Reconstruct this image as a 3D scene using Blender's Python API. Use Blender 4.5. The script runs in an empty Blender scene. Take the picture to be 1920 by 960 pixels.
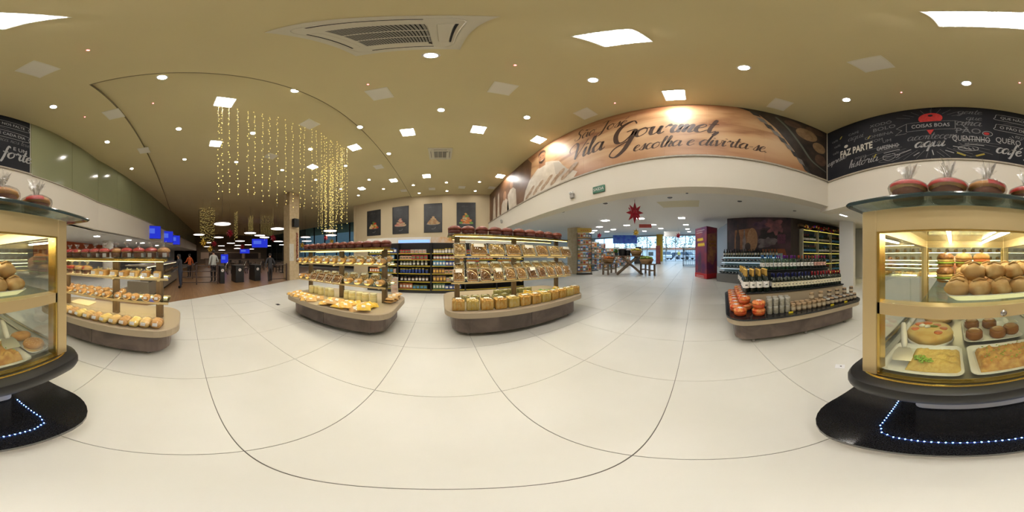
import bpy, bmesh, math, random
from mathutils import Vector, Matrix, noise

# ---------------------------------------------------------------- camera, world, exposure
SC = bpy.context.scene
COL = SC.collection
PI = math.pi
RND = random.Random(11)
CAM_H = 1.5                      # metres; the building's x axis points at the lettered banner wall, y at the poster wall
cam_data = bpy.data.cameras.new('panorama_camera')
cam_data.type = 'PANO'
try:
    cam_data.cycles.panorama_type = 'EQUIRECTANGULAR'
except Exception:
    cam_data.panorama_type = 'EQUIRECTANGULAR'
cam_data.clip_start = 0.02
cam_data.clip_end = 300
cam = bpy.data.objects.new('panorama_camera', cam_data)
COL.objects.link(cam)
cam.location = (0, 0, CAM_H)
cam.rotation_euler = (PI / 2, 0, math.radians(-25))
SC.camera = cam

W = bpy.data.worlds.new('daylight')
SC.world = W
W.use_nodes = True
W.node_tree.nodes['Background'].inputs[0].default_value = (0.50, 0.74, 1.0, 1)
W.node_tree.nodes['Background'].inputs[1].default_value = 3.0

SC.view_settings.view_transform = 'Standard'
SC.view_settings.look = 'None'
SC.view_settings.gamma = 1
SC.view_settings.use_curve_mapping = False
SC.view_settings.exposure = 0.0
SC.cycles.max_bounces = 6
SC.cycles.transparent_max_bounces = 16
SC.cycles.sample_clamp_indirect = 6
SC.cycles.adaptive_threshold = 0.05
SC.cycles.diffuse_bounces = 3
SC.cycles.glossy_bounces = 3
SC.cycles.caustics_reflective = False
SC.cycles.caustics_refractive = False

# lamp strengths, all in one place
PANEL_E = 95.0       # square LED panels of the high ceiling
SPOT_E = 140.0       # round downlights of the high ceiling
ANNEX_E = 55.0       # lights of the low ceilings
STRIP_E = 20.0       # warm strips on the shelves and in the glass case

# ---------------------------------------------------------------- materials
MATS = {}


def M(name, c1, c2=None, scale=8.0, rough=0.5, metal=0.0, bump=0.0, spec=0.5, coat=0.0, detail=4.0, dist=0.0, stretch=None, sss=0.0):
    """Procedural principled material; c2 mixes in by noise in object space."""
    if name in MATS:
        return MATS[name]
    m = bpy.data.materials.new(name)
    m.use_nodes = True
    nt = m.node_tree
    b = nt.nodes['Principled BSDF']
    b.inputs['Base Color'].default_value = (*c1, 1)
    b.inputs['Roughness'].default_value = rough
    b.inputs['Metallic'].default_value = metal
    b.inputs['Specular IOR Level'].default_value = spec
    b.inputs['Coat Weight'].default_value = coat
    if c2 is not None or bump:
        tc = nt.nodes.new('ShaderNodeTexCoord')
        n = nt.nodes.new('ShaderNodeTexNoise')
        n.inputs['Scale'].default_value = scale
        n.inputs['Detail'].default_value = detail
        n.inputs['Distortion'].default_value = dist
        src = tc.outputs['Object']
        if stretch:
            mp = nt.nodes.new('ShaderNodeMapping')
            mp.inputs['Scale'].default_value = stretch
            nt.links.new(src, mp.inputs[0])
            src = mp.outputs[0]
        nt.links.new(src, n.inputs['Vector'])
        if c2 is not None:
            r = nt.nodes.new('ShaderNodeValToRGB')
            r.color_ramp.elements[0].position = 0.35
            r.color_ramp.elements[1].position = 0.65
            r.color_ramp.elements[0].color = (*c1, 1)
            r.color_ramp.elements[1].color = (*c2, 1)
            nt.links.new(n.outputs[0], r.inputs[0])
            nt.links.new(r.outputs[0], b.inputs['Base Color'])
        if bump:
            bp = nt.nodes.new('ShaderNodeBump')
            bp.inputs['Strength'].default_value = bump
            bp.inputs['Distance'].default_value = 0.01
            nt.links.new(n.outputs[0], bp.inputs['Height'])
            nt.links.new(bp.outputs[0], b.inputs['Normal'])
    MATS[name] = m
    return m


def EM(name, c, s, sample=True):
    if name in MATS:
        return MATS[name]
    m = bpy.data.materials.new(name)
    m.use_nodes = True
    nt = m.node_tree
    nt.nodes.remove(nt.nodes['Principled BSDF'])
    e = nt.nodes.new('ShaderNodeEmission')
    e.inputs[0].default_value = (*c, 1)
    e.inputs[1].default_value = s
    nt.links.new(e.outputs[0], nt.nodes['Material Output'].inputs[0])
    if not sample:
        m.cycles.emission_sampling = 'NONE'
    MATS[name] = m
    return m


def GLASS(name, tint=(0.95, 0.98, 0.96), gloss=0.08, rough=0.02, fac_bump=0.0, edge=0.6):
    """Clear sheet: transparent with a fresnel-weighted mirror on top."""
    if name in MATS:
        return MATS[name]
    m = bpy.data.materials.new(name)
    m.use_nodes = True
    nt = m.node_tree
    nt.nodes.remove(nt.nodes['Principled BSDF'])
    t = nt.nodes.new('ShaderNodeBsdfTransparent')
    t.inputs[0].default_value = (*tint, 1)
    g = nt.nodes.new('ShaderNodeBsdfGlossy')
    g.inputs['Roughness'].default_value = rough
    lw = nt.nodes.new('ShaderNodeLayerWeight')
    lw.inputs[0].default_value = 0.25
    ma = nt.nodes.new('ShaderNodeMath')
    ma.operation = 'MULTIPLY_ADD'
    ma.inputs[1].default_value = edge
    ma.inputs[2].default_value = gloss
    ma.use_clamp = True
    nt.links.new(lw.outputs['Fresnel'], ma.inputs[0])
    mx = nt.nodes.new('ShaderNodeMixShader')
    nt.links.new(ma.outputs[0], mx.inputs[0])
    nt.links.new(t.outputs[0], mx.inputs[1])
    nt.links.new(g.outputs[0], mx.inputs[2])
    if fac_bump:
        tc = nt.nodes.new('ShaderNodeTexCoord')
        n = nt.nodes.new('ShaderNodeTexNoise')
        n.inputs['Scale'].default_value = 60
        bp = nt.nodes.new('ShaderNodeBump')
        bp.inputs['Strength'].default_value = fac_bump
        bp.inputs['Distance'].default_value = 0.01
        nt.links.new(tc.outputs['Object'], n.inputs['Vector'])
        nt.links.new(n.outputs[0], bp.inputs['Height'])
        nt.links.new(bp.outputs[0], g.inputs['Normal'])
    nt.links.new(mx.outputs[0], nt.nodes['Material Output'].inputs[0])
    MATS[name] = m
    return m


# ---------------------------------------------------------------- mesh builder
class MB:
    def __init__(s):
        s.v = []; s.f = []; s.mi = []; s.cur = 0

    def add(s, vs, fs):
        o = len(s.v)
        s.v += [tuple(p) for p in vs]
        s.f += [tuple(i + o for i in f) for f in fs]
        s.mi += [s.cur] * len(fs)
        return s

    def box(s, x0, x1, y0, y1, z0, z1, rz=0.0, c=None):
        vs = [(x, y, z) for x in (x0, x1) for y in (y0, y1) for z in (z0, z1)]
        if rz:
            cx, cy = c if c else ((x0 + x1) / 2, (y0 + y1) / 2)
            cs, sn = math.cos(rz), math.sin(rz)
            vs = [(cx + (x - cx) * cs - (y - cy) * sn, cy + (x - cx) * sn + (y - cy) * cs, z) for x, y, z in vs]
        return s.add(vs, [(0, 1, 3, 2), (4, 6, 7, 5), (0, 4, 5, 1), (2, 3, 7, 6), (0, 2, 6, 4), (1, 5, 7, 3)])

    def cbox(s, c, d, m=None):
        """box by centre and size, optional 3x3/4x4 matrix"""
        vs = [Vector((x * d[0] / 2, y * d[1] / 2, z * d[2] / 2)) for x in (-1, 1) for y in (-1, 1) for z in (-1, 1)]
        if m is not None:
            vs = [m @ p for p in vs]
        vs = [p + Vector(c) for p in vs]
        return s.add(vs, [(0, 1, 3, 2), (4, 6, 7, 5), (0, 4, 5, 1), (2, 3, 7, 6), (0, 2, 6, 4), (1, 5, 7, 3)])

    def rbox(s, x0, x1, y0, y1, z0, z1, r, n=3):
        """box with rounded vertical edges and small chamfer on top and bottom"""
        pts = rrect(x1 - x0, y1 - y0, r, n)
        cx, cy = (x0 + x1) / 2, (y0 + y1) / 2
        ch = min(r * 0.35, (z1 - z0) * 0.25)
        k = len(pts)
        rings = []
        for z, q in ((z0, ch), (z0 + ch, 0), (z1 - ch, 0), (z1, ch)):
            sx = 1 - 2 * q / (x1 - x0); sy = 1 - 2 * q / (y1 - y0)
            rings += [(cx + a * sx, cy + b * sy, z) for a, b in pts]
        fs = [(j * k + i, j * k + (i + 1) % k, (j + 1) * k + (i + 1) % k, (j + 1) * k + i) for j in range(3) for i in range(k)]
        fs += [tuple(reversed(range(k))), tuple(range(3 * k, 4 * k))]
        return s.add(rings, fs)

    def prism(s, poly, z0, z1, top=True, bottom=True):
        k = len(poly)
        f0 = z0 if callable(z0) else (lambda x, y: z0)
        f1 = z1 if callable(z1) else (lambda x, y: z1)
        vs = [(x, y, f0(x, y)) for x, y in poly] + [(x, y, f1(x, y)) for x, y in poly]
        fs = [(i, (i + 1) % k, k + (i + 1) % k, k + i) for i in range(k)]
        if bottom: fs.append(tuple(reversed(range(k))))
        if top: fs.append(tuple(range(k, 2 * k)))
        return s.add(vs, fs)

    def lathe(s, prof, n=16, c=(0, 0, 0), wob=None, cap=True):
        """prof: (r, z) pairs from bottom to top"""
        vs = []
        for r, z in prof:
            for i in range(n):
                a = 2 * PI * i / n
                q = r * (wob(a, z) if wob else 1)
                vs.append((c[0] + q * math.cos(a), c[1] + q * math.sin(a), c[2] + z))
        m = len(prof)
        fs = [(j * n + i, j * n + (i + 1) % n, (j + 1) * n + (i + 1) % n, (j + 1) * n + i) for j in range(m - 1) for i in range(n)]
        if cap:
            fs += [tuple(reversed(range(n))), tuple(range((m - 1) * n, m * n))]
        return s.add(vs, fs)

    def tube(s, pts, r, n=6, closed=False):
        pts = [Vector(p) for p in pts]
        m = len(pts)
        vs = []
        for i, p in enumerate(pts):
            if closed:
                t = pts[(i + 1) % m] - pts[i - 1]
            else:
                t = pts[min(i + 1, m - 1)] - pts[max(i - 1, 0)]
            t = t.normalized() if t.length > 1e-9 else Vector((0, 0, 1))
            up = Vector((0, 0, 1)) if abs(t.z) < 0.9 else Vector((1, 0, 0))
            a = t.cross(up).normalized(); b = t.cross(a)
            rr = r(i / max(1, m - 1)) if callable(r) else r
            vs += [p + (a * math.cos(2 * PI * k / n) + b * math.sin(2 * PI * k / n)) * rr for k in range(n)]
        seg = m if closed else m - 1
        fs = [(j * n + k, j * n + (k + 1) % n, ((j + 1) % m) * n + (k + 1) % n, ((j + 1) % m) * n + k) for j in range(seg) for k in range(n)]
        if not closed:
            fs += [tuple(reversed(range(n))), tuple(range((m - 1) * n, m * n))]
        return s.add(vs, fs)

    def blob(s, c, r, n=8, m=6, amp=0.0, seed=0, rot=None):
        """ellipsoid with optional lumpiness"""
        vs = [Vector((0, 0, -1))]
        for j in range(1, m):
            t = -PI / 2 + PI * j / m
            vs += [Vector((math.cos(t) * math.cos(2 * PI * i / n), math.cos(t) * math.sin(2 * PI * i / n), math.sin(t))) for i in range(n)]
        vs.append(Vector((0, 0, 1)))
        out = []
        for p in vs:
            q = 1 + (amp * noise.noise(p * 1.7 + Vector((seed * 7.3, seed * 3.1, seed))) if amp else 0)
            w = Vector((p.x * r[0], p.y * r[1], p.z * r[2])) * q
            if rot is not None: w = rot @ w
            out.append(w + Vector(c))
        L = len(vs) - 1
        fs = [(0, 1 + (i + 1) % n, 1 + i) for i in range(n)]
        fs += [(1 + (j - 1) * n + i, 1 + (j - 1) * n + (i + 1) % n, 1 + j * n + (i + 1) % n, 1 + j * n + i) for j in range(1, m - 1) for i in range(n)]
        fs += [(1 + (m - 2) * n + i, 1 + (m - 2) * n + (i + 1) % n, L) for i in range(n)]
        return s.add(out, fs)

    def flat(s, poly3):
        return s.add(poly3, [tuple(range(len(poly3)))])

    def mesh(s, name, smooth=False, nm=1):
        me = bpy.data.meshes.new(name)
        me.from_pydata(s.v, [], s.f)
        for _ in range(nm):
            me.materials.append(None)
        if nm > 1:
            me.polygons.foreach_set('material_index', s.mi)
        if smooth:
            me.polygons.foreach_set('use_smooth', [True] * len(me.polygons))
            if smooth != 'all':
                try:
                    me.set_sharp_from_angle(angle=math.radians(40))
                except Exception:
                    pass
        me.validate()
        return me


def rrect(L, D, r, n=4):
    pts = []
    for cx, cy, a0 in ((L / 2 - r, D / 2 - r, 0), (-L / 2 + r, D / 2 - r, 90), (-L / 2 + r, -D / 2 + r, 180), (L / 2 - r, -D / 2 + r, 270)):
        for i in range(n + 1):
            a = math.radians(a0 + 90 * i / n)
            pts.append((cx + r * math.cos(a), cy + r * math.sin(a)))
    return pts


def bowed(L, D, r, bow, n=6, k=10, inset=0.0):
    """rounded rectangle whose two long sides bow outward"""
    L -= 2 * inset; D -= 2 * inset
    pts = []
    def arc(cx, cy, a0):
        for i in range(n + 1):
            a = math.radians(a0 + 90 * i / n)
            pts.append((cx + r * math.cos(a), cy + r * math.sin(a)))
    arc(L / 2 - r, D / 2 - r, 0)
    for i in range(1, k): pts.append((L / 2 - r - (L - 2 * r) * i / k, D / 2))
    arc(-L / 2 + r, D / 2 - r, 90)
    arc(-L / 2 + r, -D / 2 + r, 180)
    for i in range(1, k): pts.append((-L / 2 + r + (L - 2 * r) * i / k, -D / 2))
    arc(L / 2 - r, -D / 2 + r, 270)
    out = []
    for x, y in pts:
        q = max(0.0, 1 - (2 * x / L) ** 2)
        out.append((x, y + (bow * q if y > 0 else -bow * q) * min(1, abs(y) / (D / 2 - r + 1e-6))))
    return out


# ---------------------------------------------------------------- objects
CACHE = {}


def cached(key, fn):
    if key not in CACHE:
        CACHE[key] = fn()
    return CACHE[key]


def tag(o, label=None, cat=None, group=None, kind=None):
    if label: o['label'] = label
    if cat: o['category'] = cat
    if group: o['group'] = group
    if kind: o['kind'] = kind
    return o


def ob(name, me, mats, parent=None, loc=(0, 0, 0), rot=(0, 0, 0), sc=None, label=None, cat=None, group=None, kind=None, smooth=False):
    if isinstance(me, MB):
        nm = len(mats) if isinstance(mats, (list, tuple)) else 1
        me = me.mesh(name, smooth, nm)
    o = bpy.data.objects.new(name, me)
    COL.objects.link(o)
    ms = mats if isinstance(mats, (list, tuple)) else [mats]
    for i, m in enumerate(ms):
        if i < len(o.material_slots):
            o.material_slots[i].link = 'OBJECT'
            o.material_slots[i].material = m
    if parent is not None: o.parent = parent
    o.location = loc
    o.rotation_euler = rot if isinstance(rot, (tuple, list)) else (0, 0, rot)
    if sc is not None: o.scale = (sc, sc, sc) if isinstance(sc, (int, float)) else sc
    return tag(o, label, cat, group, kind)


def thing(name, label, cat, loc=(0, 0, 0), rz=0.0, group=None, sc=None, rot=None):
    o = bpy.data.objects.new(name, None)
    o.empty_display_size = 0.1
    COL.objects.link(o)
    o.location = loc
    o.rotation_euler = rot if rot else (0, 0, rz)
    if sc is not None: o.scale = (sc, sc, sc) if isinstance(sc, (int, float)) else sc
    return tag(o, label, cat, group)


ORD = ('first second third fourth fifth sixth seventh eighth ninth tenth eleventh twelfth thirteenth fourteenth fifteenth sixteenth '
       'seventeenth eighteenth nineteenth twentieth twenty-first twenty-second twenty-third twenty-fourth twenty-fifth twenty-sixth '
       'twenty-seventh twenty-eighth twenty-ninth thirtieth').split()


def bearing(u):
    """heading of a photo column in the building frame"""
    return math.radians(65 - (u - 960) * 0.1875)


def toward(u, d):
    return (d * math.cos(bearing(u)), d * math.sin(bearing(u)))


def on_height(u, v, z):
    """the point of the level z that the photo shows at (u, v)"""
    d = (z - CAM_H) / math.tan(math.radians((480 - v) * 0.1875))
    return toward(u, d)


def zf(x):
    """the shop floor beyond the hall rises gently"""
    return max(0.0, 0.04 * (x - 3.5))


ZCP = [(3.07, 2.88), (5, 3.2), (8, 3.55), (12, 3.85), (20, 4.4), (40, 5.6)]


def zc(x):
    if x <= 3.07: return 2.88
    for (a, b), (c, d) in zip(ZCP, ZCP[1:]):
        if x <= c: return b + (d - b) * (x - a) / (c - a)
    return 5.6


def hit(u, v, fn):
    t = math.tan(math.radians((480 - v) * 0.1875)); r = bearing(u)
    d = 0.5
    while d < 60:
        z = CAM_H + d * t; zz = fn(d * math.cos(r))
        if (t > 0 and z >= zz) or (t < 0 and z <= zz): break
        d += 0.02
    return d * math.cos(r), d * math.sin(r), zz


# ---------------------------------------------------------------- brush lettering (flat print on boards)
GL = {
 'a': (1.05, [[(.75,.85),(.4,1),(.05,.55),(.2,.05),(.5,.1),(.78,.6),(.8,.95)],[(.8,.95),(.75,.3),(.9,0),(1.15,.25)]]),
 'b': (.85, [[(.05,.4),(.4,1.5),(.35,1.95),(.2,1.7),(.12,.3),(.4,0),(.7,.3),(.65,.8),(.45,.85),(.95,.8)]]),
 'c': (.7, [[(.6,.85),(.4,1),(.1,.7),(.1,.2),(.4,0),(.75,.3)]]),
 'd': (1.05, [[(.75,.85),(.4,1),(.05,.55),(.2,.05),(.5,.1),(.78,.6),(1,1.95)],[(1,1.95),(.78,.4),(.9,0),(1.15,.25)]]),
 'e': (.75, [[(.05,.45),(.45,.6),(.6,.85),(.4,1),(.1,.7),(.1,.2),(.4,0),(.8,.3)]]),
 'f': (.7, [[(.75,1.7),(.55,2),(.4,1.6),(.3,.2),(.15,-.7),(-.05,-.6)],[(0,.9),(.65,.95)]]),
 'g': (1.0, [[(.75,.85),(.4,1),(.05,.55),(.2,.05),(.5,.1),(.78,.6),(.8,.95)],[(.8,.95),(.75,-.2),(.45,-.8),(.15,-.6),(.5,-.1),(1.1,.25)]]),
 'h': (.8, [[(.05,.4),(.4,1.5),(.35,1.95),(.2,1.7),(.12,0)],[(.12,.4),(.4,.95),(.6,.8),(.5,.2),(.65,0),(.85,.25)]]),
 'i': (.5, [[(0,.5),(.2,1),(.15,.3),(.3,0),(.55,.25)],[(.25,1.4),(.27,1.3)]]),
 'l': (.5, [[(.05,.4),(.4,1.5),(.35,1.95),(.2,1.7),(.15,.4),(.3,0),(.55,.25)]]),
 'm': (1.2, [[(0,.7),(.15,1),(.15,0)],[(.15,.3),(.4,.95),(.55,.8),(.5,0)],[(.52,.3),(.78,.95),(.95,.8),(.88,.2),(1,0),(1.25,.25)]]),
 'n': (.85, [[(0,.7),(.15,1),(.15,0)],[(.15,.3),(.4,.95),(.6,.8),(.52,.2),(.65,0),(.9,.25)]]),
 'o': (.95, [[(.5,1),(.1,.7),(.1,.2),(.4,0),(.75,.35),(.7,.85),(.45,1),(.7,.9),(1,.95)]]),
 'p': (.9, [[(0,.7),(.18,1.05),(.1,-.8)],[(.14,.3),(.4,1),(.7,.75),(.6,.15),(.3,.05),(.95,.25)]]),
 'q': (1.0, [[(.75,.85),(.4,1),(.05,.55),(.2,.05),(.5,.1),(.78,.6),(.8,.95)],[(.8,.95),(.7,-.85)],[(.7,-.3),(1.1,.25)]]),
 'r': (.85, [[(0,.7),(.2,1.1),(.3,.9),(.6,.95),(.55,.4),(.7,.02),(.95,.25)]]),
 's': (.7, [[(0,.1),(.35,.9),(.45,1.05),(.5,.6),(.45,.1),(.2,0),(.05,.15)],[(.45,.1),(.8,.3)]]),
 't': (.6, [[(.3,1.7),(.2,.4),(.35,0),(.65,.2)],[(-.05,1.05),(.6,1.1)]]),
 'u': (1.05, [[(0,.7),(.15,1),(.15,.3),(.35,0),(.65,.3),(.75,1)],[(.75,1),(.72,.3),(.9,0),(1.1,.25)]]),
 'v': (.8, [[(0,.75),(.15,1),(.25,.4),(.35,0),(.7,.6),(.65,1),(.9,.95)]]),
 'S': (1.1, [[(.9,1.7),(.65,2),(.3,1.7),(.4,1.2),(.75,.8),(.7,.2),(.3,0),(-.1,.2),(-.05,.5)]]),
 'J': (1.05, [[(.1,1.7),(.5,1.95),(1.1,1.9)],[(.8,1.9),(.65,.5),(.4,-.5),(0,-.7),(-.1,-.3),(.5,.1)]]),
 'V': (1.05, [[(-.5,1),(-.6,1.5),(-.1,1.95),(.25,1.6),(.3,.8),(.35,0)],[(.35,0),(.8,1),(1.2,2)]]),
 'G': (1.4, [[(1.1,1.6),(.85,1.95),(.3,1.6),(.1,.9),(.3,.2),(.7,.1),(1.05,.6),(1.1,.95)],[(.7,.95),(1.15,1),(1.1,.2),(.9,-.6),(.5,-1),(.1,-.8),(.3,-.3),(1,.1)]]),
 ',': (.4, [[(.1,.15),(.15,0),(0,-.35)]]),
 '.': (.4, [[(.1,.12),(.12,0)]]),
 '-': (.6, [[(.05,.5),(.5,.55)]]),
 ' ': (.55, []),
}
ACC = {'ã': ('a', [(.15,1.35),(.35,1.55),(.55,1.35),(.8,1.55)]), 'é': ('e', [(.3,1.3),(.6,1.75)]), 'ó': ('o', [(.35,1.3),(.65,1.75)])}


def catmull(p, k=6):
    if len(p) == 2: return [p[0], p[1]]
    q = [p[0]] + list(p) + [p[-1]]
    out = []
    for i in range(1, len(q) - 2):
        for j in range(k):
            t = j / k
            a, b, c, d = q[i - 1], q[i], q[i + 1], q[i + 2]
            out.append(tuple(0.5 * (2 * b[n] + (c[n] - a[n]) * t + (2 * a[n] - 5 * b[n] + 4 * c[n] - d[n]) * t * t + (3 * b[n] - a[n] - 3 * c[n] + d[n]) * t ** 3) for n in (0, 1)))
    out.append(p[-1])
    return out


def ribbon(mb, pts, w, place, wmin=0.35):
    """flat stroke; place maps (s, t) to 3D. Down strokes are thick, up strokes thin."""
    n = len(pts)
    vs = []
    for i, p in enumerate(pts):
        a, b = pts[max(i - 1, 0)], pts[min(i + 1, n - 1)]
        dx, dy = b[0] - a[0], b[1] - a[1]
        L = math.hypot(dx, dy) or 1e-6
        ww = w * (wmin + (1 - wmin) * max(0, -dy / L)) / 2
        if i in (0, n - 1) and n > 2: ww *= 0.55
        nx, ny = -dy / L * ww, dx / L * ww
        vs += [place(p[0] + nx, p[1] + ny), place(p[0] - nx, p[1] - ny)]
    mb.add(vs, [(2 * i, 2 * i + 1, 2 * i + 3, 2 * i + 2) for i in range(n - 1)])


def script_width(text):
    return sum(GL[ACC[c][0] if c in ACC else c][0] for c in text)


def script(mb, text, s0, t0, size, place, w=0.2, slant=0.3, rise=0.0, wmin=0.3, squeeze=1.0):
    """brush lettering; size is the x-height, s runs along the board, t up it"""
    x = 0.0
    for ch in text:
        acc = None
        if ch in ACC: ch, acc = ACC[ch]
        adv, strokes = GL[ch]
        for st in strokes + ([acc] if acc else []):
            pts = [((px + x) * squeeze + py * slant, py) for px, py in catmull(st)]
            pts = [(s0 + a * size, t0 + b * size + a * size * rise) for a, b in pts]
            ribbon(mb, pts, w * size, place, wmin)
        x += adv
    return s0 + x * size * squeeze


def printed(name, text, mat, parent, loc, rot, size, align='CENTER', shear=0.0, sx=1.0, thick=0.0):
    c = bpy.data.curves.new(name, 'FONT')
    c.body = text; c.size = size; c.align_x = align; c.align_y = 'CENTER'; c.shear = shear
    c.extrude = 0.0008; c.offset = thick
    c.resolution_u = 3
    tmp = bpy.data.objects.new(name, c)
    me = bpy.data.meshes.new_from_object(tmp)
    bpy.data.objects.remove(tmp)
    me.materials.clear()
    me.materials.append(mat)
    o = bpy.data.objects.new(name, me)
    COL.objects.link(o)
    o.parent = parent
    o.location = loc
    o.rotation_euler = rot
    o.scale = (sx, 1, 1)
    return o
# ---------------------------------------------------------------- shared materials
m_tile = M('cream_floor_tile', (0.77, 0.755, 0.69), (0.74, 0.725, 0.66), 1.5, rough=0.32, spec=0.4)
m_grout = M('grey_grout', (0.16, 0.15, 0.13), rough=0.9)
m_ceil = M('tan_ceiling_paint', (0.69, 0.61, 0.36), (0.67, 0.59, 0.35), 0.8, rough=0.9)
m_white = M('warm_white_paint', (0.74, 0.69, 0.60), (0.72, 0.67, 0.58), 0.6, rough=0.75)
m_white2 = M('neutral_white_paint', (0.76, 0.74, 0.70), rough=0.7)
m_beige = M('beige_wall_paint', (0.60, 0.50, 0.33), (0.57, 0.47, 0.31), 0.7, rough=0.85)
m_ledge = M('grey_ledge_stone', (0.33, 0.29, 0.23), (0.40, 0.36, 0.29), 20, rough=0.6)
m_green = M('grey_green_glass_panel', (0.24, 0.25, 0.145), (0.26, 0.27, 0.155), 0.6, rough=0.16, spec=0.35)
m_black = M('black_plastic', (0.012, 0.012, 0.013), rough=0.35)
m_blackm = M('matt_black', (0.02, 0.02, 0.021), rough=0.8)
m_dark = M('dark_grey_paint', (0.045, 0.042, 0.04), rough=0.8)
m_white_pl = M('white_plastic', (0.78, 0.78, 0.77), rough=0.4)
m_chrome = M('polished_steel', (0.7, 0.7, 0.7), rough=0.2, metal=1.0)
m_stone = M('travertine_stone', (0.50, 0.38, 0.22), (0.58, 0.46, 0.29), 5, rough=0.7, bump=0.15)
m_orange = M('orange_wall_paint', (0.50, 0.10, 0.03), rough=0.8)
m_wood_floor = M('brown_wood_floor', (0.25, 0.14, 0.065), (0.33, 0.19, 0.09), 3, rough=0.35, stretch=(0.3, 6, 1))
e_panel = EM('led_panel_glow', (1.0, 0.96, 0.90), PANEL_E)
e_spot = EM('downlight_glow', (1.0, 0.94, 0.86), SPOT_E)
e_annex = EM('low_ceiling_lamp_glow', (1.0, 0.97, 0.93), ANNEX_E)


def struct(name, mb, mat, parent=None, **k):
    return ob(name, mb, mat, parent, kind=None if parent else 'structure', **k)


# ---------------------------------------------------------------- floor
WOOD = [(-3.9, -2.6), (-4.37, -1.49), (-5.38, -0.12), (-6.0, 1.0), (-6.66, 2.34), (-7.35, 4.1), (-7.95, 5.9), (-8.6, 8.2), (-9.2, 10.5), (-9.6, 15), (-31, 15), (-31, 2.2), (-22, 0.3), (-13, -1.6), (-9, -2.4), (-5.3, -3.1)]


def in_poly(x, y, poly):
    c = False
    for i in range(len(poly)):
        (x1, y1), (x2, y2) = poly[i - 1], poly[i]
        if (y1 > y) != (y2 > y) and x < (x2 - x1) * (y - y1) / (y2 - y1) + x1: c = not c
    return c


mb = MB()
xs = [-33, -20, -10, -5, 0, 3.5, 8, 14, 23.5]
for a, b in zip(xs, xs[1:]):
    mb.add([(a, -16, zf(a) - 0.008), (b, -16, zf(b) - 0.008), (b, 24, zf(b) - 0.008), (a, 24, zf(a) - 0.008)], [(0, 1, 2, 3)])
floor = struct('floor', mb, m_grout)
cells = []
for i in range(-34, 24):
    for j in range(-16, 24):
        x0 = -0.55 + 1.05 * i; y0 = 0.21 + 1.07 * j
        cx, cy = x0 + 0.525, y0 + 0.535
        if x0 < -31 or x0 > 22.3: continue
        if all(in_poly(x0 + a, y0 + b, WOOD) for a in (0, 1.05) for b in (0, 1.07)): continue
        cells.append((math.hypot(cx, cy), x0, y0))
cells.sort()
GJ = 0.003
far = MB()
for k, (d, x0, y0) in enumerate(cells):
    x1, y1 = x0 + 1.05, y0 + 1.07
    t = MB() if k < 290 else far
    xx = [x0 + GJ, x1 - GJ]
    if x0 < 3.5 < x1: xx = [x0 + GJ, 3.5, x1 - GJ]
    for a, b in zip(xx, xx[1:]):
        z0, z1 = zf(a), zf(b)
        t.add([(a, y0 + GJ, z0 - 0.008), (b, y0 + GJ, z1 - 0.008), (b, y1 - GJ, z1 - 0.008), (a, y1 - GJ, z0 - 0.008),
               (a, y0 + GJ, z0), (b, y0 + GJ, z1), (b, y1 - GJ, z1), (a, y1 - GJ, z0)],
              [(4, 5, 6, 7), (0, 1, 5, 4), (1, 2, 6, 5), (2, 3, 7, 6), (3, 0, 4, 7)])
    if k < 290:
        ob('tile', t, m_tile, floor)
ob('far_tiles', far, m_tile, floor, kind='stuff')
struct('floor_wood', MB().prism(WOOD, 0.0005, 0.006), m_wood_floor)

# ---------------------------------------------------------------- ceilings
ZC = 5.6
mb = MB()
mb.box(-1.95, 3.4, -3.4, 12.5, ZC, ZC + 0.25)
mb.box(-33, -1.95, -3.4, -1.3, ZC, ZC + 0.25)
struct('ceiling', mb, m_ceil)
struct('recess_shade_strip', MB().box(-1.97, -1.949, -1.3, 11, ZC - 0.002, ZC + 0.1).box(-33, -1.97, -1.301, -1.29, ZC - 0.001, ZC + 0.1), M('painted_edge_shade', (0.20, 0.17, 0.10), rough=0.9))  # dark colour imitates the shade along the recess edge
struct('ceiling_recess', MB().box(-33, -1.95, -1.3, 24, ZC + 0.10, ZC + 0.28), m_ceil)
mb = MB()
N = 24
for i in range(N):
    a = 3.07 + (23.5 - 3.07) * i / N; b = 3.07 + (23.5 - 3.07) * (i + 1) / N
    mb.add([(a, -16, zc(a)), (b, -16, zc(b)), (b, 24, zc(b)), (a, 24, zc(a))], [(3, 2, 1, 0)])
struct('ceiling_low', mb, m_white2, smooth='all')
struct('ceiling_bakery', MB().box(-33, 3.07, -16, -3.2, 2.76, 2.9), m_white2)

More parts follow.
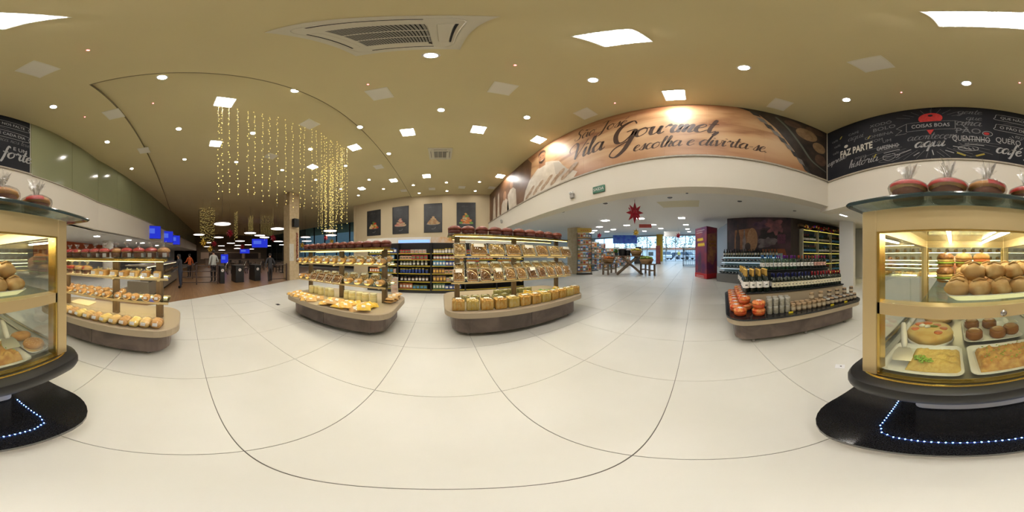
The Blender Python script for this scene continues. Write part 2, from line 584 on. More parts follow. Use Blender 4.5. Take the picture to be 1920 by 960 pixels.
# ---------------------------------------------------------------- walls of the hall
banner_wall = struct('wall_banner', MB().box(3.08, 3.36, -3.4, 10.2, 3.6, ZC + 0.05), m_white)
struct('trim_1', MB().box(3.0, 3.36, -3.14, 10.0, 2.86, 3.6), m_white)
struct('trim_2', MB().box(2.97, 3.36, -3.13, 10.0, 3.6, 3.64), m_ledge)
struct('wall_chalk', MB().box(-2.28, 3.3, -3.5, -3.17, 3.6, ZC + 0.05), m_white)
struct('trim_3', MB().box(-2.28, 3.3, -3.5, -3.12, 2.74, 3.58), m_white)
struct('trim_4', MB().box(-2.28, 3.3, -3.5, -3.09, 3.58, 3.62), m_ledge)
LEFT = [(-2.28, -3.15), (-5.3, -3.12), (-9, -2.4), (-13, -1.6), (-22, 0.3), (-31, 2.2)]
lf = MB(); ll = MB(); lw = MB()
for (xa, ya), (xb, yb) in zip(LEFT, LEFT[1:]):
    q = [(xa, ya), (xb, yb), (xb, yb - 0.3), (xa, ya - 0.3)][::-1]
    lf.prism(q, 2.5, 3.58)
    q2 = [(xa, ya + 0.03), (xb, yb + 0.03), (xb, yb - 0.3), (xa, ya - 0.3)][::-1]
    ll.prism(q2, 3.58, 3.61)
    lw.prism([(xa, ya - 0.06), (xb, yb - 0.06), (xb, yb - 0.3), (xa, ya - 0.3)][::-1], 3.6, 5.8)
struct('trim_5', lf, m_white)
struct('trim_6', ll, m_ledge)
wall_left = struct('wall_left', lw, m_dark)
# tall grey-green glass panels, one by one
segs = []
for (xa, ya), (xb, yb) in zip(LEFT, LEFT[1:]):
    L = math.hypot(xb - xa, yb - ya); n = max(1, round(L / 1.45))
    for i in range(n):
        f0, f1 = i / n, (i + 1) / n
        segs.append(((xa + (xb - xa) * f0, ya + (yb - ya) * f0), (xa + (xb - xa) * f1, ya + (yb - ya) * f1)))
for (a, b) in segs:
    dx, dy = b[0] - a[0], b[1] - a[1]; L = math.hypot(dx, dy); ux, uy = dx / L, dy / L
    a = (a[0] + ux * 0.006, a[1] + uy * 0.006); b = (b[0] - ux * 0.006, b[1] - uy * 0.006)
    ob('glass_panel', MB().prism([a, (a[0], a[1] - 0.05), (b[0], b[1] - 0.05), b], 3.61, 5.7), m_green, wall_left)
struct('ceiling_soffit', MB().prism([(-2.28, -3.2), (-2.28, -16), (-31, -16), (-31, 2.0), (-22, 0.1), (-13, -1.8), (-9, -2.6), (-5.3, -3.3)], 2.5, 2.54), m_white2)

# bakery back room under the low ceiling
struct('wall_bakery', MB().box(-33, 9, -9.2, -9, 0, 3.4), m_white2)
struct('wall_orange', MB().box(-21, -5.5, -7.4, -7.3, 1.5, 2.49), m_orange)
wc = struct('column_round', MB().lathe([(0.36, 0), (0.36, 2.5)], 24, (-9.6, -4.9, 0)), m_white, smooth=True)
# poster wall
PW0, PW1 = Vector((3.1, 9.95)), Vector((-6.7, 11.45))
pd = (PW1 - PW0).normalized(); pn = Vector((pd.y, -pd.x))
if pn.y > 0: pn = -pn
struct('wall_posters', MB().prism([tuple(PW0), tuple(PW0 - pn * 0.3), tuple(PW1 - pn * 0.3), tuple(PW1)], 0, ZC + 0.1), m_beige)
# restaurant
m_far = M('far_room_paint', (0.16, 0.12, 0.08), rough=0.9)
struct('wall_bakery_end', MB().box(-31.4, -31, -9.2, 2.3, 0, 3.0), m_white2)
struct('wall_bakery_side', MB().box(8.8, 9, -9.2, -4, 0, 3.8), m_white2)
struct('wall_far', MB().box(-31.4, -31, -2, 24, 0, 5.8), m_far)
struct('wall_far_panel', MB().box(-30.98, -30.9, 3, 15.5, 0.9, 2.2), M('pale_brown_panel', (0.45, 0.33, 0.24), rough=0.8))
# dusk put into the pane colour: dark glass tint dims the bright sky
g_tint = GLASS('dusk_tint_pane', (0.19, 0.22, 0.22), 0.05, 0.03)
wf = struct('window_1', MB().box(-31, -6.6, 17.0, 17.2, 0, 0.6), m_dark)
for k in range(13):
    x = -31 + k * 2.03
    ob('mullion', MB().box(x - 0.05, x + 0.05, 17.02, 17.16, 0.6, 5.7), m_dark, wf)
    if k < 12: ob('pane', MB().box(x + 0.05, x + 1.98, 17.08, 17.1, 0.6, 5.7), g_tint, wf)
struct('wall_corner', MB().box(-6.75, -6.55, 11.4, 17.2, 0, 5.7), m_beige)

# left stone pillar
pil = struct('pillar_stone', MB().box(-8.62, -7.98, 5.98, 6.72, 0, ZC + 0.05), m_stone)
for k in range(7):
    z = 0.8 * k
    ob('stone_slab', MB().rbox(-8.63, -7.97, 5.97, 6.73, z + 0.006, min(z + 0.794, ZC), 0.02, 2), m_stone, pil, rot=(0, 0, 0))

# ---------------------------------------------------------------- annex walls and facade
struct('wall_annex', MB().box(3.3, 23.6, 17.2, 17.5, 0, 6), m_white2)
struct('wall_annex_end', MB().box(22.9, 23.2, 16.6, 17.5, 0, 6), m_white2)
struct('wall_shop', MB().box(9, 23.6, -2.3, -2.05, 0, 5.5), M('blue_grey_wall', (0.33, 0.37, 0.42), rough=0.7))
struct('wall_mural', MB().prism([(8.94, -1.68), (8.94, -2.2), (6.95, -4.6), (6.6, -4.4)], 0, 3.9), M('dark_brown_wall', (0.06, 0.045, 0.035), rough=0.7))
struct('wall_wine', MB().prism([(6.62, -4.42), (6.9, -4.42), (7.35, -9), (7.05, -9)], 0, 3.9), MATS['dark_brown_wall'])
struct('column_white', MB().prism([(4.9, -5.85), (5.3, -6.35), (4.6, -6.75), (4.2, -6.0)][::-1], 0, 3.3), m_white2)
struct('column_stone', MB().box(8.6, 9.5, 7.95, 8.8, 0.1, 4.0, rz=0.3), m_stone)
fx = 22.8
facade = struct('window_2', MB().box(fx, fx + 0.12, -2.2, 16.7, 4.35, 4.6), M('facade_frame_grey', (0.45, 0.47, 0.5), rough=0.5))
g_clear = GLASS('clear_pane', (0.93, 0.97, 0.98), 0.04, 0.02)
ys = [-2.1, -0.2, 1.6, 3.0, 4.4, 5.6, 7.2, 8.9, 10.7, 12.6, 14.6, 16.6]
for k, y in enumerate(ys):
    ob('mullion', MB().box(fx, fx + 0.1, y - 0.04, y + 0.04, zf(fx), 4.4), MATS['facade_frame_grey'], facade)
    if k < len(ys) - 1 and not (k in (2, 3)):
        ob('pane', MB().box(fx + 0.04, fx + 0.05, y + 0.04, ys[k + 1] - 0.04, zf(fx) + 0.03, 4.36), g_clear, facade)
    if k in (2, 3):
        ob('pane', MB().box(fx + 0.04, fx + 0.05, y + 0.04, ys[k + 1] - 0.04, 3.2, 4.36), g_clear, facade)
struct('column_yellow', MB().box(21.9, 22.5, 4.75, 5.55, zf(22), 4.5), [M('yellow_poster_paint', (0.75, 0.45, 0.02), (0.65, 0.35, 0.02), 3, rough=0.6)])

# ---------------------------------------------------------------- ceiling lamps
def zceil(x, y):
    return ZC + 0.10 if (x < -1.95 and y > -1.3) else ZC


def where(x, y):
    opts = [('the air conditioner', -0.3, 0.8), ('the lettered banner', 2.9, 1.0), ('the chalkboard wall', 0, -2.9), ('the fairy light curtain', -3.2, 2.0),
            ('the poster wall', -1, 9.5), ('the green glass wall', -6, -2.4), ('the second air conditioner', 0, 5.7), ('the stone pillar', -8, 6)]
    return min(opts, key=lambda o: math.hypot(o[1] - x, o[2] - y))[0]


PANELS = [(0.85, 0.47, 0.165), (2.68, 0.37, 0.165), (2.67, 3.91, 0.165), (2.73, 7.17, 0.17), (-0.87, 4.23, 0.165), (0.95, 4.07, 0.165), (-2.4, 8.03, 0.17), (-2.95, 0.73, 0.165),
          (-5.0, 0.95, 0.165), (-2.7, 4.61, 0.165), (-4.88, 4.86, 0.165), (-0.67, 7.64, 0.17), (-4.46, 8.44, 0.17), (-0.14, -0.48, 0.18)]
PWORD = ['beside the big air conditioner, the largest seen', 'right in front of the banner lettering', 'above the chef end of the banner', 'by the poster wall, nearest the banner',
         'between the two air conditioners, beside the fairy lights', 'between the two air conditioners, towards the banner', 'before the two posters nearest the fairy lights', 'at the near end of the fairy light curtain',
         'behind the fairy light curtain, low over the restaurant', 'at the far top corner of the fairy lights', 'seen through the fairy light strands', 'straight beyond the second air conditioner', 'beside the poster nearest the pillar', 'almost overhead, blazing above the glass pastry case']
for (x, y, h), w in zip(PANELS, PWORD):
    t = thing('ceiling_panel_light', 'square white LED ceiling panel ' + w, 'light', (x, y, zceil(x, y)), group='square ceiling panels of the hall')
    ob('frame', MB().box(-h - 0.02, h + 0.02, -h - 0.02, h + 0.02, -0.012, 0.0), m_white_pl, t)
    ob('diffuser', MB().box(-h, h, -h, h, -0.016, -0.004), e_panel, t)
SPOTS = [(808, 104), (304, 147), (553, 172), (1112, 150), (1395, 127), (1812, 156), (1587, 187), (100, 200), (335, 244), (201, 266), (247, 316), (827, 206), (988, 220), (675, 237), (582, 282),
         (474, 252), (443, 306), (529, 321), (346, 301), (592, 339), (648, 313), (729, 288), (692, 339), (639, 356), (719, 356), (672, 368), (775, 347), (837, 342), (899, 341), (838, 358), (891, 358), (786, 362)]
cnt = {}
pos = []
for u, v in SPOTS:
    x, y = on_height(u, v, ZC + (0.03 if u < 720 and u > 290 else 0))
    pos.append((x, y))
me_ring = MB().lathe([(0.085, 0.0), (0.085, -0.008), (0.062, -0.012), (0.062, -0.002)][::-1], 20).mesh('ring', True)
me_disc = MB().lathe([(0.062, -0.006), (0.0, -0.005)][::-1], 20, cap=False).mesh('lens')
for x, y in sorted(pos, key=lambda p: math.hypot(*p)):
    w = where(x, y); k = cnt.get(w, 0); cnt[w] = k + 1
    t = thing('downlight', 'small round recessed ceiling spotlight, %s nearest of those by %s' % (ORD[k], w), 'light', (x, y, zceil(x, y)), group='round downlights of the hall')
    ob('ring', me_ring, m_white_pl, t)
    ob('lens', me_disc, e_spot, t)
# flush square vents
cnt = {}
VENTS = [(70, 130), (213, 214), (270, 282), (508, 295), (580, 235), (712, 176), (942, 166), (1098, 213), (1462, 196), (1635, 120), (710, 316), (757, 360), (810, 354), (866, 351), (922, 352)]
m_vent = M('pale_vent_plate', (0.80, 0.78, 0.68), rough=0.7)
vp = sorted([on_height(u, v, ZC + (0.04 if 290 < u < 700 else 0)) for u, v in VENTS], key=lambda p: math.hypot(*p))
for x, y in vp:
    w = where(x, y); k = cnt.get(w, 0); cnt[w] = k + 1
    t = thing('ceiling_vent', 'pale square flush ceiling plate, %s nearest of those by %s' % (ORD[k], w), 'vent', (x, y, zceil(x, y)), group='square ceiling plates')
    ob('plate', MB().box(-0.19, 0.19, -0.19, 0.19, -0.012, 0), m_vent, t)
    ob('grille_face', MB().box(-0.165, 0.165, -0.165, 0.165, -0.016, -0.012), M('vent_face', (0.84, 0.82, 0.75), rough=0.7), t)
# tiny red glowing dots on the ceiling
e_red = EM('red_dot_glow', (1.0, 0.12, 0.12), 14, False)
cnt = {}
for u, v in [(165, 94), (966, 122), (690, 158), (1912, 155), (1690, 173), (1153, 193), (287, 197), (159, 219)]:
    x, y = on_height(u, v, ZC)
    w = where(x, y); k = cnt.get(w, 0); cnt[w] = k + 1
    t = thing('red_ceiling_dot', 'tiny red glowing dot on the tan ceiling, %s of those near %s' % (ORD[k], w), 'light', (x, y, zceil(x, y)), group='tiny red ceiling dots')
    ob('socket', MB().lathe([(0.02, -0.01), (0.02, 0)], 10), m_white_pl, t)
    ob('lens', MB().lathe([(0.008, -0.02), (0.014, -0.01)], 10), e_red, t)


# ---------------------------------------------------------------- air conditioners (ceiling cassettes)
def cassette(label, x, y, h, rz):
    t = thing('ceiling_air_conditioner', label, 'air conditioner', (x, y, zceil(x, y)), rz)
    mw = M('ac_cream_plastic', (0.66, 0.63, 0.53), rough=0.5)
    ob('housing', MB().box(-h, h, -h, h, -0.03, 0), mw, t)
    ob('raised_panel', MB().rbox(-h * 0.86, h * 0.86, -h * 0.86, h * 0.86, -0.05, -0.03, 0.1, 6), mw, t)
    for k in range(4):
        a = k * PI / 2
        f = ob('air_flap', MB().rbox(-h * 0.52, h * 0.52, -h * 0.075, h * 0.075, -0.058, -0.05, 0.02, 3), mw, t, (h * 0.7 * math.sin(a), h * 0.7 * math.cos(a), 0), (0, 0, -a))
        ob('slot', MB().box(-h * 0.54, h * 0.54, h * 0.08, h * 0.11, -0.056, -0.049), m_blackm, f)
    ob('grille_well', MB().box(-h * 0.52, h * 0.52, -h * 0.52, h * 0.52, -0.053, -0.049), m_blackm, t)
    n = 24
    me = MB().box(-h * 0.52, h * 0.52, -0.006, 0.006, -0.066, -0.052).mesh('slat')
    for k in range(n):
        ob('grille_slat', me, M('ac_grey_slat', (0.30, 0.29, 0.26), rough=0.5), t, (0, -h * 0.5 + h * k / (n - 1), 0))
    for k in (-1, 1):
        ob('grille_bar', MB().box(-0.007, 0.007, -h * 0.52, h * 0.52, -0.07, -0.05), mw, t, (k * h * 0.18, 0, 0))
    ob('brand_plate', MB().box(-0.03, 0.03, -0.012, 0.012, -0.056, -0.05), m_dark, t, (h * 0.6, -h * 0.5, 0))


cassette('large cream ceiling air conditioner with slatted grille, almost overhead', -0.29, 0.83, 0.44, PI / 2)
cassette('smaller looking ceiling air conditioner halfway to the poster wall', -0.02, 5.64, 0.4, 0)
# ---------------------------------------------------------------- display stand materials
m_lam = M('taupe_laminate', (0.42, 0.34, 0.235), rough=0.45)
m_slate = M('brown_slate_laminate', (0.095, 0.07, 0.06), (0.17, 0.125, 0.105), 2.2, rough=0.4, detail=8, dist=1.2)
m_post = M('dark_wood_post', (0.10, 0.065, 0.035), (0.14, 0.09, 0.05), 3, rough=0.5, stretch=(12, 12, 1))
m_gold = M('champagne_metal', (0.64, 0.50, 0.27), rough=0.38, metal=0.55)
m_goldd = M('brass_trim', (0.55, 0.38, 0.10), rough=0.25, metal=0.9)
g_shelf = GLASS('shelf_glass', (0.90, 0.96, 0.92), 0.05, 0.02)
g_dark = GLASS('dark_edge_glass', (0.82, 0.90, 0.88), 0.08, 0.02)
e_warm = EM('warm_strip_glow', (1.0, 0.76, 0.22), STRIP_E * 0.4)
e_warm2 = EM('soft_warm_strip_glow', (1.0, 0.84, 0.45), STRIP_E * 1.0)
m_rubber = M('grey_caster_rubber', (0.25, 0.24, 0.23), rough=0.6)


def stand(name, label, cx, cy, rz, L, D, zb, zs, ztop, post_x, post_y=0.0, bow=0.12, sd=0.8, sl=None, td=0.72):
    """island display unit: slate base on casters, taupe board, three posts, two shelves and a glass top"""
    t = thing(name, label, 'display stand', (cx, cy, 0), rz)
    b0 = bowed(L, D, 0.28, bow, inset=0.14)
    k = len(b0)
    # base: front and back halves, split down the middle like the real panels
    for sgn in (-1, 1):
        left = [p for p in b0]
        half = [p for p in left if sgn * p[0] > 0.004]
        ys = sorted([(abs(p[0]), p[1]) for p in left])[:4]
        ymax = max(p[1] for p in b0); ymin = min(p[1] for p in b0)
        half.sort(key=lambda p: math.atan2(p[1], p[0] * sgn) )
        poly = [(sgn * 0.004, ymin)] + half + [(sgn * 0.004, ymax)]
        if sgn < 0: poly = poly[::-1]
        bp = ob('base_half', MB().prism(poly, 0.09, zb - 0.1), m_slate, t)
    for sx in (-1, 1):
        for sy in (-1, 1):
            c = ob('caster', MB().lathe([(0.03, 0), (0.03, 0.06)], 12), m_rubber, t, (sx * (L / 2 - 0.42), sy * (D / 2 - 0.24), 0.0))
            ob('caster_fork', MB().box(-0.022, 0.022, -0.022, 0.022, 0.06, 0.1), m_chrome, c)
    bo = bowed(L, D, 0.30, bow)
    board = MB()
    board.prism(bo, zb - 0.105, zb - 0.008, top=False)
    bi = bowed(L, D, 0.29, bow, inset=0.01)
    n = len(bo)
    board.add([(x, y, zb - 0.008) for x, y in bo] + [(x, y, zb) for x, y in bi], [(i, (i + 1) % n, n + (i + 1) % n, n + i) for i in range(n)] + [tuple(range(n, 2 * n))])
    ob('board', board, m_lam, t)
    for px in post_x:
        ob('post', MB().rbox(px - 0.055, px + 0.055, post_y - 0.035, post_y + 0.035, zb, ztop - 0.03, 0.008, 2), m_post, t)
    sl = sl or (min(post_x) - 0.15, max(post_x) + 0.15)
    for z in zs:
        s = ob('shelf', MB().box(sl[0], sl[1], post_y - sd / 2, post_y + sd / 2, z - 0.012, z), g_shelf, t)
        for sy in (-1, 1):
            ob('shelf_lip', MB().box(sl[0], sl[1], post_y + sy * sd / 2 - 0.008, post_y + sy * sd / 2 + 0.008, z - 0.024, z + 0.004), M('pale_gold_lip', (0.62, 0.48, 0.24), rough=0.4), s)
        for px in post_x:
            ob('shelf_bracket', MB().box(px - 0.015, px + 0.015, post_y - sd / 2 + 0.04, post_y + sd / 2 - 0.04, z - 0.045, z - 0.013), m_gold, s)
        for sy in (-1, 1):
            ob('light_strip', MB().box(sl[0] + 0.05, sl[1] - 0.05, post_y + sy * (sd / 2 - 0.05) - 0.012, post_y + sy * (sd / 2 - 0.05) + 0.012, z - 0.022, z - 0.014), e_warm2, s)
    g = ob('glass_top', MB().prism(rrect(sl[1] - sl[0] + 0.1, td, 0.03, 3), -0.005, 0.005), g_dark, t, ((sl[0] + sl[1]) / 2, post_y, ztop))
    for sy in (-1, 1):
        r = ob('light_rail', MB().box(sl[0] + 0.05, sl[1] - 0.05, -0.02, 0.02, ztop - 0.05, ztop - 0.012), m_goldd, t, (0, post_y + sy * (sd / 2 - 0.08), 0))
        ob('light_strip', MB().box(sl[0] + 0.08, sl[1] - 0.08, -0.012, 0.012, ztop - 0.056, ztop - 0.048), e_warm, r)
    return t


# nut stand A, bread stand B, pastry stand C
NA = dict(cx=1.64, cy=3.42, rz=0.0, L=3.15, D=1.62, zb=0.55, zs=(1.0, 1.49), ztop=1.93, post_x=(-1.3, 0.0, 1.28), sd=0.84)
NB = dict(cx=-2.12, cy=3.12, rz=0.0, L=2.62, D=1.45, zb=0.52, zs=(0.92, 1.33), ztop=1.66, post_x=(-1.08, -0.05, 1.0), sd=0.76)
NC = dict(cx=-2.46, cy=-1.30, rz=PI / 2, L=2.45, D=1.02, zb=0.53, zs=(0.83, 1.18), ztop=1.47, post_x=(-0.85, 0.2, 0.92), post_y=-0.0, sd=0.44, bow=0.07, td=0.42)
sA = stand('nut_stand', 'long island stand with clear boxes of nuts on two lit shelves', **NA)
sB = stand('bread_stand', 'island stand with bagged buns on its lit shelves, before the posters', **NB)
sC = stand('pastry_stand', 'island stand with wrapped cakes and pastry packs beside the glass case', **NC)


def on(N, x, y, z):
    """stand-local to world"""
    c, s = math.cos(N['rz']), math.sin(N['rz'])
    return (N['cx'] + x * c - y * s, N['cy'] + x * s + y * c, z)


# ---------------------------------------------------------------- packaged food
g_cello = GLASS('cellophane_film', (0.97, 0.97, 0.97), 0.05, 0.12, 0.6, edge=0.5)
g_clam = GLASS('clear_clamshell', (0.95, 0.95, 0.93), 0.06, 0.08)
m_rim = M('clear_plastic_rim', (0.75, 0.73, 0.66), rough=0.3)
m_cheese_y = M('butter_pastry', (0.72, 0.42, 0.10), (0.86, 0.62, 0.24), 18, rough=0.45)
m_label = M('white_paper_label', (0.82, 0.80, 0.76), rough=0.6)
m_choc = M('red_brown_glaze', (0.16, 0.03, 0.016), (0.24, 0.06, 0.03), 30, rough=0.3)
m_cup = M('maroon_paper_cup', (0.14, 0.035, 0.02), (0.10, 0.02, 0.015), 20, rough=0.5)
m_almond = M('pale_almond_topping', (0.74, 0.42, 0.26), (0.85, 0.70, 0.58), 40, rough=0.5)
m_crust = M('golden_crust', (0.48, 0.22, 0.06), (0.60, 0.32, 0.10), 14, rough=0.55)
m_crust2 = M('pale_crust', (0.62, 0.36, 0.13), (0.70, 0.46, 0.20), 10, rough=0.6)
m_bun = M('bun_crust', (0.58, 0.28, 0.07), (0.68, 0.40, 0.14), 8, rough=0.55)
m_nut = M('roasted_nut', (0.40, 0.17, 0.04), (0.66, 0.40, 0.15), 45, rough=0.5)
m_nut2 = M('dark_nut', (0.18, 0.06, 0.015), (0.40, 0.19, 0.06), 40, rough=0.45)
m_nut3 = M('blanched_nut', (0.50, 0.27, 0.08), (0.76, 0.56, 0.28), 40, rough=0.5)
m_snack = M('orange_crisp', (0.85, 0.42, 0.05), (0.90, 0.62, 0.18), 25, rough=0.5)
m_snacky = M('yellow_crisp', (0.88, 0.60, 0.10), (0.90, 0.72, 0.28), 25, rough=0.5)
m_greenp = M('green_printed_pack', (0.10, 0.30, 0.06), (0.20, 0.42, 0.08), 12, rough=0.4)
m_yellowp = M('yellow_printed_pack', (0.75, 0.42, 0.03), (0.78, 0.55, 0.06), 10, rough=0.4)
m_olive = M('pale_olive_pack', (0.45, 0.42, 0.16), (0.55, 0.52, 0.24), 12, rough=0.5)
m_redw = M('red_printed_wrap', (0.50, 0.03, 0.02), (0.60, 0.07, 0.05), 10, rough=0.35)
m_pcup = M('brown_panettone_paper', (0.15, 0.055, 0.03), (0.21, 0.09, 0.05), 12, rough=0.6)
m_cream = M('cream_jar_content', (0.60, 0.52, 0.26), (0.66, 0.58, 0.34), 6, rough=0.5)
m_lidc = M('cream_lid', (0.70, 0.66, 0.48), rough=0.4)


def glazed_cake(loc, label, group, s=1.0):
    t = thing('glazed_cake', label, 'cake', loc, RND.uniform(0, 6), group, s)
    me = cached('cake_cup', lambda: MB().lathe([(0.085, 0), (0.105, 0.02), (0.112, 0.075), (0.105, 0.08)], 28, wob=lambda a, z: 1 + 0.03 * math.cos(14 * a)).mesh('paper_cup', 'all'))
    ob('paper_cup', me, m_cup, t)
    me = cached('cake_dome', lambda: MB().lathe([(0.108, 0.072), (0.122, 0.095), (0.112, 0.13), (0.075, 0.158), (0.03, 0.168), (0.0, 0.17)], 24, wob=lambda a, z: 1 + 0.05 * math.sin(5 * a)).mesh('dome', 'all'))
    ob('dome', me, m_choc, t)
    def nuts():
        b = MB(); r = random.Random(3)
        for i in range(34):
            a = r.uniform(0, 6.28); q = r.uniform(0.0, 0.1)
            b.blob((q * math.cos(a), q * math.sin(a), 0.168 - q * q * 5), (0.016, 0.010, 0.008), 5, 4, rot=Matrix.Rotation(r.uniform(0, 3), 3, 'Z'))
        return b.mesh('almond_topping', 'all')
    o = ob('almond_topping', cached('cake_nuts', nuts), m_almond, t)
    o['kind'] = 'stuff'
    return t


def frill_mesh(seed, h, r0, r1):
    """gathered cellophane tuft: crumpled upright film"""
    r = random.Random(seed); b = MB()
    n = 22
    for ring in range(2):
        vs = []
        for i in range(n):
            a = 2 * PI * i / n
            k = 1 if i % 2 else 0.55
            hh = h * r.uniform(0.7, 1.05) * (1 if ring else 0.85)
            q0 = r0 * (1 if i % 2 else 0.7); q1 = r1 * k * r.uniform(0.6, 1.2)
            vs += [(q0 * math.cos(a), q0 * math.sin(a), 0), (q1 * 0.55 * math.cos(a + 0.2), q1 * 0.55 * math.sin(a + 0.2), hh * 0.5), (q1 * math.cos(a), q1 * math.sin(a), hh)]
        b.add(vs, [f for i in range(n) for f in ((3 * i, 3 * ((i + 1) % n), 3 * ((i + 1) % n) + 1, 3 * i + 1), (3 * i + 1, 3 * ((i + 1) % n) + 1, 3 * ((i + 1) % n) + 2, 3 * i + 2))])
    return b.mesh('cellophane_tuft')


def panettone(loc, label, group, s=1.0, wrap=0, rz=0.0, word=None, tuft=1.0):
    """domed cake in a paper mould, bagged and tied, with a red wrap on the dome and a white slip on the side"""
    t = thing('panettone', label, 'cake', loc, rz, group, s)
    cup = cached('pan_cup', lambda: MB().lathe([(0.088, 0), (0.098, 0.01), (0.102, 0.10)], 30, wob=lambda a, z: 1 + 0.012 * math.cos(15 * a)).mesh('paper_mould', 'all'))
    ob('paper_mould', cup, m_pcup, t)
    dome = cached('pan_dome', lambda: MB().lathe([(0.1, 0.095), (0.118, 0.115), (0.112, 0.145), (0.085, 0.168), (0.045, 0.18), (0, 0.183)], 26, wob=lambda a, z: 1 + 0.03 * math.sin(3 * a + 1)).mesh('crust_dome', 'all'))
    ob('crust_dome', dome, m_crust2 if wrap != 2 else m_crust, t)
    # printed red wrap lying over part of the dome
    def patch(a0, a1):
        b = MB(); vs = []; prof = [(0.121, 0.112), (0.1205, 0.128), (0.116, 0.146), (0.089, 0.170), (0.047, 0.183)]
        n = 12
        for i in range(n + 1):
            a = a0 + (a1 - a0) * i / n
            vs += [(r * math.cos(a) * 1.035, r * math.sin(a) * 1.035, z + 0.003) for r, z in prof]
        k = len(prof)
        b.add(vs, [(i * k + j, (i + 1) * k + j, (i + 1) * k + j + 1, i * k + j + 1) for i in range(n) for j in range(k - 1)])
        return b.mesh('printed_wrap', 'all')
    if wrap == 0:
        ob('printed_wrap', cached('pan_wrap0', lambda: patch(0, 2 * PI)), m_redw, t)
    elif wrap == 1:
        ob('printed_wrap', cached('pan_wrap1', lambda: patch(-2.2, 0.6)), m_redw, t)
    else:
        w = ob('printed_wrap', cached('pan_wrap2', lambda: patch(-1.0, 0.2)), m_redw, t)
    if word:
        printed('printed_word', word, m_label, t, (0.116, -0.049, 0.15), (math.radians(60), 0, math.radians(67)), 0.05, sx=1.0)
    ob('label_slip', cached('pan_slip', lambda: MB().add([(0.104 * math.cos(a), 0.104 * math.sin(a), z) for z in (0.008, 0.085) for a in (2.9, 3.15, 3.4, 3.65)], [(0, 1, 5, 4), (1, 2, 6, 5), (2, 3, 7, 6)]).mesh('label_slip')), m_label, t)
    bag = cached('pan_bag', lambda: MB().lathe([(0.1, 0.001), (0.118, 0.012), (0.122, 0.08), (0.132, 0.118), (0.124, 0.155), (0.09, 0.185), (0.03, 0.2), (0.018, 0.215)], 22, wob=lambda a, z: 1 + 0.03 * math.sin(7 * a + z * 40), cap=False).mesh('cellophane_bag', 'all'))
    bg = ob('cellophane_bag', bag, g_cello, t)
    k = RND.randint(0, 2)
    ob('cellophane_tuft', cached('frill%d' % k, lambda: frill_mesh(k + 5, 0.10, 0.018, 0.075)), g_cello, bg, (0, 0, 0.213), sc=(1, 1, tuft))
    ob('tie', cached('pan_tie', lambda: MB().lathe([(0.021, 0.21), (0.021, 0.216)], 10).mesh('tie')), m_label, bg)
    return t


def clam(loc, label, group, rz, tilt, w=0.28, d=0.16, h=0.10, nut=None, fill=0.75, key='n', slip=False):
    """clear hinged box lying tilted towards the shopper, filled with nuts or biscuits"""
    t = thing('nut_box', label, 'food box', loc, group=group, rot=(tilt, 0, rz))
    def tray():
        b = MB()
        b.prism(rrect(w * 0.9, d * 0.9, 0.02, 3), 0, 0.004)
        lo = rrect(w * 0.9, d * 0.9, 0.02, 3); hi = rrect(w, d, 0.025, 3); n = len(lo)
        b.add([(x, y, 0.004) for x, y in lo] + [(x, y, h * 0.55) for x, y in hi], [(i, (i + 1) % n, n + (i + 1) % n, n + i) for i in range(n)])
        return b.mesh('tray', 'all')
    ob('tray', cached(('ct', w, d, h), tray), g_clam, t)
    def lid():
        b = MB()
        lo = rrect(w, d, 0.025, 3); hi = rrect(w * 0.88, d * 0.86, 0.02, 3); n = len(lo)
        b.add([(x, y, h * 0.56) for x, y in lo] + [(x, y, h) for x, y in hi], [(i, (i + 1) % n, n + (i + 1) % n, n + i) for i in range(n)] + [tuple(range(n, 2 * n))])
        return b.mesh('lid', 'all')
    ob('lid', cached(('cl', w, d, h), lid), g_clam, t)
    rim = cached(('cr', w, d, h), lambda: MB().tube([(x, y, h * 0.555) for x, y in rrect(w, d, 0.025, 3)], 0.0032, 5, True).tube([(x, y, h) for x, y in rrect(w * 0.88, d * 0.86, 0.02, 3)], 0.0022, 5, True).mesh('rim'))
    ob('rim', rim, m_rim, t)
    def fillm():
        b = MB(); r = random.Random(hash((w, d, key)) % 1000)
        n = int(w * d * 1700)
        b.prism(rrect(w * 0.86, d * 0.84, 0.02, 3), 0.006, h * fill * 0.6)
        for i in range(n):
            x = r.uniform(-w * 0.41, w * 0.41); y = r.uniform(-d * 0.40, d * 0.40)
            b.blob((x, y, h * fill * 0.66 + r.uniform(-0.004, 0.012)), (0.023, 0.014, 0.012), 6, 4, 0.2, i, Matrix.Rotation(r.uniform(0, 3.1), 3, 'Z') @ Matrix.Rotation(r.uniform(-0.5, 0.5), 3, 'X'))
        return b.mesh('nuts', 'all')
    o = ob('nuts', cached(('cf', w, d, h, fill, key), fillm), nut or m_nut, t)
    o['kind'] = 'stuff'
    if slip:
        ob('paper_slip', cached(('cs', w, d, h), lambda: MB().box(-w * 0.3, w * 0.3, d * 0.12, d * 0.4, h + 0.0005, h + 0.0015).mesh('paper_slip')), m_label, t)
    return t


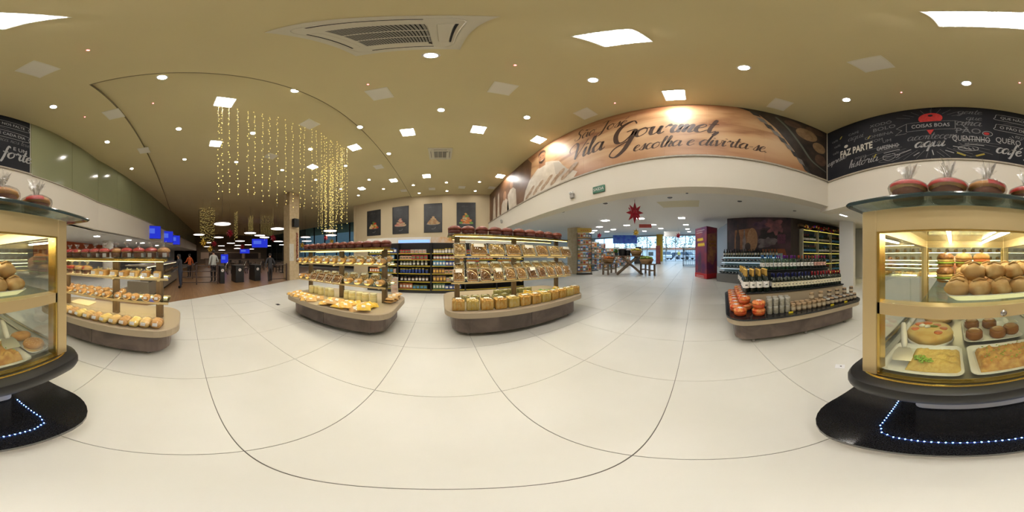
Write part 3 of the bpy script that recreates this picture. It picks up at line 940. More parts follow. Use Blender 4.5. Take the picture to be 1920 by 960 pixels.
def bun_bag(loc, label, group, rz=0.0, kind=0, s=1.0, mat=None):
    """clear bag with two or three plump buns"""
    t = thing('bun_bag', label, 'bread bag', loc, rz, group, s)
    spots = [(-0.0, -0.055), (0.0, 0.055)] if kind == 0 else [(-0.0, -0.07), (0.0, 0.0), (0.0, 0.07)]
    bm_ = cached('bun%d' % kind, lambda: MB().blob((0, 0, 0.056), (0.072, 0.062 if kind == 0 else 0.045, 0.055), 14, 9, 0.12, kind + 2).mesh('bun', 'all'))
    for x, y in spots:
        ob('bun', bm_, mat or (m_bun if kind == 0 else m_crust), t, (x, y, 0), (0, 0, RND.uniform(-0.2, 0.2)))
    bag = cached('bunbag%d' % kind, lambda: MB().blob((0, 0, 0.066), (0.09, 0.135, 0.066), 16, 9, 0.16, kind + 9).mesh('clear_bag', 'all'))
    b = ob('clear_bag', bag, g_cello, t)
    ob('bag_crimp', cached('crimp', lambda: MB().add([(-0.07 + 0.014 * i, 0.13 + 0.008 * (i % 2), 0.05) for i in range(11)] + [(-0.08 + 0.016 * i, 0.15 + 0.012 * (i % 2), 0.14) for i in range(11)], [(i, i + 1, 12 + i, 11 + i) for i in range(10)]).mesh('bag_crimp')), g_cello, b)
    ob('label', cached('bunlabel', lambda: MB().add([(-0.03, -0.128, 0.055), (0.03, -0.128, 0.055), (0.03, -0.112, 0.098), (-0.03, -0.112, 0.098)], [(0, 1, 2, 3)]).mesh('label')), m_label, t)
    return t


def loaf_bag(loc, label, group, rz=0.0, s=1.0, mat=None):
    """sliced loaf in a clear bag with pleated end"""
    t = thing('loaf_bag', label, 'bread bag', loc, rz, group, s)
    def loaf():
        b = MB()
        for i in range(9):
            b.rbox(-0.052, 0.052, -0.1 + i * 0.022, -0.1 + i * 0.022 + 0.02, 0.004, 0.095, 0.009, 2)
        return b.mesh('sliced_loaf', True)
    o = ob('sliced_loaf', cached('loaf', loaf), mat or m_crust2, t)
    o['kind'] = 'stuff'
    bg = ob('clear_bag', cached('loafbag', lambda: MB().blob((0, 0, 0.053), (0.075, 0.135, 0.062), 14, 9, 0.14, 4).mesh('clear_bag', 'all')), g_cello, t)
    ob('bag_tail', cached('tail', lambda: frill_mesh(31, 0.09, 0.02, 0.06)), g_cello, bg, (0, 0.11, 0.06), (-0.6, 0, 0))
    ob('label', cached('loaflabel', lambda: MB().add([(-0.04, -0.128, 0.02), (0.04, -0.128, 0.02), (0.04, -0.122, 0.075), (-0.04, -0.122, 0.075)], [(0, 1, 2, 3)]).mesh('label')), m_label, t)
    return t


def stick_pack(loc, label, group, rz=0.0, s=1.0, mat=None, tilt=0.0):
    """block of crisp sticks stacked upright in film, white label on top"""
    t = thing('snack_pack', label, 'snack pack', loc, group=group, sc=s, rot=(tilt, 0, rz))
    def sticks():
        b = MB(); r = random.Random(5)
        for i in range(9):
            for j in range(3):
                x = -0.085 + i * 0.0212; 
                b.rbox(x - 0.0095, x + 0.0095, -0.068 + j * 0.046, -0.068 + j * 0.046 + 0.043, 0.003, 0.115 + r.uniform(-0.008, 0.008), 0.006, 2)
        return b.mesh('crisp_sticks', True)
    o = ob('crisp_sticks', cached('sticks', sticks), mat or m_snack, t)
    o['kind'] = 'stuff'
    f = ob('film', cached('stickfilm', lambda: MB().rbox(-0.103, 0.103, -0.08, 0.08, 0.0, 0.135, 0.03, 4).mesh('film', 'all')), g_cello, t)
    ob('label', cached('sticklabel', lambda: MB().box(-0.045, 0.045, -0.035, 0.035, 0.1355, 0.1365).mesh('label')), m_label, t)
    return t


def pillow_mesh(seed, w=0.1, d=0.075, h=0.028):
    b = MB(); n, m = 10, 8; r = random.Random(seed); vs = []
    for side in (1, -1):
        for j in range(m + 1):
            for i in range(n + 1):
                x, y = -1 + 2 * i / n, -1 + 2 * j / m
                q = max(0, (1 - x ** 4)) ** 0.5 * max(0, (1 - y ** 4)) ** 0.5
                z = h * q * (0.8 + 0.3 * noise.noise(Vector((x * 2, y * 2, seed * 3.7 + side)))) * side
                vs.append((x * w * (1 + 0.03 * (j % 2 if abs(x) == 1 else 0)), y * d, h + z * (1 if side > 0 else 0.8)))
    k = (n + 1) * (m + 1)
    fs = []
    for j in range(m):
        for i in range(n):
            a = j * (n + 1) + i
            fs += [(a, a + 1, a + n + 2, a + n + 1), (k + a + n + 1, k + a + n + 2, k + a + 1, k + a)]
    return b.add(vs, fs).mesh('packet', 'all')


def packet(loc, label, group, rz, mat, tilt=(0, 0), s=1.0, film=True, seed=0):
    """small pillow packet: the filled body, a printed label patch and crimped ends"""
    t = thing('snack_packet', label, 'snack packet', loc, group=group, sc=s, rot=(tilt[0], tilt[1], rz))
    ob('packet_body', cached('pil%d' % (seed % 4), lambda: pillow_mesh(seed % 4)), mat, t)
    ob('label', cached('pillabel', lambda: MB().box(-0.035, 0.02, -0.03, 0.03, 0.0535, 0.0555).mesh('label')), m_label, t)
    ob('crimped_end', cached('pilend', lambda: MB().box(-0.118, -0.098, -0.07, 0.07, 0.025, 0.029).mesh('crimped_end')), g_cello, t)
    return t


def jar(loc, label, group, body, lid, r=0.05, h=0.14, lab=None, name='jar', cat='jar'):
    t = thing(name, label, cat, loc, RND.uniform(0, 6), group)
    ob('jar_body', cached(('jb', r, h), lambda: MB().lathe([(r * 0.9, 0), (r, 0.008), (r, h * 0.72), (r * 0.94, h * 0.8), (r * 0.86, h * 0.84)], 18).mesh('jar_body', True)), body, t)
    ob('lid', cached(('jl', r, h), lambda: MB().lathe([(r * 0.93, h * 0.84), (r * 0.95, h * 0.86), (r * 0.95, h * 0.98), (r * 0.9, h)], 18).mesh('lid', True)), lid, t)
    if lab:
        ob('label', cached(('jw', r, h), lambda: MB().lathe([(r * 1.012, h * 0.2), (r * 1.012, h * 0.62)], 18, cap=False).mesh('label', True)), lab, t)
    return t


# ---------------------------------------------------------------- nut stand
# ten glazed cakes on the glass top
for i in range(10):
    x = -1.36 + 2.62 * i / 9
    glazed_cake(on(NA, x, -0.05 + RND.uniform(-0.02, 0.02), NA['ztop'] + 0.005), 'red-brown glazed cake, %s from the left along the nut stand top' % ORD[i], 'glazed cakes on the nut stand', 1.2)
for i in range(8):
    x = -1.28 + 2.62 * i / 7
    w = 0.345 if i else 0.24
    clam(on(NA, x, -0.27, NA['zs'][1] + 0.105), 'clear box of %s, %s from the left on the upper nut shelf' % (['pale mixed nuts', 'roasted nuts', 'mixed nuts'][0 if i == 0 else 1 + i % 2], ORD[i]), 'nut boxes on the upper shelf', 0, math.radians(60), w, 0.27, 0.11,
         [m_nut3, m_nut, m_nut3, m_nut][i % 4] if i else m_nut3, 0.85, 'k%d' % (i % 3), slip=i in (1, 4, 7))
for i in range(11):
    x = -1.30 + 2.66 * i / 10
    clam(on(NA, x, -0.29, NA['zs'][0] + 0.10), 'clear box of %s, %s from left in front on the lower nut shelf' % (['dark', 'roasted', 'brown'][i % 3] + ' nuts', ORD[i]), 'front nut boxes on the lower shelf', 0, math.radians(58), 0.225, 0.27, 0.11,
         [m_nut, m_nut2, m_nut2, m_nut, m_nut][i % 5], 0.7, 'j%d' % (i % 2), slip=i in (0, 3, 6))
for i in range(11):
    x = -1.26 + 2.66 * i / 10
    clam(on(NA, x, -0.02, NA['zs'][0] + 0.24), 'pale topped nut box, %s from left behind on the lower nut shelf' % ORD[i], 'rear nut boxes on the lower shelf', 0, math.radians(35), 0.225, 0.25, 0.10,
         m_nut3, 0.8, 'j%d' % (i % 2), slip=True)
def frontline(N, x, inset):
    L = N['L']
    return -(N['D'] / 2 + (0.12 if N['rz'] == 0 else 0.07) * max(0, 1 - (2 * x / L) ** 2)) + inset
for i in range(12):
    x = -1.34 + 2.66 * i / 11
    stick_pack(on(NA, x, frontline(NA, x, 0.2) + RND.uniform(-0.015, 0.015), NA['zb']), 'orange pack of crisp sticks, %s from the left along the nut stand front' % ORD[i], 'crisp stick packs on the nut stand', RND.uniform(-0.12, 0.12), (1.08, 1.2, 1.55), [m_snack, m_snacky][i % 3 == 1])
for i in range(5):
    x = -1.2 + 0.22 * i
    stick_pack(on(NA, x + 0.05, -0.12 + RND.uniform(-0.03, 0.03), NA['zb']), 'olive pack behind the first post of the nut stand, %s from the left' % ORD[i], 'olive packs on the nut stand', RND.uniform(-0.2, 0.2), 0.85, m_olive)
for i in range(5):
    stick_pack(on(NA, -0.3 + 0.21 * i, 0.28, NA['zb']), 'olive pack in the rear row of the nut stand board, %s from left' % ORD[i], 'rear olive packs on the nut stand', RND.uniform(-0.2, 0.2), 0.9, m_olive)
for i in range(16):
    x = 0.2 + 0.14 * (i % 8) + RND.uniform(-0.03, 0.03); row = i // 8
    packet(on(NA, x, -0.28 + 0.2 * row + RND.uniform(-0.03, 0.03), NA['zb'] + 0.005 + 0.0 * row + (0.05 if i % 3 == 0 else 0)), '%s printed packet, %s along the %s heap under the nut shelves' % ('green' if i in (5, 6, 7, 12, 13, 14) else 'yellow', ORD[i % 8], ['front', 'rear'][row]),
           'printed packets heaped on the nut stand', RND.uniform(-0.7, 0.7), m_greenp if i in (5, 6, 7, 12, 13, 14) else m_yellowp, (RND.uniform(0.1, 0.5), RND.uniform(-0.2, 0.2)), 1.0, seed=i)

# ---------------------------------------------------------------- bread stand
for i in range(12):
    x = -1.18 + 2.22 * i / 11
    glazed_cake(on(NB, x, -0.03, NB['ztop'] + 0.005), 'dark glazed cake, %s from the left along the top of the bread stand' % ORD[i], 'glazed cakes on the bread stand', 0.92)
for i in range(11):
    x = -1.2 + 2.22 * i / 10
    bun_bag(on(NB, x, -0.24, NB['zs'][1] + 0.002), 'bag of golden buns, %s from left in front on the upper bread shelf' % ORD[i], 'bun bags on the upper shelf', RND.uniform(-0.15, 0.15), 0, 1.08)
for i in range(11):
    x = -1.15 + 2.2 * i / 10
    bun_bag(on(NB, x, 0.06, NB['zs'][1] + 0.04), 'bag of buns, %s from left behind on the upper bread shelf' % ORD[i], 'rear bun bags on the upper shelf', RND.uniform(-0.2, 0.2), 0, 1.1)
for i in range(10):
    x = -1.15 + 2.14 * i / 9
    y = -0.22
    if 2 <= i <= 5:
        clam(on(NB, x, y - 0.03, NB['zs'][0] + 0.05), 'clear box of brown biscuits, %s from the left on the lower bread shelf' % ORD[i], 'biscuit boxes on the bread stand', 0, math.radians(50), 0.2, 0.2, 0.1, m_nut2, 0.8, 'j%d' % (i % 2))
    else:
        bun_bag(on(NB, x, y, NB['zs'][0] + 0.002), 'clear bag of rolls, %s from the left on the lower bread shelf' % ORD[i], 'roll bags on the lower shelf', RND.uniform(-0.2, 0.2), 1 if i < 2 else 0, 1.05)
for i in range(9):
    x = -1.1 + 2.14 * i / 8
    clam(on(NB, x, 0.06, NB['zs'][0] + 0.08), 'pale lidded box, %s from the left at the back of the lower bread shelf' % ORD[i], 'rear boxes on the bread stand', 0, math.radians(38), 0.2, 0.2, 0.1, m_nut3, 0.8, 'j%d' % (i % 2), slip=True)
for i in range(10):
    x = [-0.92, -0.78, -0.6, -0.42, -0.28, 0.14, 0.30, 0.46, 0.62, 0.78][i]
    jar(on(NB, x, -0.12 + 0.05 * (i % 2) , NB['zb']), 'cream jar with pale lid, %s from the left between the posts of the bread stand' % ORD[i], 'cream jars on the bread stand', m_cream, m_lidc, 0.075, 0.2, M('pale_yellow_label', (0.72, 0.66, 0.40), rough=0.6), 'cream_jar')
for i in range(12):
    a = i % 6; row = i // 6
    x = -1.12 + 0.155 * a + RND.uniform(-0.02, 0.02)
    packet(on(NB, x, frontline(NB, x, 0.14 + 0.19 * row) + RND.uniform(-0.02, 0.02), NB['zb'] + 0.002 + 0.0 * row), 'golden packet, %s in the %s row of the heap far on the bread stand' % (ORD[a], ['front', 'rear'][row]), 'snack packets in the far heap', RND.uniform(0.3, 1.2), [m_snack, m_crust2][i % 2], (RND.uniform(0.05, 0.4), RND.uniform(-0.2, 0.2)), 1.1, seed=i)
for i in range(18):
    a = i % 6; row = i // 6
    x = 0.02 + 0.17 * a + RND.uniform(-0.02, 0.02)
    packet(on(NB, x, frontline(NB, x, 0.13 + 0.16 * row) + RND.uniform(-0.02, 0.02), NB['zb'] + 0.002 + (0.045 if a % 2 and row < 2 else 0)), 'orange packet, %s in the %s row of the heap near on the bread stand' % (ORD[a], ['front', 'middle', 'rear'][row]), 'snack packets in the near heap', RND.uniform(0.2, 1.3), [m_snack, m_crust2, m_yellowp][i % 3], (RND.uniform(0.05, 0.4), RND.uniform(-0.25, 0.25)), 1.15, seed=i)
for i in range(8):
    packet(on(NB, 1.12 + RND.uniform(-0.03, 0.03), 0.05 + 0.13 * (i % 4), NB['zb'] + 0.002 + 0.06 * (i // 4)), 'bagged bread on the end of the bread stand, %s of the %s layer' % (ORD[i % 4], ['lower', 'upper'][i // 4]), 'breads on the end of the bread stand', RND.uniform(1.2, 1.9), m_crust2, (0.05, 0), 1.15, seed=i)

# ---------------------------------------------------------------- pastry stand
for i in range(11):
    x = -1.0 + 1.98 * i / 10
    panettone(on(NC, x, RND.uniform(-0.02, 0.02), NC['ztop'] + 0.006), '%s panettone in cellophane, %s from the glass case atop the pastry stand' % ('red wrapped' if i not in (2, 6, 10) else 'brown', ORD[i]), 'panettones on the pastry stand', 0.82, 0 if i not in (2, 6, 10) else 2, RND.uniform(0, 6))
for i in range(12):
    x = -1.0 + 1.9 * i / 11
    z = NC['zs'][1] + 0.002
    if i < 5:
        panettone(on(NC, x, -0.1, z), 'red topped bagged cake, %s from the glass case on the upper pastry shelf' % ORD[i], 'bagged cakes on the pastry shelf', 0.8, 1, RND.uniform(0, 6))
    else:
        loaf_bag(on(NC, x, -0.08, z), 'bagged sliced loaf, %s from the glass case on the upper pastry shelf' % ORD[i], 'loaves on the pastry shelf', RND.uniform(-0.2, 0.2) + PI / 2, 0.95, [m_crust, m_crust2][i % 2])
for i in range(26):
    a = i % 13; row = i // 13
    x = -1.0 + 1.9 * a / 12 + RND.uniform(-0.02, 0.02)
    mt = m_crust2 if a < 10 else m_choc
    if row == 0:
        bun_bag(on(NC, x, -0.13, NC['zs'][0] + 0.002), '%s pastry bag, %s from the glass case in front on the lower pastry shelf' % ('golden' if a < 10 else 'brown', ORD[a]), 'pastry bags on the lower shelf', PI / 2 + RND.uniform(-0.3, 0.3), 1, 0.8)
    elif a < 9:
        bun_bag(on(NC, x, 0.08, NC['zs'][0] + 0.01), 'golden pastry bag, %s from the glass case behind on the lower pastry shelf' % ORD[a], 'rear pastry bags on the lower shelf', PI / 2 + RND.uniform(-0.3, 0.3), 1, 0.85)
for i in range(15):
    x = -1.06 + 2.0 * i / 14
    bun_bag(on(NC, x, frontline(NC, x, 0.16), NC['zb']), 'yellow bagged pastry, %s from the glass case on the pastry stand board' % ORD[i], 'pastry packs on the board', NC['rz'] + RND.uniform(-0.2, 0.2), 1, (1.05, 1.0, 0.95), [m_snacky, m_cheese_y, m_bun][i % 3])
ob('cake_board', MB().rbox(-0.35, 0.1, -0.12, 0.2, 0, 0.02, 0.03, 3), M('pale_card', (0.75, 0.66, 0.45), rough=0.6), None, on(NC, -0.5, 0.18, NC['zb']), PI / 2, label='pale flat tray lying behind the posts of the pastry stand', cat='tray')
# ---------------------------------------------------------------- glass pastry case (front at y = -0.62, seen from half a metre)
m_granite = M('black_granite', (0.008, 0.008, 0.009), (0.02, 0.02, 0.022), 180, rough=0.12)
m_tray = M('white_melamine', (0.78, 0.77, 0.73), rough=0.3)
m_steel = M('brushed_steel', (0.5, 0.49, 0.46), rough=0.35, metal=0.9)
g_case = GLASS('case_glass', (0.96, 0.98, 0.96), 0.015, 0.01, edge=0.45)
X0, X1, Y0, Y1 = -0.70, 0.385, -0.62, -2.05
case = thing('pastry_case', 'tall champagne-framed glass pastry case on a black plinth with blue lights', 'display case', (0, 0, 0))
plinth = [(x - 0.09, y - 1.28) for x, y in rrect(1.56, 1.66, 0.30, 8)]
ob('plinth_foot', MB().prism([(x * 0.88 - 0.012, (y + 1.28) * 0.88 - 1.28) for x, y in plinth], 0, 0.17), M('grey_brown_plinth', (0.26, 0.22, 0.19), rough=0.6), case)
ob('plinth_rim', MB().prism([(x * 0.985, (y + 1.28) * 0.985 - 1.28) for x, y in plinth], 0.17, 0.215), m_slate, case)
pl = ob('plinth_slab', MB().prism(plinth, 0.215, 0.25), m_granite, case)
led_path = [(0.33, -0.95), (0.325, -0.8), (0.315, -0.66), (0.28, -0.60), (0.22, -0.575), (0.1, -0.565), (-0.1, -0.56), (-0.3, -0.555), (-0.42, -0.555), (-0.49, -0.575), (-0.52, -0.64), (-0.525, -0.75), (-0.53, -0.9)]
ob('light_tape', MB().tube([(x, y, 0.2525) for x, y in led_path], 0.0035, 4), M('dark_blue_tape', (0.01, 0.03, 0.15), rough=0.3), pl)
e_blue = EM('blue_led_glow', (0.12, 0.36, 1.0), 55)
pts = []
for (a, b) in zip(led_path, led_path[1:]):
    L = math.hypot(b[0] - a[0], b[1] - a[1]); n = max(1, int(L / 0.024))
    pts += [(a[0] + (b[0] - a[0]) * k / n, a[1] + (b[1] - a[1]) * k / n) for k in range(n)]
me = MB().blob((0, 0, 0.2575), (0.0035, 0.0035, 0.003), 6, 4).mesh('blue_diode', 'all')
for x, y in pts:
    ob('blue_diode', me, e_blue, pl, (x, y, 0))
ob('pedestal', MB().rbox(-0.52, 0.22, -1.95, -0.9, 0.25, 0.79, 0.05, 4), M('grey_pedestal', (0.42, 0.41, 0.39), rough=0.5), case, smooth=True)
ob('control_box', MB().box(0.15, 0.3, -1.1, -0.96, 0.25, 0.42), m_black, case)
ledge = [(x - 0.158, y - 1.33) for x, y in rrect(1.20, 1.53, 0.13, 6)]
lo = MB()
prof = [(0.0, 0.785), (0.02, 0.792), (0.03, 0.82), (0.03, 0.845), (0.02, 0.87), (0.0, 0.878)]
n = len(ledge); vs = []
for o, z in prof:
    vs += [((x + 0.158) * (1 + o / 0.6) - 0.158, (y + 1.33) * (1 + o / 0.78) - 1.33, z) for x, y in ledge]
lo.add(vs, [(j * n + i, j * n + (i + 1) % n, (j + 1) * n + (i + 1) % n, (j + 1) * n + i) for j in range(len(prof) - 1) for i in range(n)] + [tuple(reversed(range(n))), tuple(range((len(prof) - 1) * n, len(prof) * n))])
ob('ledge', lo, m_black, case, smooth=True)
ob('ledge_trim', MB().tube([(x, y, 0.881) for x, y in [(q[0] * 0.97 - 0.004, (q[1] + 1.33) * 0.95 - 1.33) for q in ledge]], 0.006, 6, True), m_goldd, case)
ob('deck', MB().box(X0 + 0.03, X1 - 0.03, Y1 + 0.03, Y0 - 0.03, 0.878, 0.888), m_steel, case)
# frame
for x in (X0 + 0.035, X1 - 0.035):
    for y in (Y0 - 0.035, Y1 + 0.035):
        p = ob('corner_post', MB().rbox(x - 0.036, x + 0.036, y - 0.036, y + 0.036, 0.88, 1.70, 0.006, 2), m_gold, case)
        sx = -1 if x > 0 else 1; sy = -1 if y > -1 else 1
        ob('post_bead', MB().box(x + sx * 0.036, x + sx * 0.048, y - 0.03, y + 0.03, 0.885, 1.6), m_goldd, p)
for z0, z1, nm in ((1.605, 1.70, 'header'), (0.879, 0.885, 'sill_bar')):
    for y in (Y0 - 0.035, Y1 + 0.035):
        ob(nm, MB().box(X0 + 0.07, X1 - 0.07, y - 0.03, y + 0.033, z0, z1), m_gold if z0 > 1 else m_goldd, case)
    for x in (X0 + 0.035, X1 - 0.035):
        ob(nm, MB().box(x - 0.03, x + 0.03, Y1 + 0.07, Y0 - 0.07, z0, z1), m_gold, case)
for y in (Y0 - 0.035, Y1 + 0.035):
    b = ob('mid_bar', MB().box(X0 + 0.07, X1 - 0.07, y - 0.03, y + 0.03, 1.243, 1.297), m_gold, case)
    if y > -1:
        ob('lock', MB().lathe([(0.012, 0), (0.014, 0.006), (0.008, 0.01)], 12), m_chrome, b, (-0.2, y + 0.03, 1.262), (-PI / 2, 0, 0))
ob('header_bead', MB().box(X0 + 0.07, X1 - 0.07, Y0 - 0.012, Y0 - 0.004, 1.598, 1.61), m_goldd, case)
# panes
for z0, z1 in ((0.886, 1.242), (1.298, 1.604)):
    ob('front_pane', MB().box(X0 + 0.07, X1 - 0.07, Y0 - 0.014, Y0 - 0.010, z0, z1), g_case, case)
    ob('back_pane', MB().box(X0 + 0.07, X1 - 0.07, Y1 + 0.033, Y1 + 0.037, z0, z1), g_case, case)
for x in (X0 + 0.035, X1 - 0.035):
    for k in (0, 1):
        ya = Y0 - 0.07 - k * 0.64; yb = ya - 0.645
        ob('side_pane', MB().box(x - 0.002 + k * 0.006, x + 0.002 + k * 0.006, yb, ya, 0.896, 1.604), g_case, case)
    ob('side_rail', MB().box(x - 0.02, x + 0.02, Y1 + 0.07, Y0 - 0.07, 0.895, 0.912), m_steel, case)
ob('roof_panel', MB().box(X0 + 0.06, X1 - 0.06, Y1 + 0.06, Y0 - 0.06, 1.683, 1.69), M('pale_gold_mirror_roof', (0.72, 0.66, 0.46), rough=0.12, metal=0.6), case)
ob('glass_top', MB().prism([(x - 0.205, y - 1.31) for x, y in rrect(1.27, 1.52, 0.03, 3)], 1.715, 1.731), g_dark, case)
ob('glass_top_edge', MB().tube([(x - 0.205, y - 1.31, 1.723) for x, y in rrect(1.27, 1.52, 0.03, 3)], 0.0085, 4, True), M('dark_teal_glass_edge', (0.01, 0.035, 0.04), rough=0.15), case)
for x in (-0.45, 0.15):
    ob('top_spacer', MB().lathe([(0.015, 1.70), (0.015, 1.715)], 10, (x, -0.75, 0)), m_chrome, case)
ob('shelf', MB().box(X0 + 0.05, 0.14, -1.9, -0.665, 1.283, 1.292), g_shelf, case)
e_tube = EM('case_tube_glow', (1.0, 0.90, 0.62), 45)
for x in (0.03, -0.36):
    tb = ob('tube_holder', MB().box(x - 0.018, x + 0.018, -1.95, -0.8, 1.672, 1.683), m_white_pl, case)
    ob('light_tube', MB().tube([(x, -0.82, 1.662), (x, -1.93, 1.662)], 0.011, 8), e_tube, tb)

ob('light_tube', MB().tube([(X0 + 0.1, -0.69, 1.236), (X1 - 0.1, -0.69, 1.236)], 0.007, 8), e_warm2, case)
ob('light_tube', MB().tube([(X0 + 0.1, -1.88, 1.27), (X1 - 0.1, -1.88, 1.27)], 0.008, 8), e_warm2, case)

# ---------------------------------------------------------------- food in the case
def tray(label, x0, x1, y0, y1, z, mat=None, h=0.025, name='serving_tray', group=None):
    t = thing(name, label, 'tray', ((x0 + x1) / 2, (y0 + y1) / 2, z), group=group)
    w, d = x1 - x0, y1 - y0
    lo = rrect(w * 0.86, d * 0.84, 0.03, 4); hi = rrect(w, d, 0.04, 4); n = len(lo)
    b = MB(); b.prism(lo, 0, 0.005, top=True)
    b.add([(x, y, 0.0) for x, y in lo] + [(x, y, h) for x, y in hi] + [(x * 0.965, y * 0.95, h) for x, y in hi] + [(x * 0.97, y * 0.97, 0.006) for x, y in lo],
          [(i, (i + 1) % n, n + (i + 1) % n, n + i) for i in range(n)] + [(n + i, n + (i + 1) % n, 2 * n + (i + 1) % n, 2 * n + i) for i in range(n)] + [(2 * n + i, 2 * n + (i + 1) % n, 3 * n + (i + 1) % n, 3 * n + i) for i in range(n)])
    ob('dish', b, mat or m_tray, t, smooth=True)
    ob('rolled_rim', MB().tube([(x * 0.985, y * 0.98, h) for x, y in hi], 0.003, 5, True), mat or m_tray, t)
    return t


def lumpy_block(w, d, h, seed, amp, nx=26, ny=20, r=0.02):
    b = MB(); vs = []
    for j in range(ny + 1):
        for i in range(nx + 1):
            x = -w / 2 + w * i / nx; y = -d / 2 + d * j / ny
            e = min(1, min(i, nx - i) / 2.5, min(j, ny - j) / 2.5) ** 0.5 if min(i, nx - i, j, ny - j) > 0 else 0
            z = h * e + amp * e * (noise.noise(Vector((x * 28, y * 28, seed))) + 0.6 * noise.noise(Vector((x * 70, y * 70, seed))))
            vs.append((x, y, max(0.0, z)))
    return b.add(vs, [(j * (nx + 1) + i, j * (nx + 1) + i + 1, (j + 1) * (nx + 1) + i + 1, (j + 1) * (nx + 1) + i) for j in range(ny) for i in range(nx)])


m_shred = M('shredded_potato', (0.68, 0.50, 0.14), (0.62, 0.40, 0.10), 60, rough=0.6, bump=0.6)
m_gratin = M('baked_gratin', (0.62, 0.38, 0.10), (0.42, 0.18, 0.03), 26, rough=0.5, bump=0.5)
m_lettuce = M('lettuce_green', (0.22, 0.42, 0.03), (0.38, 0.55, 0.08), 30, rough=0.5)
m_tomato = M('tomato_red', (0.60, 0.13, 0.03), (0.66, 0.2, 0.06), 25, rough=0.3)
m_cheese = M('melted_cheese', (0.74, 0.55, 0.20), (0.70, 0.42, 0.12), 14, rough=0.5)
m_egg = M('boiled_egg', (0.80, 0.78, 0.68), rough=0.4)
m_roll = M('bread_roll', (0.58, 0.27, 0.07), (0.82, 0.58, 0.27), 14, rough=0.6)
m_caramel = M('caramel_pudding', (0.26, 0.09, 0.02), (0.36, 0.14, 0.03), 8, rough=0.2)
ZD = 0.889
tray('white tray under the yellow shredded bake at the case front', -0.05, 0.33, -0.95, -0.645, ZD, group=None)
t = thing('shredded_bake', 'yellow shredded potato bake with lettuce on top', 'baked dish', (0.085, -0.79, ZD + 0.007))
ob('bake', lumpy_block(0.25, 0.20, 0.045, 1, 0.012), m_shred, t, smooth='all')
lt = MB(); r = random.Random(4)
for i in range(34):
    a = r.uniform(0, 6.28); q = r.uniform(0, 1) ** 0.5
    lt.blob((0.05 + 0.05 * q * math.cos(a), 0.05 + 0.03 * q * math.sin(a), 0.052 + r.uniform(0, 0.008)), (0.012, 0.006, 0.004), 5, 4, 0.3, i, Matrix.Rotation(r.uniform(0, 3), 3, 'Z'))
ob('chopped_lettuce', lt, m_lettuce, t, smooth='all', kind='stuff')
tray('white tray under the browned gratin at the case front', -0.49, -0.075, -0.95, -0.645, ZD)
t = thing('gratin', 'golden brown cheesy gratin filling the wide white tray', 'baked dish', (-0.285, -0.79, ZD + 0.007))
ob('crust', lumpy_block(0.33, 0.21, 0.05, 6, 0.022, 34, 24), m_gratin, t, smooth='all')
gm = MB()
for i in range(40):
    gm.blob((r.uniform(-0.14, 0.14), r.uniform(-0.085, 0.085), 0.052 + r.uniform(0, 0.008)), (0.007, 0.003, 0.003), 5, 4, rot=Matrix.Rotation(r.uniform(0, 3), 3, 'Z'))
ob('herbs', gm, m_lettuce, t, smooth='all', kind='stuff')
# salad pizza
t = thing('topped_pizza', 'cheese pizza with tomato slices and eggs behind the shredded bake', 'pizza', (0.155, -1.12, ZD))
ob('board', MB().lathe([(0.165, 0), (0.165, 0.012)], 28), m_tray, t)
ob('cheese_base', MB().lathe([(0.155, 0.012), (0.158, 0.05), (0.15, 0.068), (0.08, 0.08), (0, 0.083)], 30, wob=lambda a, z: 1 + 0.03 * math.sin(5 * a)), m_cheese, t, smooth='all')
for x, y, s in ((0.09, -0.06, 1), (0.03, -0.085, 1.1), (-0.04, -0.05, 1), (-0.09, 0.0, 0.9), (0.1, 0.03, 0.9), (-0.06, 0.07, 0.9)):
    ob('tomato_slice', cached('tom', lambda: MB().lathe([(0.03, 0), (0.033, 0.004), (0.03, 0.008), (0.0, 0.009)], 14).mesh('tomato_slice', 'all')), m_tomato, t, (x, y, 0.074), sc=s)
for x, y in ((0.06, -0.01), (0.02, 0.0)):
    ob('egg_half', cached('egg', lambda: MB().blob((0, 0, 0), (0.024, 0.017, 0.014), 12, 8).mesh('egg_half', 'all')), m_egg, t, (x, y, 0.088), (0, 0, 0.6))
ob('gherkin', MB().blob((0, 0, 0), (0.035, 0.011, 0.009), 10, 7), M('gherkin_green', (0.2, 0.24, 0.05), rough=0.4), t, (-0.02, -0.01, 0.088), smooth='all')
# caramel puddings
tray('white tray holding the brown caramel cakes', -0.47, -0.07, -1.42, -1.0, ZD)
for i, (x, y, w) in enumerate([(-0.145, -1.10, 'nearest the salad pizza, in front'), (-0.31, -1.10, 'in the middle of the front row'), (-0.42, -1.13, 'by the paper cup'), (-0.15, -1.29, 'nearest the salad pizza, behind'), (-0.29, -1.28, 'in the middle of the rear row')]):
    t = thing('caramel_cake', 'small round brown caramel cake ' + w, 'cake', (x, y, ZD + 0.006), group='brown caramel cakes')
    ob('cake_body', cached('cc', lambda: MB().lathe([(0.052, 0), (0.06, 0.012), (0.058, 0.05), (0.05, 0.062)], 22).mesh('cake_body', 'all')), m_caramel, t)
    ob('glaze_top', cached('cg', lambda: MB().lathe([(0.05, 0.0625), (0.03, 0.071), (0, 0.072)], 22).mesh('glaze_top', 'all')), M('caramel_glaze', (0.42, 0.19, 0.06), (0.5, 0.27, 0.1), 20, rough=0.15), t)
t = thing('sauce_cup', 'small pale square cup standing at the caramel cakes', 'cup', (-0.47, -1.22, ZD + 0.006))
ob('cup', MB().prism(rrect(0.07, 0.07, 0.012, 2), 0, 0.05), m_tray, t)
ob('sauce', MB().prism(rrect(0.055, 0.055, 0.01, 2), 0.05, 0.053), M('pale_sauce', (0.55, 0.5, 0.4), rough=0.3), t)
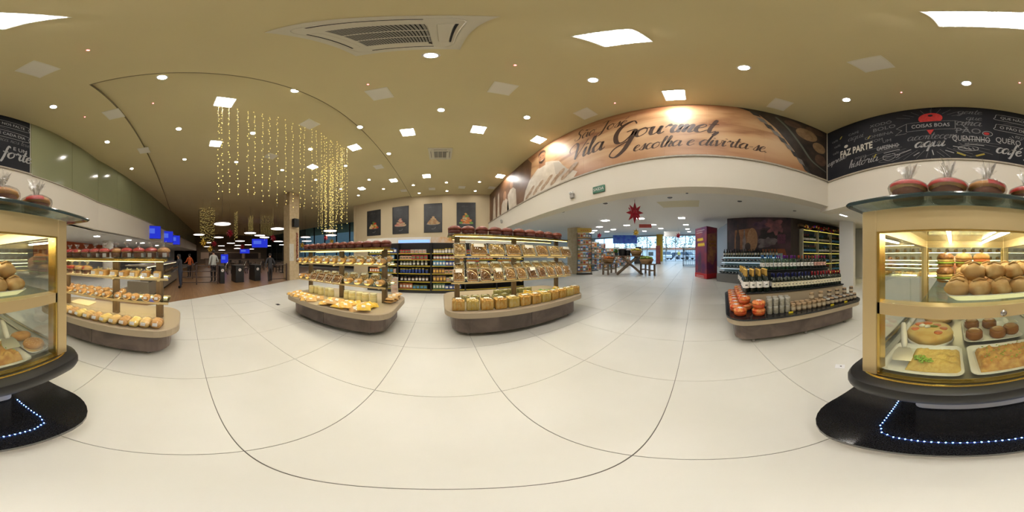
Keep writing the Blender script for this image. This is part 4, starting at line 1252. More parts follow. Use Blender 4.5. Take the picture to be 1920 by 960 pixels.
# quiches and small rolls at the back of the deck
for i, (x, y) in enumerate([(0.13, -1.47), (0.17, -1.8)]):
    t = thing('quiche', 'round yellow quiche on the case deck, %s row from the glass' % ['second', 'rearmost'][i], 'quiche', (x, y, ZD))
    ob('pastry_shell', MB().lathe([(0.12, 0), (0.15, 0.05), (0.145, 0.055)], 30, wob=lambda a, z: 1 + 0.012 * math.cos(24 * a)), m_crust2, t, smooth='all')
    ob('filling', MB().lathe([(0.143, 0.046), (0.1, 0.056), (0, 0.058)], 24), m_cheese, t, smooth='all')
tray('pale tray of little rolls at the back of the deck', -0.45, -0.05, -1.85, -1.5, ZD)
for i in range(12):
    ob('small_roll', cached('sr', lambda: MB().blob((0, 0, 0.03), (0.042, 0.035, 0.03), 12, 8, 0.1, 3).mesh('small_roll', 'all')), m_cheese, None, (-0.4 + 0.1 * (i % 4), -1.57 - 0.1 * (i // 4), ZD + 0.006), RND.uniform(0, 3),
       label='small golden roll in the rear tray, %s of the %s row' % (ORD[i % 4], ORD[i // 4]), cat='roll', group='little rolls in the rear tray')
# seeded burger and bread ring at the other end
tray('white tray with the seeded bun near the corner post', -0.64, -0.505, -0.98, -0.69, ZD)
t = thing('seeded_bun', 'sesame topped sandwich bun in the corner by the post', 'sandwich', (-0.565, -0.755, ZD + 0.006), sc=0.8)
ob('lower_half', MB().lathe([(0.062, 0), (0.072, 0.015), (0.07, 0.04)], 22), m_cheese, t, smooth='all')
ob('upper_half', MB().lathe([(0.074, 0.042), (0.08, 0.055), (0.07, 0.078), (0.04, 0.092), (0, 0.096)], 22), m_crust, t, smooth='all')
sd = MB()
for i in range(40):
    a = r.uniform(0, 6.28); q = 0.065 * r.uniform(0, 1) ** 0.5
    sd.blob((q * math.cos(a), q * math.sin(a), 0.098 - q * q * 4.2), (0.004, 0.0025, 0.002), 5, 4)
ob('sesame', sd, m_almond, t, smooth='all', kind='stuff')
t = thing('bread_ring', 'ring shaped bread behind the seeded bun', 'bread', (-0.575, -0.91, ZD + 0.008))
ob('ring_crust', MB().tube([(0.042 * math.cos(a), 0.042 * math.sin(a), 0.03 + 0.012 * math.sin(a)) for a in [2 * PI * k / 20 for k in range(20)]], 0.026, 10, True), m_crust, t, smooth='all')
ob('filling', MB().lathe([(0.03, 0.0), (0.02, 0.025), (0, 0.027)], 14), m_cheese, t, smooth='all')


def spatula(label, p0, p1, p2):
    """wide steel blade and white grip"""
    t = thing('cake_server', label, 'utensil', p0)
    v1 = Vector(p1) - Vector(p0); v2 = Vector(p2) - Vector(p0)
    b = MB(); d = v1.normalized(); sx = d.cross(Vector((0, 0, 1))).normalized(); up = sx.cross(d).normalized()
    outl = [(-0.045, 0), (-0.05, 0.03), (-0.046, 0.06), (-0.03, 0.09), (-0.012, v1.length), (0.012, v1.length), (0.03, 0.09), (0.046, 0.06), (0.05, 0.03), (0.045, 0)]
    vs = [sx * a + d * q for a, q in outl] + [sx * a + d * q + up * 0.0025 for a, q in outl]; k = len(outl)
    b.add(vs, [tuple(range(k)), tuple(reversed(range(k, 2 * k)))] + [(i, (i + 1) % k, k + (i + 1) % k, k + i) for i in range(k)])
    ob('blade', b, m_steel, t)
    mid = v1.lerp(v2, 0.5)
    ob('grip', MB().tube([v1, v1.lerp(v2, 0.15), mid, v1.lerp(v2, 0.9), v2], lambda f: 0.012 + 0.006 * math.sin(PI * min(1, f * 1.1)), 10), M('ivory_plastic', (0.72, 0.70, 0.66), rough=0.4), t, smooth='all')


spatula('wide cake server with white grip leaning in the shredded bake', (0.235, -0.72, 0.935), (0.245, -0.80, 0.975), (0.29, -0.93, 1.075))
spatula('cake server with white grip standing before the bread ring', (-0.43, -0.76, 0.945), (-0.435, -0.83, 0.98), (-0.45, -0.93, 1.07))
# rolls on the glass shelf
ZS = 1.2925
tray('white tray heaped with bread rolls on the glass shelf', -0.50, 0.03, -1.12, -0.705, ZS, h=0.03)
me_r = [MB().blob((0, 0, 0.046), (0.060, 0.05, 0.042), 16, 11, 0.22, k + 20).mesh('roll_crust', 'all') for k in range(3)]
me_c = MB().tube([(-0.035, 0.0, 0.083), (0.0, 0.004, 0.0955), (0.035, 0.0, 0.083)], 0.006, 6).mesh('split', 'all')
rolls = []
for i in range(5): rolls.append((-0.02 - 0.105 * i, -0.765, 0.0, 'front'))
for i in range(5): rolls.append((-0.03 - 0.105 * i, -0.88, 0.0, 'middle'))
for i in range(4): rolls.append((-0.04 - 0.105 * i, -1.0, 0.0, 'rear'))
for i in range(4): rolls.append((-0.11 - 0.105 * i, -0.83, 0.075, 'second layer front'))
for i in range(4): rolls.append((-0.1 - 0.105 * i, -0.95, 0.075, 'second layer rear'))
cn = {}
for x, y, z, w in rolls:
    k = cn.get(w, 0); cn[w] = k + 1
    t = thing('bread_roll', 'golden bread roll, %s in the %s row of the heap' % (ORD[k], w), 'bread roll', (x, y, ZS + 0.006 + z), RND.uniform(-0.6, 0.6), 'bread rolls on the glass shelf')
    ob('roll_crust', me_r[k % 3], m_roll if k % 3 else m_crust2, t)
    ob('split', me_c, m_crust2, t)
tray('steel tray of filled burgers deep on the glass shelf', -0.42, 0.1, -1.62, -1.2, ZS, m_steel)
for i in range(9):
    x, y = -0.24 + 0.15 * (i % 3), (-1.28, -1.43, -1.355)[i // 3]
    t = thing('burger', 'filled burger with lettuce, %s of the %s row on the shelf' % (ORD[i % 3], ['front', 'rear', 'upper'][i // 3]), 'burger', (x, y, ZS + 0.007 + 0.112 * (i // 6)), RND.uniform(0, 3), 'burgers on the glass shelf', 1.1)
    ob('lower_bun', cached('lb', lambda: MB().lathe([(0.055, 0), (0.062, 0.012), (0.06, 0.025)], 18).mesh('lower_bun', 'all')), m_crust, t)
    ob('lettuce', cached('lle', lambda: MB().lathe([(0.066, 0.026), (0.074, 0.031), (0.06, 0.036)], 26, wob=lambda a, z: 1 + 0.1 * math.sin(9 * a)).mesh('lettuce', 'all')), m_lettuce, t)
    ob('filling', cached('lfi', lambda: MB().lathe([(0.062, 0.036), (0.064, 0.05), (0.058, 0.056)], 20, wob=lambda a, z: 1 + 0.05 * math.sin(5 * a)).mesh('filling', 'all')), [m_tomato, m_nut2, m_cheese][i % 3], t)
    ob('upper_bun', cached('lub', lambda: MB().lathe([(0.06, 0.057), (0.066, 0.068), (0.056, 0.09), (0.03, 0.103), (0, 0.106)], 18).mesh('upper_bun', 'all')), [m_crust, m_nut2, m_roll][(i * 2) % 3], t)
t = thing('round_ham', 'pinkish orange round ham at the back of the glass shelf', 'ham', (-0.02, -1.75, ZS))
ob('meat', MB().blob((0, 0, 0.10), (0.085, 0.085, 0.10), 16, 10, 0.08, 2), M('pink_ham', (0.65, 0.23, 0.12), (0.7, 0.3, 0.17), 12, rough=0.4), t, smooth='all')
ob('plate', MB().lathe([(0.09, 0), (0.11, 0.012)], 20), m_tray, t)
# bagged panettones on the glass top
for i, (x, y, wr, rz, wd) in enumerate([(0.185, -0.66, 1, 2.9, None), (0.022, -0.67, 1, 2.5, None), (-0.14, -0.67, 2, 2.45, 'PAN'), (-0.33, -0.68, 2, 0.8, None), (-0.535, -0.69, 2, 1.2, None)]):
    panettone((x, y, 1.732), ['bagged panettone with pink wrap, nearest the banner end of the glass case', 'bagged panettone with red wrap on top of the glass case', 'bagged panettone with red word band on the glass case', 'bagged panettone with blue-tied tuft on the glass case', 'bagged panettone nearest the pastry stand on the glass case'][i],
              'panettones on the glass case', (0.66, 0.66, 0.5), wr, rz, wd, tuft=1.9)

# ---------------------------------------------------------------- wine island
WI = dict(cx=3.15, cy=-1.95, rz=math.atan2(-0.987, -0.16), L=2.72, D=2.15, zb=0.53)
wi = thing('wine_island', 'low slate island stepped in black tiers, loaded with wine bottles and tins', 'display stand', (WI['cx'], WI['cy'], 0), WI['rz'])
b0 = rrect(WI['L'] - 0.26, WI['D'] - 0.26, 0.22, 6)
ob('base', MB().prism(b0, 0.09, 0.42), m_slate, wi)
for sx in (-1, 0, 1):
    for sy in (-1, 1):
        c = ob('caster', MB().lathe([(0.03, 0), (0.03, 0.05)], 12), m_rubber, wi, (sx * (WI['L'] / 2 - 0.42), sy * (WI['D'] / 2 - 0.22), 0.0))
        ob('caster_fork', MB().box(-0.022, 0.022, -0.022, 0.022, 0.05, 0.1), m_chrome, c)
ob('band', MB().prism(rrect(WI['L'], WI['D'], 0.3, 8), 0.415, 0.5), m_lam, wi)
ob('top', MB().prism(rrect(WI['L'] + 0.03, WI['D'] + 0.03, 0.31, 8), 0.5, 0.53), m_granite, wi)
ob('lower_tier', MB().rbox(-1.0, 1.22, -0.52, 1.0, 0.53, 0.80, 0.04, 3), m_lam, wi)
ob('lower_tier_top', MB().rbox(-1.02, 1.24, -0.54, 1.02, 0.80, 0.825, 0.04, 3), m_black, wi)
ob('upper_tier', MB().rbox(-0.62, 1.15, -0.02, 0.9, 0.825, 1.17, 0.04, 3), m_black, wi)
ob('upper_tier_top', MB().rbox(-0.64, 1.17, -0.04, 0.92, 1.17, 1.195, 0.04, 3), m_black, wi)
m_bottle = M('dark_bottle_glass', (0.008, 0.014, 0.010), rough=0.08, coat=0.5)
m_bottleg = M('green_bottle_glass', (0.02, 0.06, 0.03), rough=0.08, coat=0.5)
m_foilgold = M('gold_foil', (0.70, 0.45, 0.12), rough=0.3, metal=0.8)
CAPS = {'blue': M('blue_capsule', (0.015, 0.02, 0.12), rough=0.35), 'sky': M('sky_blue_capsule', (0.02, 0.16, 0.5), rough=0.35), 'violet': M('violet_capsule', (0.16, 0.02, 0.28), rough=0.35),
        'red': M('red_capsule', (0.30, 0.012, 0.02), rough=0.35), 'orange': M('rust_capsule', (0.38, 0.07, 0.02), rough=0.35), 'pink': M('magenta_capsule', (0.40, 0.02, 0.14), rough=0.35), 'black': m_black, 'gold': m_foilgold}
m_lab2 = M('cream_wine_label', (0.72, 0.66, 0.50), rough=0.6)
m_lab3 = M('pink_wine_label', (0.72, 0.42, 0.34), rough=0.6)


def bottle(loc, label, group, cap='red', lab=None, glass=None, s=1.0, champ=False, rz=0.0, lite=False):
    t = thing('wine_bottle', label, 'bottle', loc, rz, group, s)
    if champ:
        prof = [(0.042, 0), (0.046, 0.006), (0.046, 0.13), (0.040, 0.175), (0.022, 0.22), (0.017, 0.25)]
        cp = [(0.0235, 0.215), (0.019, 0.25), (0.019, 0.295), (0.021, 0.30), (0.021, 0.315), (0.0, 0.32)]
    else:
        prof = [(0.035, 0), (0.0385, 0.006), (0.0385, 0.185), (0.034, 0.21), (0.017, 0.235), (0.0145, 0.25)]
        cp = [(0.0165, 0.238), (0.0155, 0.29), (0.017, 0.293), (0.017, 0.305), (0.0, 0.307)]
    n = 10 if lite else 16
    ob('glass', cached(('bg', champ, n), lambda: MB().lathe(prof, n).mesh('glass', 'all')), glass or m_bottle, t)
    ob('capsule', cached(('bc', champ, n), lambda: MB().lathe(cp, n).mesh('capsule', 'all')), CAPS[cap], t)
    rr = 0.0465 if champ else 0.039
    ob('label', cached(('bl', champ, n), lambda: MB().lathe([(rr, 0.065), (rr, 0.15)], n, cap=False).mesh('label', 'all')), lab or m_label, t)
    if not lite:
        ob('label_print', cached(('bp', champ), lambda: MB().add([(rr * 1.01 * math.cos(a), rr * 1.01 * math.sin(a), z) for z in (0.098, 0.112) for a in [-PI / 2 - 0.35 + 0.7 * k / 4 for k in range(5)]], [(k, k + 1, 6 + k, 5 + k) for k in range(4)]).mesh('label_print')), m_dark, t)
    return t


for row in range(2):
    for i in range(22):
        x = -0.46 + 1.62 * i / 21
        if row and i % 2: continue
        cap = 'blue' if i < 11 else 'red'
        bottle(on(WI, x, -0.44 + 0.13 * row, 0.826), 'wine bottle with %s capsule, %s from the left in the %s lower wine row' % (cap, ORD[i], ['front', 'rear'][row]), 'bottles on the lower tier', cap, [m_lab2, m_label][row], rz=WI['rz'], s=1.1)
tops = ['sky'] * 4 + ['violet'] * 5 + ['orange'] * 5 + ['pink'] * 4
for row in range(2):
    for i in range(18):
        x = -0.55 + 1.62 * i / 17
        if row and i % 2: continue
        bottle(on(WI, x, 0.05 + 0.14 * row, 1.196), 'wine bottle with %s capsule, %s from the left in the %s top wine row' % ({'sky': 'bright blue', 'violet': 'violet', 'orange': 'rust', 'pink': 'magenta'}[tops[i]], ORD[i], ['front', 'rear'][row]), 'bottles on the top tier', tops[i], m_lab3 if i > 13 else m_label, m_bottleg if i < 9 else None, rz=WI['rz'], s=1.04)
for i in range(12):
    a, row = i % 4, i // 4
    bottle(on(WI, -1.0 + 0.125 * a, -0.46 + 0.13 * row, 0.826), 'gold capped sparkling wine bottle, %s of the %s row at the tier corner' % (ORD[a], ['front', 'middle', 'rear'][row]), 'sparkling wine bottles', 'gold', m_label, champ=True, rz=WI['rz'], s=1.36)
for i in range(8):
    bottle(on(WI, -0.98 + 0.02 * (i % 2), -0.07 + 0.128 * i, 0.826), 'gold capped bottle with slanting white band, %s along the island side' % ORD[i], 'side sparkling wine bottles', 'gold', m_label, champ=True, rz=WI['rz'] + PI / 2, s=1.36)
m_tin = M('red_orange_tin', (0.50, 0.05, 0.015), (0.62, 0.13, 0.03), 9, rough=0.25)
m_tint = M('tin_lid_print', (0.55, 0.06, 0.015), (0.72, 0.30, 0.07), 22, rough=0.25)


def cake_tin(loc, label):
    t = thing('cake_tin', label, 'tin', loc, RND.uniform(0, 6), 'red cake tins', 1.0)
    ob('tin_body', cached('tb', lambda: MB().lathe([(0.078, 0), (0.095, 0.015), (0.104, 0.05), (0.104, 0.072)], 26).mesh('tin_body', 'all')), m_tin, t)
    ob('lid', cached('tl', lambda: MB().lathe([(0.106, 0.068), (0.107, 0.09), (0.095, 0.112), (0.06, 0.124), (0, 0.127)], 26).mesh('lid', 'all')), m_tint, t)
    ob('star_print', cached('ts', lambda: MB().add([(q * math.cos(a), q * math.sin(a), 0.129 - q * q * 1.2) for k in range(16) for a, q in [(2 * PI * k / 16, 0.07 if k % 2 == 0 else 0.025)]], [tuple(range(16))]).mesh('star_print')), m_label, t)


k = 0
for row, x in enumerate((-1.2, -1.02)):
    for i in range(8):
        y = -0.86 + 0.215 * i + 0.05 * row
        if row and i == 0: continue
        cake_tin(on(WI, x + (0.05 if i == 0 else 0), y, 0.531 + (0.0 if not row else 0.0)), 'red orange cake tin, %s from the near corner in the %s row' % (ORD[i], ['outer', 'inner'][row]))
for i in range(6):
    cake_tin(on(WI, -1.05, -0.6 + 0.215 * i, 0.531 + 0.128), 'red orange cake tin stacked on the inner row, %s from the near corner' % ORD[i])
for i in range(2):
    cake_tin(on(WI, -0.86, -0.9, 0.531 + 0.128 * i), 'red orange cake tin at the near corner, %s one of its stack of two' % ['lower', 'upper'][i])
m_jarg = M('grey_preserve', (0.25, 0.23, 0.18), (0.36, 0.34, 0.28), 30, rough=0.25)
m_jarb = M('brown_preserve', (0.16, 0.10, 0.05), (0.30, 0.22, 0.13), 25, rough=0.25)
m_jard = M('dark_preserve', (0.03, 0.022, 0.02), (0.07, 0.05, 0.04), 25, rough=0.25)
m_lids = M('silver_lid', (0.55, 0.54, 0.5), rough=0.35, metal=0.6)
m_lidb = M('tan_lid', (0.40, 0.27, 0.15), rough=0.4)
m_labt = M('tan_label', (0.42, 0.33, 0.22), (0.5, 0.42, 0.3), 20, rough=0.6)
for i in range(19):
    x = -0.68 + 1.88 * i / 18
    for row in range(2):
        for lev in range(2 if (i < 4 or (row == 1 and i % 2 == 0 and i > 6)) else 1):
            body, lid = (m_jarg, m_lids) if i < 4 else ((m_jarb, m_lidb) if i < 11 else (m_jard, [m_lidb, m_lids][i % 2]))
            y = -0.9 + 0.12 * row
            jar(on(WI, x + 0.02 * row, y, 0.531 + lev * 0.135), '%s preserve jar, %s from the tins, %s row, %s' % ('grey' if i < 4 else 'brown' if i < 11 else 'dark', ORD[i], ['front', 'second'][row], ['on the board', 'stacked on another'][lev]),
                'preserve jars on the wine island', body, lid, 0.046, 0.134 if i > 3 else 0.135, m_labt if i >= 4 else None, 'preserve_jar')
for i, x in enumerate((-0.35, 0.5, 0.85)):
    ob('price_card', MB().box(-0.04, 0.04, -0.002, 0.002, 0, 0.03), M('yellow_card', (0.75, 0.6, 0.02), rough=0.5), None, on(WI, x, -1.0, 0.531), WI['rz'], label='small yellow price card, %s from the tins at the jars' % ORD[i], cat='price card', group='price cards on the wine island')
# ---------------------------------------------------------------- lettered banner on the hall wall
def wood_print(name):
    m = bpy.data.materials.new(name); m.use_nodes = True; nt = m.node_tree; b = nt.nodes['Principled BSDF']
    tc = nt.nodes.new('ShaderNodeTexCoord'); mp = nt.nodes.new('ShaderNodeMapping'); mp.inputs['Scale'].default_value = (1, 0.5, 2.2)
    n = nt.nodes.new('ShaderNodeTexNoise'); n.inputs['Scale'].default_value = 1.1; n.inputs['Detail'].default_value = 8; n.inputs['Distortion'].default_value = 0.6
    r = nt.nodes.new('ShaderNodeValToRGB'); e = r.color_ramp.elements
    e[0].position = 0.3; e[0].color = (0.26, 0.11, 0.045, 1); e[1].position = 0.62; e[1].color = (0.56, 0.36, 0.19, 1)
    k = r.color_ramp.elements.new(0.45); k.color = (0.47, 0.27, 0.13, 1)
    sp = nt.nodes.new('ShaderNodeSeparateXYZ')
    # print darkens to rust towards its own upper and lower border
    mr = nt.nodes.new('ShaderNodeMapRange'); mr.inputs[1].default_value = 3.64; mr.inputs[2].default_value = 5.6; mr.inputs[3].default_value = -1; mr.inputs[4].default_value = 1
    pw = nt.nodes.new('ShaderNodeMath'); pw.operation = 'POWER'; ab = nt.nodes.new('ShaderNodeMath'); ab.operation = 'ABSOLUTE'
    pw.inputs[1].default_value = 3.0
    mx = nt.nodes.new('ShaderNodeMix'); mx.data_type = 'RGBA'; mx.inputs[7].default_value = (0.30, 0.10, 0.04, 1)
    sc_ = nt.nodes.new('ShaderNodeMath'); sc_.operation = 'MULTIPLY'; sc_.inputs[1].default_value = 0.75
    L = nt.links.new
    L(tc.outputs['Object'], mp.inputs[0]); L(mp.outputs[0], n.inputs['Vector']); L(n.outputs[0], r.inputs[0])
    L(tc.outputs['Object'], sp.inputs[0]); L(sp.outputs['Z'], mr.inputs[0]); L(mr.outputs[0], ab.inputs[0]); L(ab.outputs[0], pw.inputs[0]); L(pw.outputs[0], sc_.inputs[0])
    L(sc_.outputs[0], mx.inputs[0]); L(r.outputs[0], mx.inputs[6]); L(mx.outputs[2], b.inputs['Base Color'])
    b.inputs['Roughness'].default_value = 0.45
    MATS[name] = m
    return m


m_bprint = wood_print('parchment_wood_print')
m_ink = M('dark_brown_ink', (0.045, 0.018, 0.008), rough=0.5)
ban = thing('lettered_banner', 'huge curved-looking brown banner lettered with a gourmet slogan and a cook', 'banner', (0, 0, 0))
# boards of the print, split at its visible seams
seams = [-3.13, -1.35, -0.2, 0.62, 1.2, 1.75, 2.55, 3.6, 5.2, 7.6, 9.9]
for a, b in zip(seams, seams[1:]):
    ob('board_panel', MB().box(3.062, 3.079, a + 0.0006, b - 0.0006, 3.645, ZC - 0.012), m_bprint, ban)
BP = lambda s, t, o=0.0: (3.058 - o, -s, t)
mb = MB(); script(mb, 'São José', -2.84, 5.03, 0.2, BP, 0.24, 0.3, -0.02); ob('lettering', mb, m_ink, ban)
mb = MB(); script(mb, 'Vila', -2.95, 4.30, 0.31, BP, 0.26, 0.3, 0.0); ob('lettering', mb, m_ink, ban)
mb = MB(); script(mb, 'G', -1.78, 4.32, 0.40, BP, 0.30, 0.25, 0.0); ob('lettering', mb, m_ink, ban)
mb = MB(); script(mb, 'ourmet,', -1.24, 4.45, 0.29, BP, 0.30, 0.3, -0.03); ob('lettering', mb, m_ink, ban)
mb = MB(); script(mb, 'escolha e divirta-se.', -1.27, 3.97, 0.178, BP, 0.25, 0.3, 0.0); ob('lettering', mb, m_ink, ban)


def pic(name, par, mat, pts, place, off):
    return ob(name, MB().flat([place(s, t, off) for s, t in pts]), mat, par)


def ell(cs, ct, rs, rt, n=20, rot=0.0):
    return [(cs + rs * math.cos(a) * math.cos(rot) - rt * math.sin(a) * math.sin(rot), ct + rs * math.cos(a) * math.sin(rot) + rt * math.sin(a) * math.cos(rot)) for a in [2 * PI * k / n for k in range(n)]]


def inked(name, c1, c2, sc_=6):
    return M(name, c1, c2, sc_, rough=0.45)


p_backdrop = inked('sepia_backdrop_print', (0.10, 0.045, 0.02), (0.17, 0.08, 0.035), 2)
p_white = inked('cook_jacket_print', (0.62, 0.55, 0.45), (0.48, 0.41, 0.32), 3)
p_skin = inked('sepia_skin_print', (0.30, 0.14, 0.07), (0.36, 0.19, 0.1), 5)
p_hair = inked('sepia_dark_print', (0.035, 0.016, 0.01), (0.06, 0.03, 0.018), 8)
p_bread = inked('sepia_bread_print', (0.40, 0.28, 0.18), (0.22, 0.13, 0.07), 9)
pic('printed_backdrop', ban, p_backdrop, [(-9.85, 3.66), (-5.3, 3.66), (-5.0, 4.4), (-4.9, 5.2), (-5.2, 5.57), (-9.85, 5.57)], BP, 0.001)  # dark brown background area of the print
pic('printed_jacket', ban, p_white, [(-5.5, 3.68), (-2.9, 3.68), (-2.75, 3.85), (-3.2, 4.15), (-3.45, 4.55), (-3.8, 4.72), (-4.05, 4.8), (-4.55, 4.72), (-5.05, 4.45), (-5.35, 4.1)], BP, 0.002)
pic('printed_sleeve', ban, M('grey_fold_print', (0.42, 0.36, 0.29), rough=0.5), [(-3.7, 4.6), (-3.45, 4.5), (-3.0, 3.95), (-3.25, 3.8), (-3.6, 4.1)], BP, 0.003)
pic('printed_neck', ban, p_skin, [(-4.45, 4.7), (-4.1, 4.7), (-4.08, 5.0), (-4.45, 5.0)], BP, 0.003)
pic('printed_face', ban, p_skin, ell(-4.28, 5.13, 0.19, 0.27), BP, 0.004)
pic('printed_beard', ban, p_hair, [(-4.46, 5.05), (-4.42, 4.92), (-4.28, 4.85), (-4.14, 4.92), (-4.1, 5.06), (-4.2, 4.98), (-4.36, 4.98)], BP, 0.005)
pic('printed_hair', ban, p_hair, [(-4.48, 5.2), (-4.47, 5.36), (-4.36, 5.45), (-4.2, 5.45), (-4.09, 5.36), (-4.08, 5.2), (-4.14, 5.31), (-4.28, 5.35), (-4.42, 5.31)], BP, 0.005)
for s in (-4.36, -4.21):
    pic('printed_eye', ban, p_hair, ell(s, 5.18, 0.03, 0.018, 10), BP, 0.005)
pic('printed_mouth', ban, M('sepia_lip_print', (0.5, 0.42, 0.34), rough=0.5), ell(-4.28, 5.0, 0.06, 0.018, 10), BP, 0.006)
for i in range(15):
    s = -5.2 + 0.165 * i + (0.03 if i % 2 else 0)
    pic('printed_bread', ban, p_bread, ell(s, 3.80 + 0.10 * (i % 3) + 0.006 * i, 0.17, 0.075, 16, 0.5), BP, 0.004 + 0.0004 * i)
for s, t, a, b in ((-6.6, 4.9, 0.16, 0.22), (-7.4, 4.6, 0.2, 0.26)):
    pic('printed_figure', ban, p_white, [(s - 0.5, 3.7), (s + 0.5, 3.7), (s + 0.42, t - 0.4), (s + 0.15, t - 0.2), (s - 0.15, t - 0.2), (s - 0.42, t - 0.4)], BP, 0.002)
    pic('printed_head', ban, p_skin, ell(s, t, a, b), BP, 0.003)
for s, w in ((-8.3, 0.18), (-9.0, 0.26)):
    pic('printed_apron', ban, p_white, [(s - w, 3.7), (s + w, 3.7), (s + w * 0.6, 5.1), (s - w * 0.4, 5.0)], BP, 0.002)
p_black = inked('black_brown_print', (0.018, 0.013, 0.011), (0.05, 0.035, 0.025), 4)
pic('printed_corner', ban, p_black, [(0.75, 5.585), (1.25, 5.35), (1.6, 4.95), (2.1, 4.25), (2.5, 3.66), (3.12, 3.66), (3.12, 5.585)], BP, 0.001)
for i in range(10):
    f = i / 9; s = 1.0 + 1.45 * f; t = 5.50 - 1.75 * f ** 0.9
    pic('printed_check', ban, M('grey_check_print', (0.20, 0.18, 0.16), rough=0.5) if i % 2 else M('dark_check_print', (0.05, 0.045, 0.04), rough=0.5), [(s, t), (s + 0.17, t - 0.05), (s + 0.27, t - 0.23), (s + 0.10, t - 0.18)], BP, 0.003)
mb = MB(); ribbon(mb, catmull([(1.6, 5.45), (1.9, 5.1), (2.25, 4.6), (2.6, 4.15), (3.1, 3.95)], 8), 0.07, BP); ob('printed_cable', mb, M('grey_green_print', (0.12, 0.13, 0.10), rough=0.5), ban, (-0.004, 0, 0))
for s, t, a, b, m in ((2.45, 5.1, 0.33, 0.24, 'tan'), (2.85, 4.75, 0.22, 0.2, 'tan'), (2.05, 5.35, 0.24, 0.14, 'brown'), (2.7, 5.4, 0.3, 0.14, 'brown'), (2.9, 4.3, 0.2, 0.2, 'brown')):
    pic('printed_bread', ban, inked('tan_bread_print', (0.30, 0.19, 0.10), (0.2, 0.12, 0.06), 7) if m == 'tan' else inked('brown_bread_print', (0.13, 0.075, 0.045), (0.08, 0.045, 0.03), 7), ell(s, t, a, b), BP, 0.003 + a * 0.002)

# ---------------------------------------------------------------- chalkboard
m_chalkb = M('chalkboard_black', (0.013, 0.014, 0.019), (0.020, 0.021, 0.026), 1.5, rough=0.75, spec=0.2)
m_chalk = M('white_chalk', (0.42, 0.42, 0.42), (0.30, 0.30, 0.31), 60, rough=0.9)
m_chalkd = M('faint_chalk', (0.17, 0.17, 0.18), (0.10, 0.10, 0.11), 50, rough=0.9)
m_chalkr = M('red_chalk', (0.50, 0.03, 0.025), (0.38, 0.02, 0.02), 20, rough=0.8)
m_chalky = M('yellow_chalk', (0.42, 0.34, 0.05), (0.30, 0.24, 0.04), 40, rough=0.9)
cb = thing('chalkboard', 'long black chalkboard covered in white café lettering above the bakery', 'chalkboard', (0, 0, 0))
edges = [-2.25, -0.92, 0.42, 1.76, 3.05]
for a, b in zip(edges, edges[1:]):
    ob('board_panel', MB().box(a + 0.002, b - 0.002, -3.17, -3.150, 3.63, ZC - 0.01), m_chalkb, cb)
KP = lambda s, t, o=0.0: (-s, -3.147 + o, t)
KR = (PI / 2, 0, PI)


def chalk(text, x, z, size, mat=None, sx=1.0, shear=0.0, thick=0.0):
    tag(printed('chalk_word', text, mat or m_chalk, cb, (x, -3.147, z), KR, size, shear=shear, sx=sx, thick=thick), kind='stuff')


def chalk_script(text, x, z, size, mat=None, w=0.16, rise=0.0):
    mb = MB(); script(mb, text, -x - script_width(text) * size / 2, z, size, KP, w, 0.25, rise, 0.5); ob('chalk_script', mb, mat or m_chalk, cb)


def line(pts, w, mat=None, smooth=True):
    mb = MB(); ribbon(mb, catmull(pts, 6) if smooth else pts, w, KP, 1.0); ob('chalk_line', mb, mat or m_chalk, cb)


def loop(cx, cz, a, b, w, mat=None, n=24):
    pts = [(-cx + a * math.cos(2 * PI * k / n), cz + b * math.sin(2 * PI * k / n)) for k in range(n + 1)]
    line(pts, w, mat, False)


# red pin, ribbon banner and rays
pin = [(-0.44 + 0.24 * math.cos(a), 5.08 + 0.24 * math.sin(a)) for a in [math.radians(d) for d in range(-20, 201, 15)]] + [(-0.44, 4.42)]
pic('red_pin', cb, m_chalkr, pin, KP, 0.0)
pic('pin_hole', cb, m_chalkb, ell(-0.44, 5.2, 0.05, 0.05, 14), KP, 0.001)
rb = [(-0.92, 4.62), (0.04, 4.62), (0.04, 4.94), (-0.92, 4.94)]
pic('ribbon', cb, m_chalkb, rb, KP, 0.0012)
def kline(x0, z0, x1, z1, w, mat=None):
    line([(-x0, z0), (-x1, z1)], w, mat, False)
for a, b in zip(rb, rb[1:] + rb[:1]): line([a, b], 0.014, None, False)
line([(0.04, 4.94), (0.26, 4.84), (0.2, 4.74), (0.3, 4.6), (0.04, 4.56)], 0.012, None, False)
line([(-0.92, 4.94), (-1.14, 4.8), (-1.02, 4.7), (-1.16, 4.55), (-0.92, 4.56)], 0.012, None, False)
printed('chalk_word', 'COISAS BOAS', m_chalk, cb, (0.44, -3.1445, 4.78), KR, 0.2, sx=0.62)
chalk_script('acontecem', 0.42, 4.28, 0.13, m_chalkd, 0.18)
chalk_script('aqui', 0.46, 4.03, 0.165, None, 0.28)
for k in range(26):
    a = math.radians(-8 - 164 * k / 25)
    r0, r1 = 0.62 + 0.1 * (k % 2), 0.95 + 0.35 * ((k * 7) % 3) / 2
    z1 = 4.35 + r1 * math.sin(a) * 0.62
    if z1 < 3.68: z1 = 3.7
    kline(0.44 - r0 * math.cos(a) * 1.05, 4.3 + r0 * math.sin(a) * 0.62, 0.44 - r1 * 1.25 * math.cos(a), z1, 0.010 if k % 3 else 0.018, m_chalkd if k % 3 else m_chalk)
for k in range(9):
    a = math.radians(35 + 110 * k / 8)
    kline(0.44 - 0.5 * math.cos(a), 4.95 + 0.35 * math.sin(a), 0.44 - 0.85 * math.cos(a), 4.95 + 0.55 * math.sin(a), 0.008, m_chalkd)
chalk_script('gente', -0.32, 5.26, 0.12, m_chalkd); chalk_script('que', -0.40, 5.0, 0.11, m_chalkd); chalk_script('ama', -0.30, 4.76, 0.15, m_chalkd, 0.2)
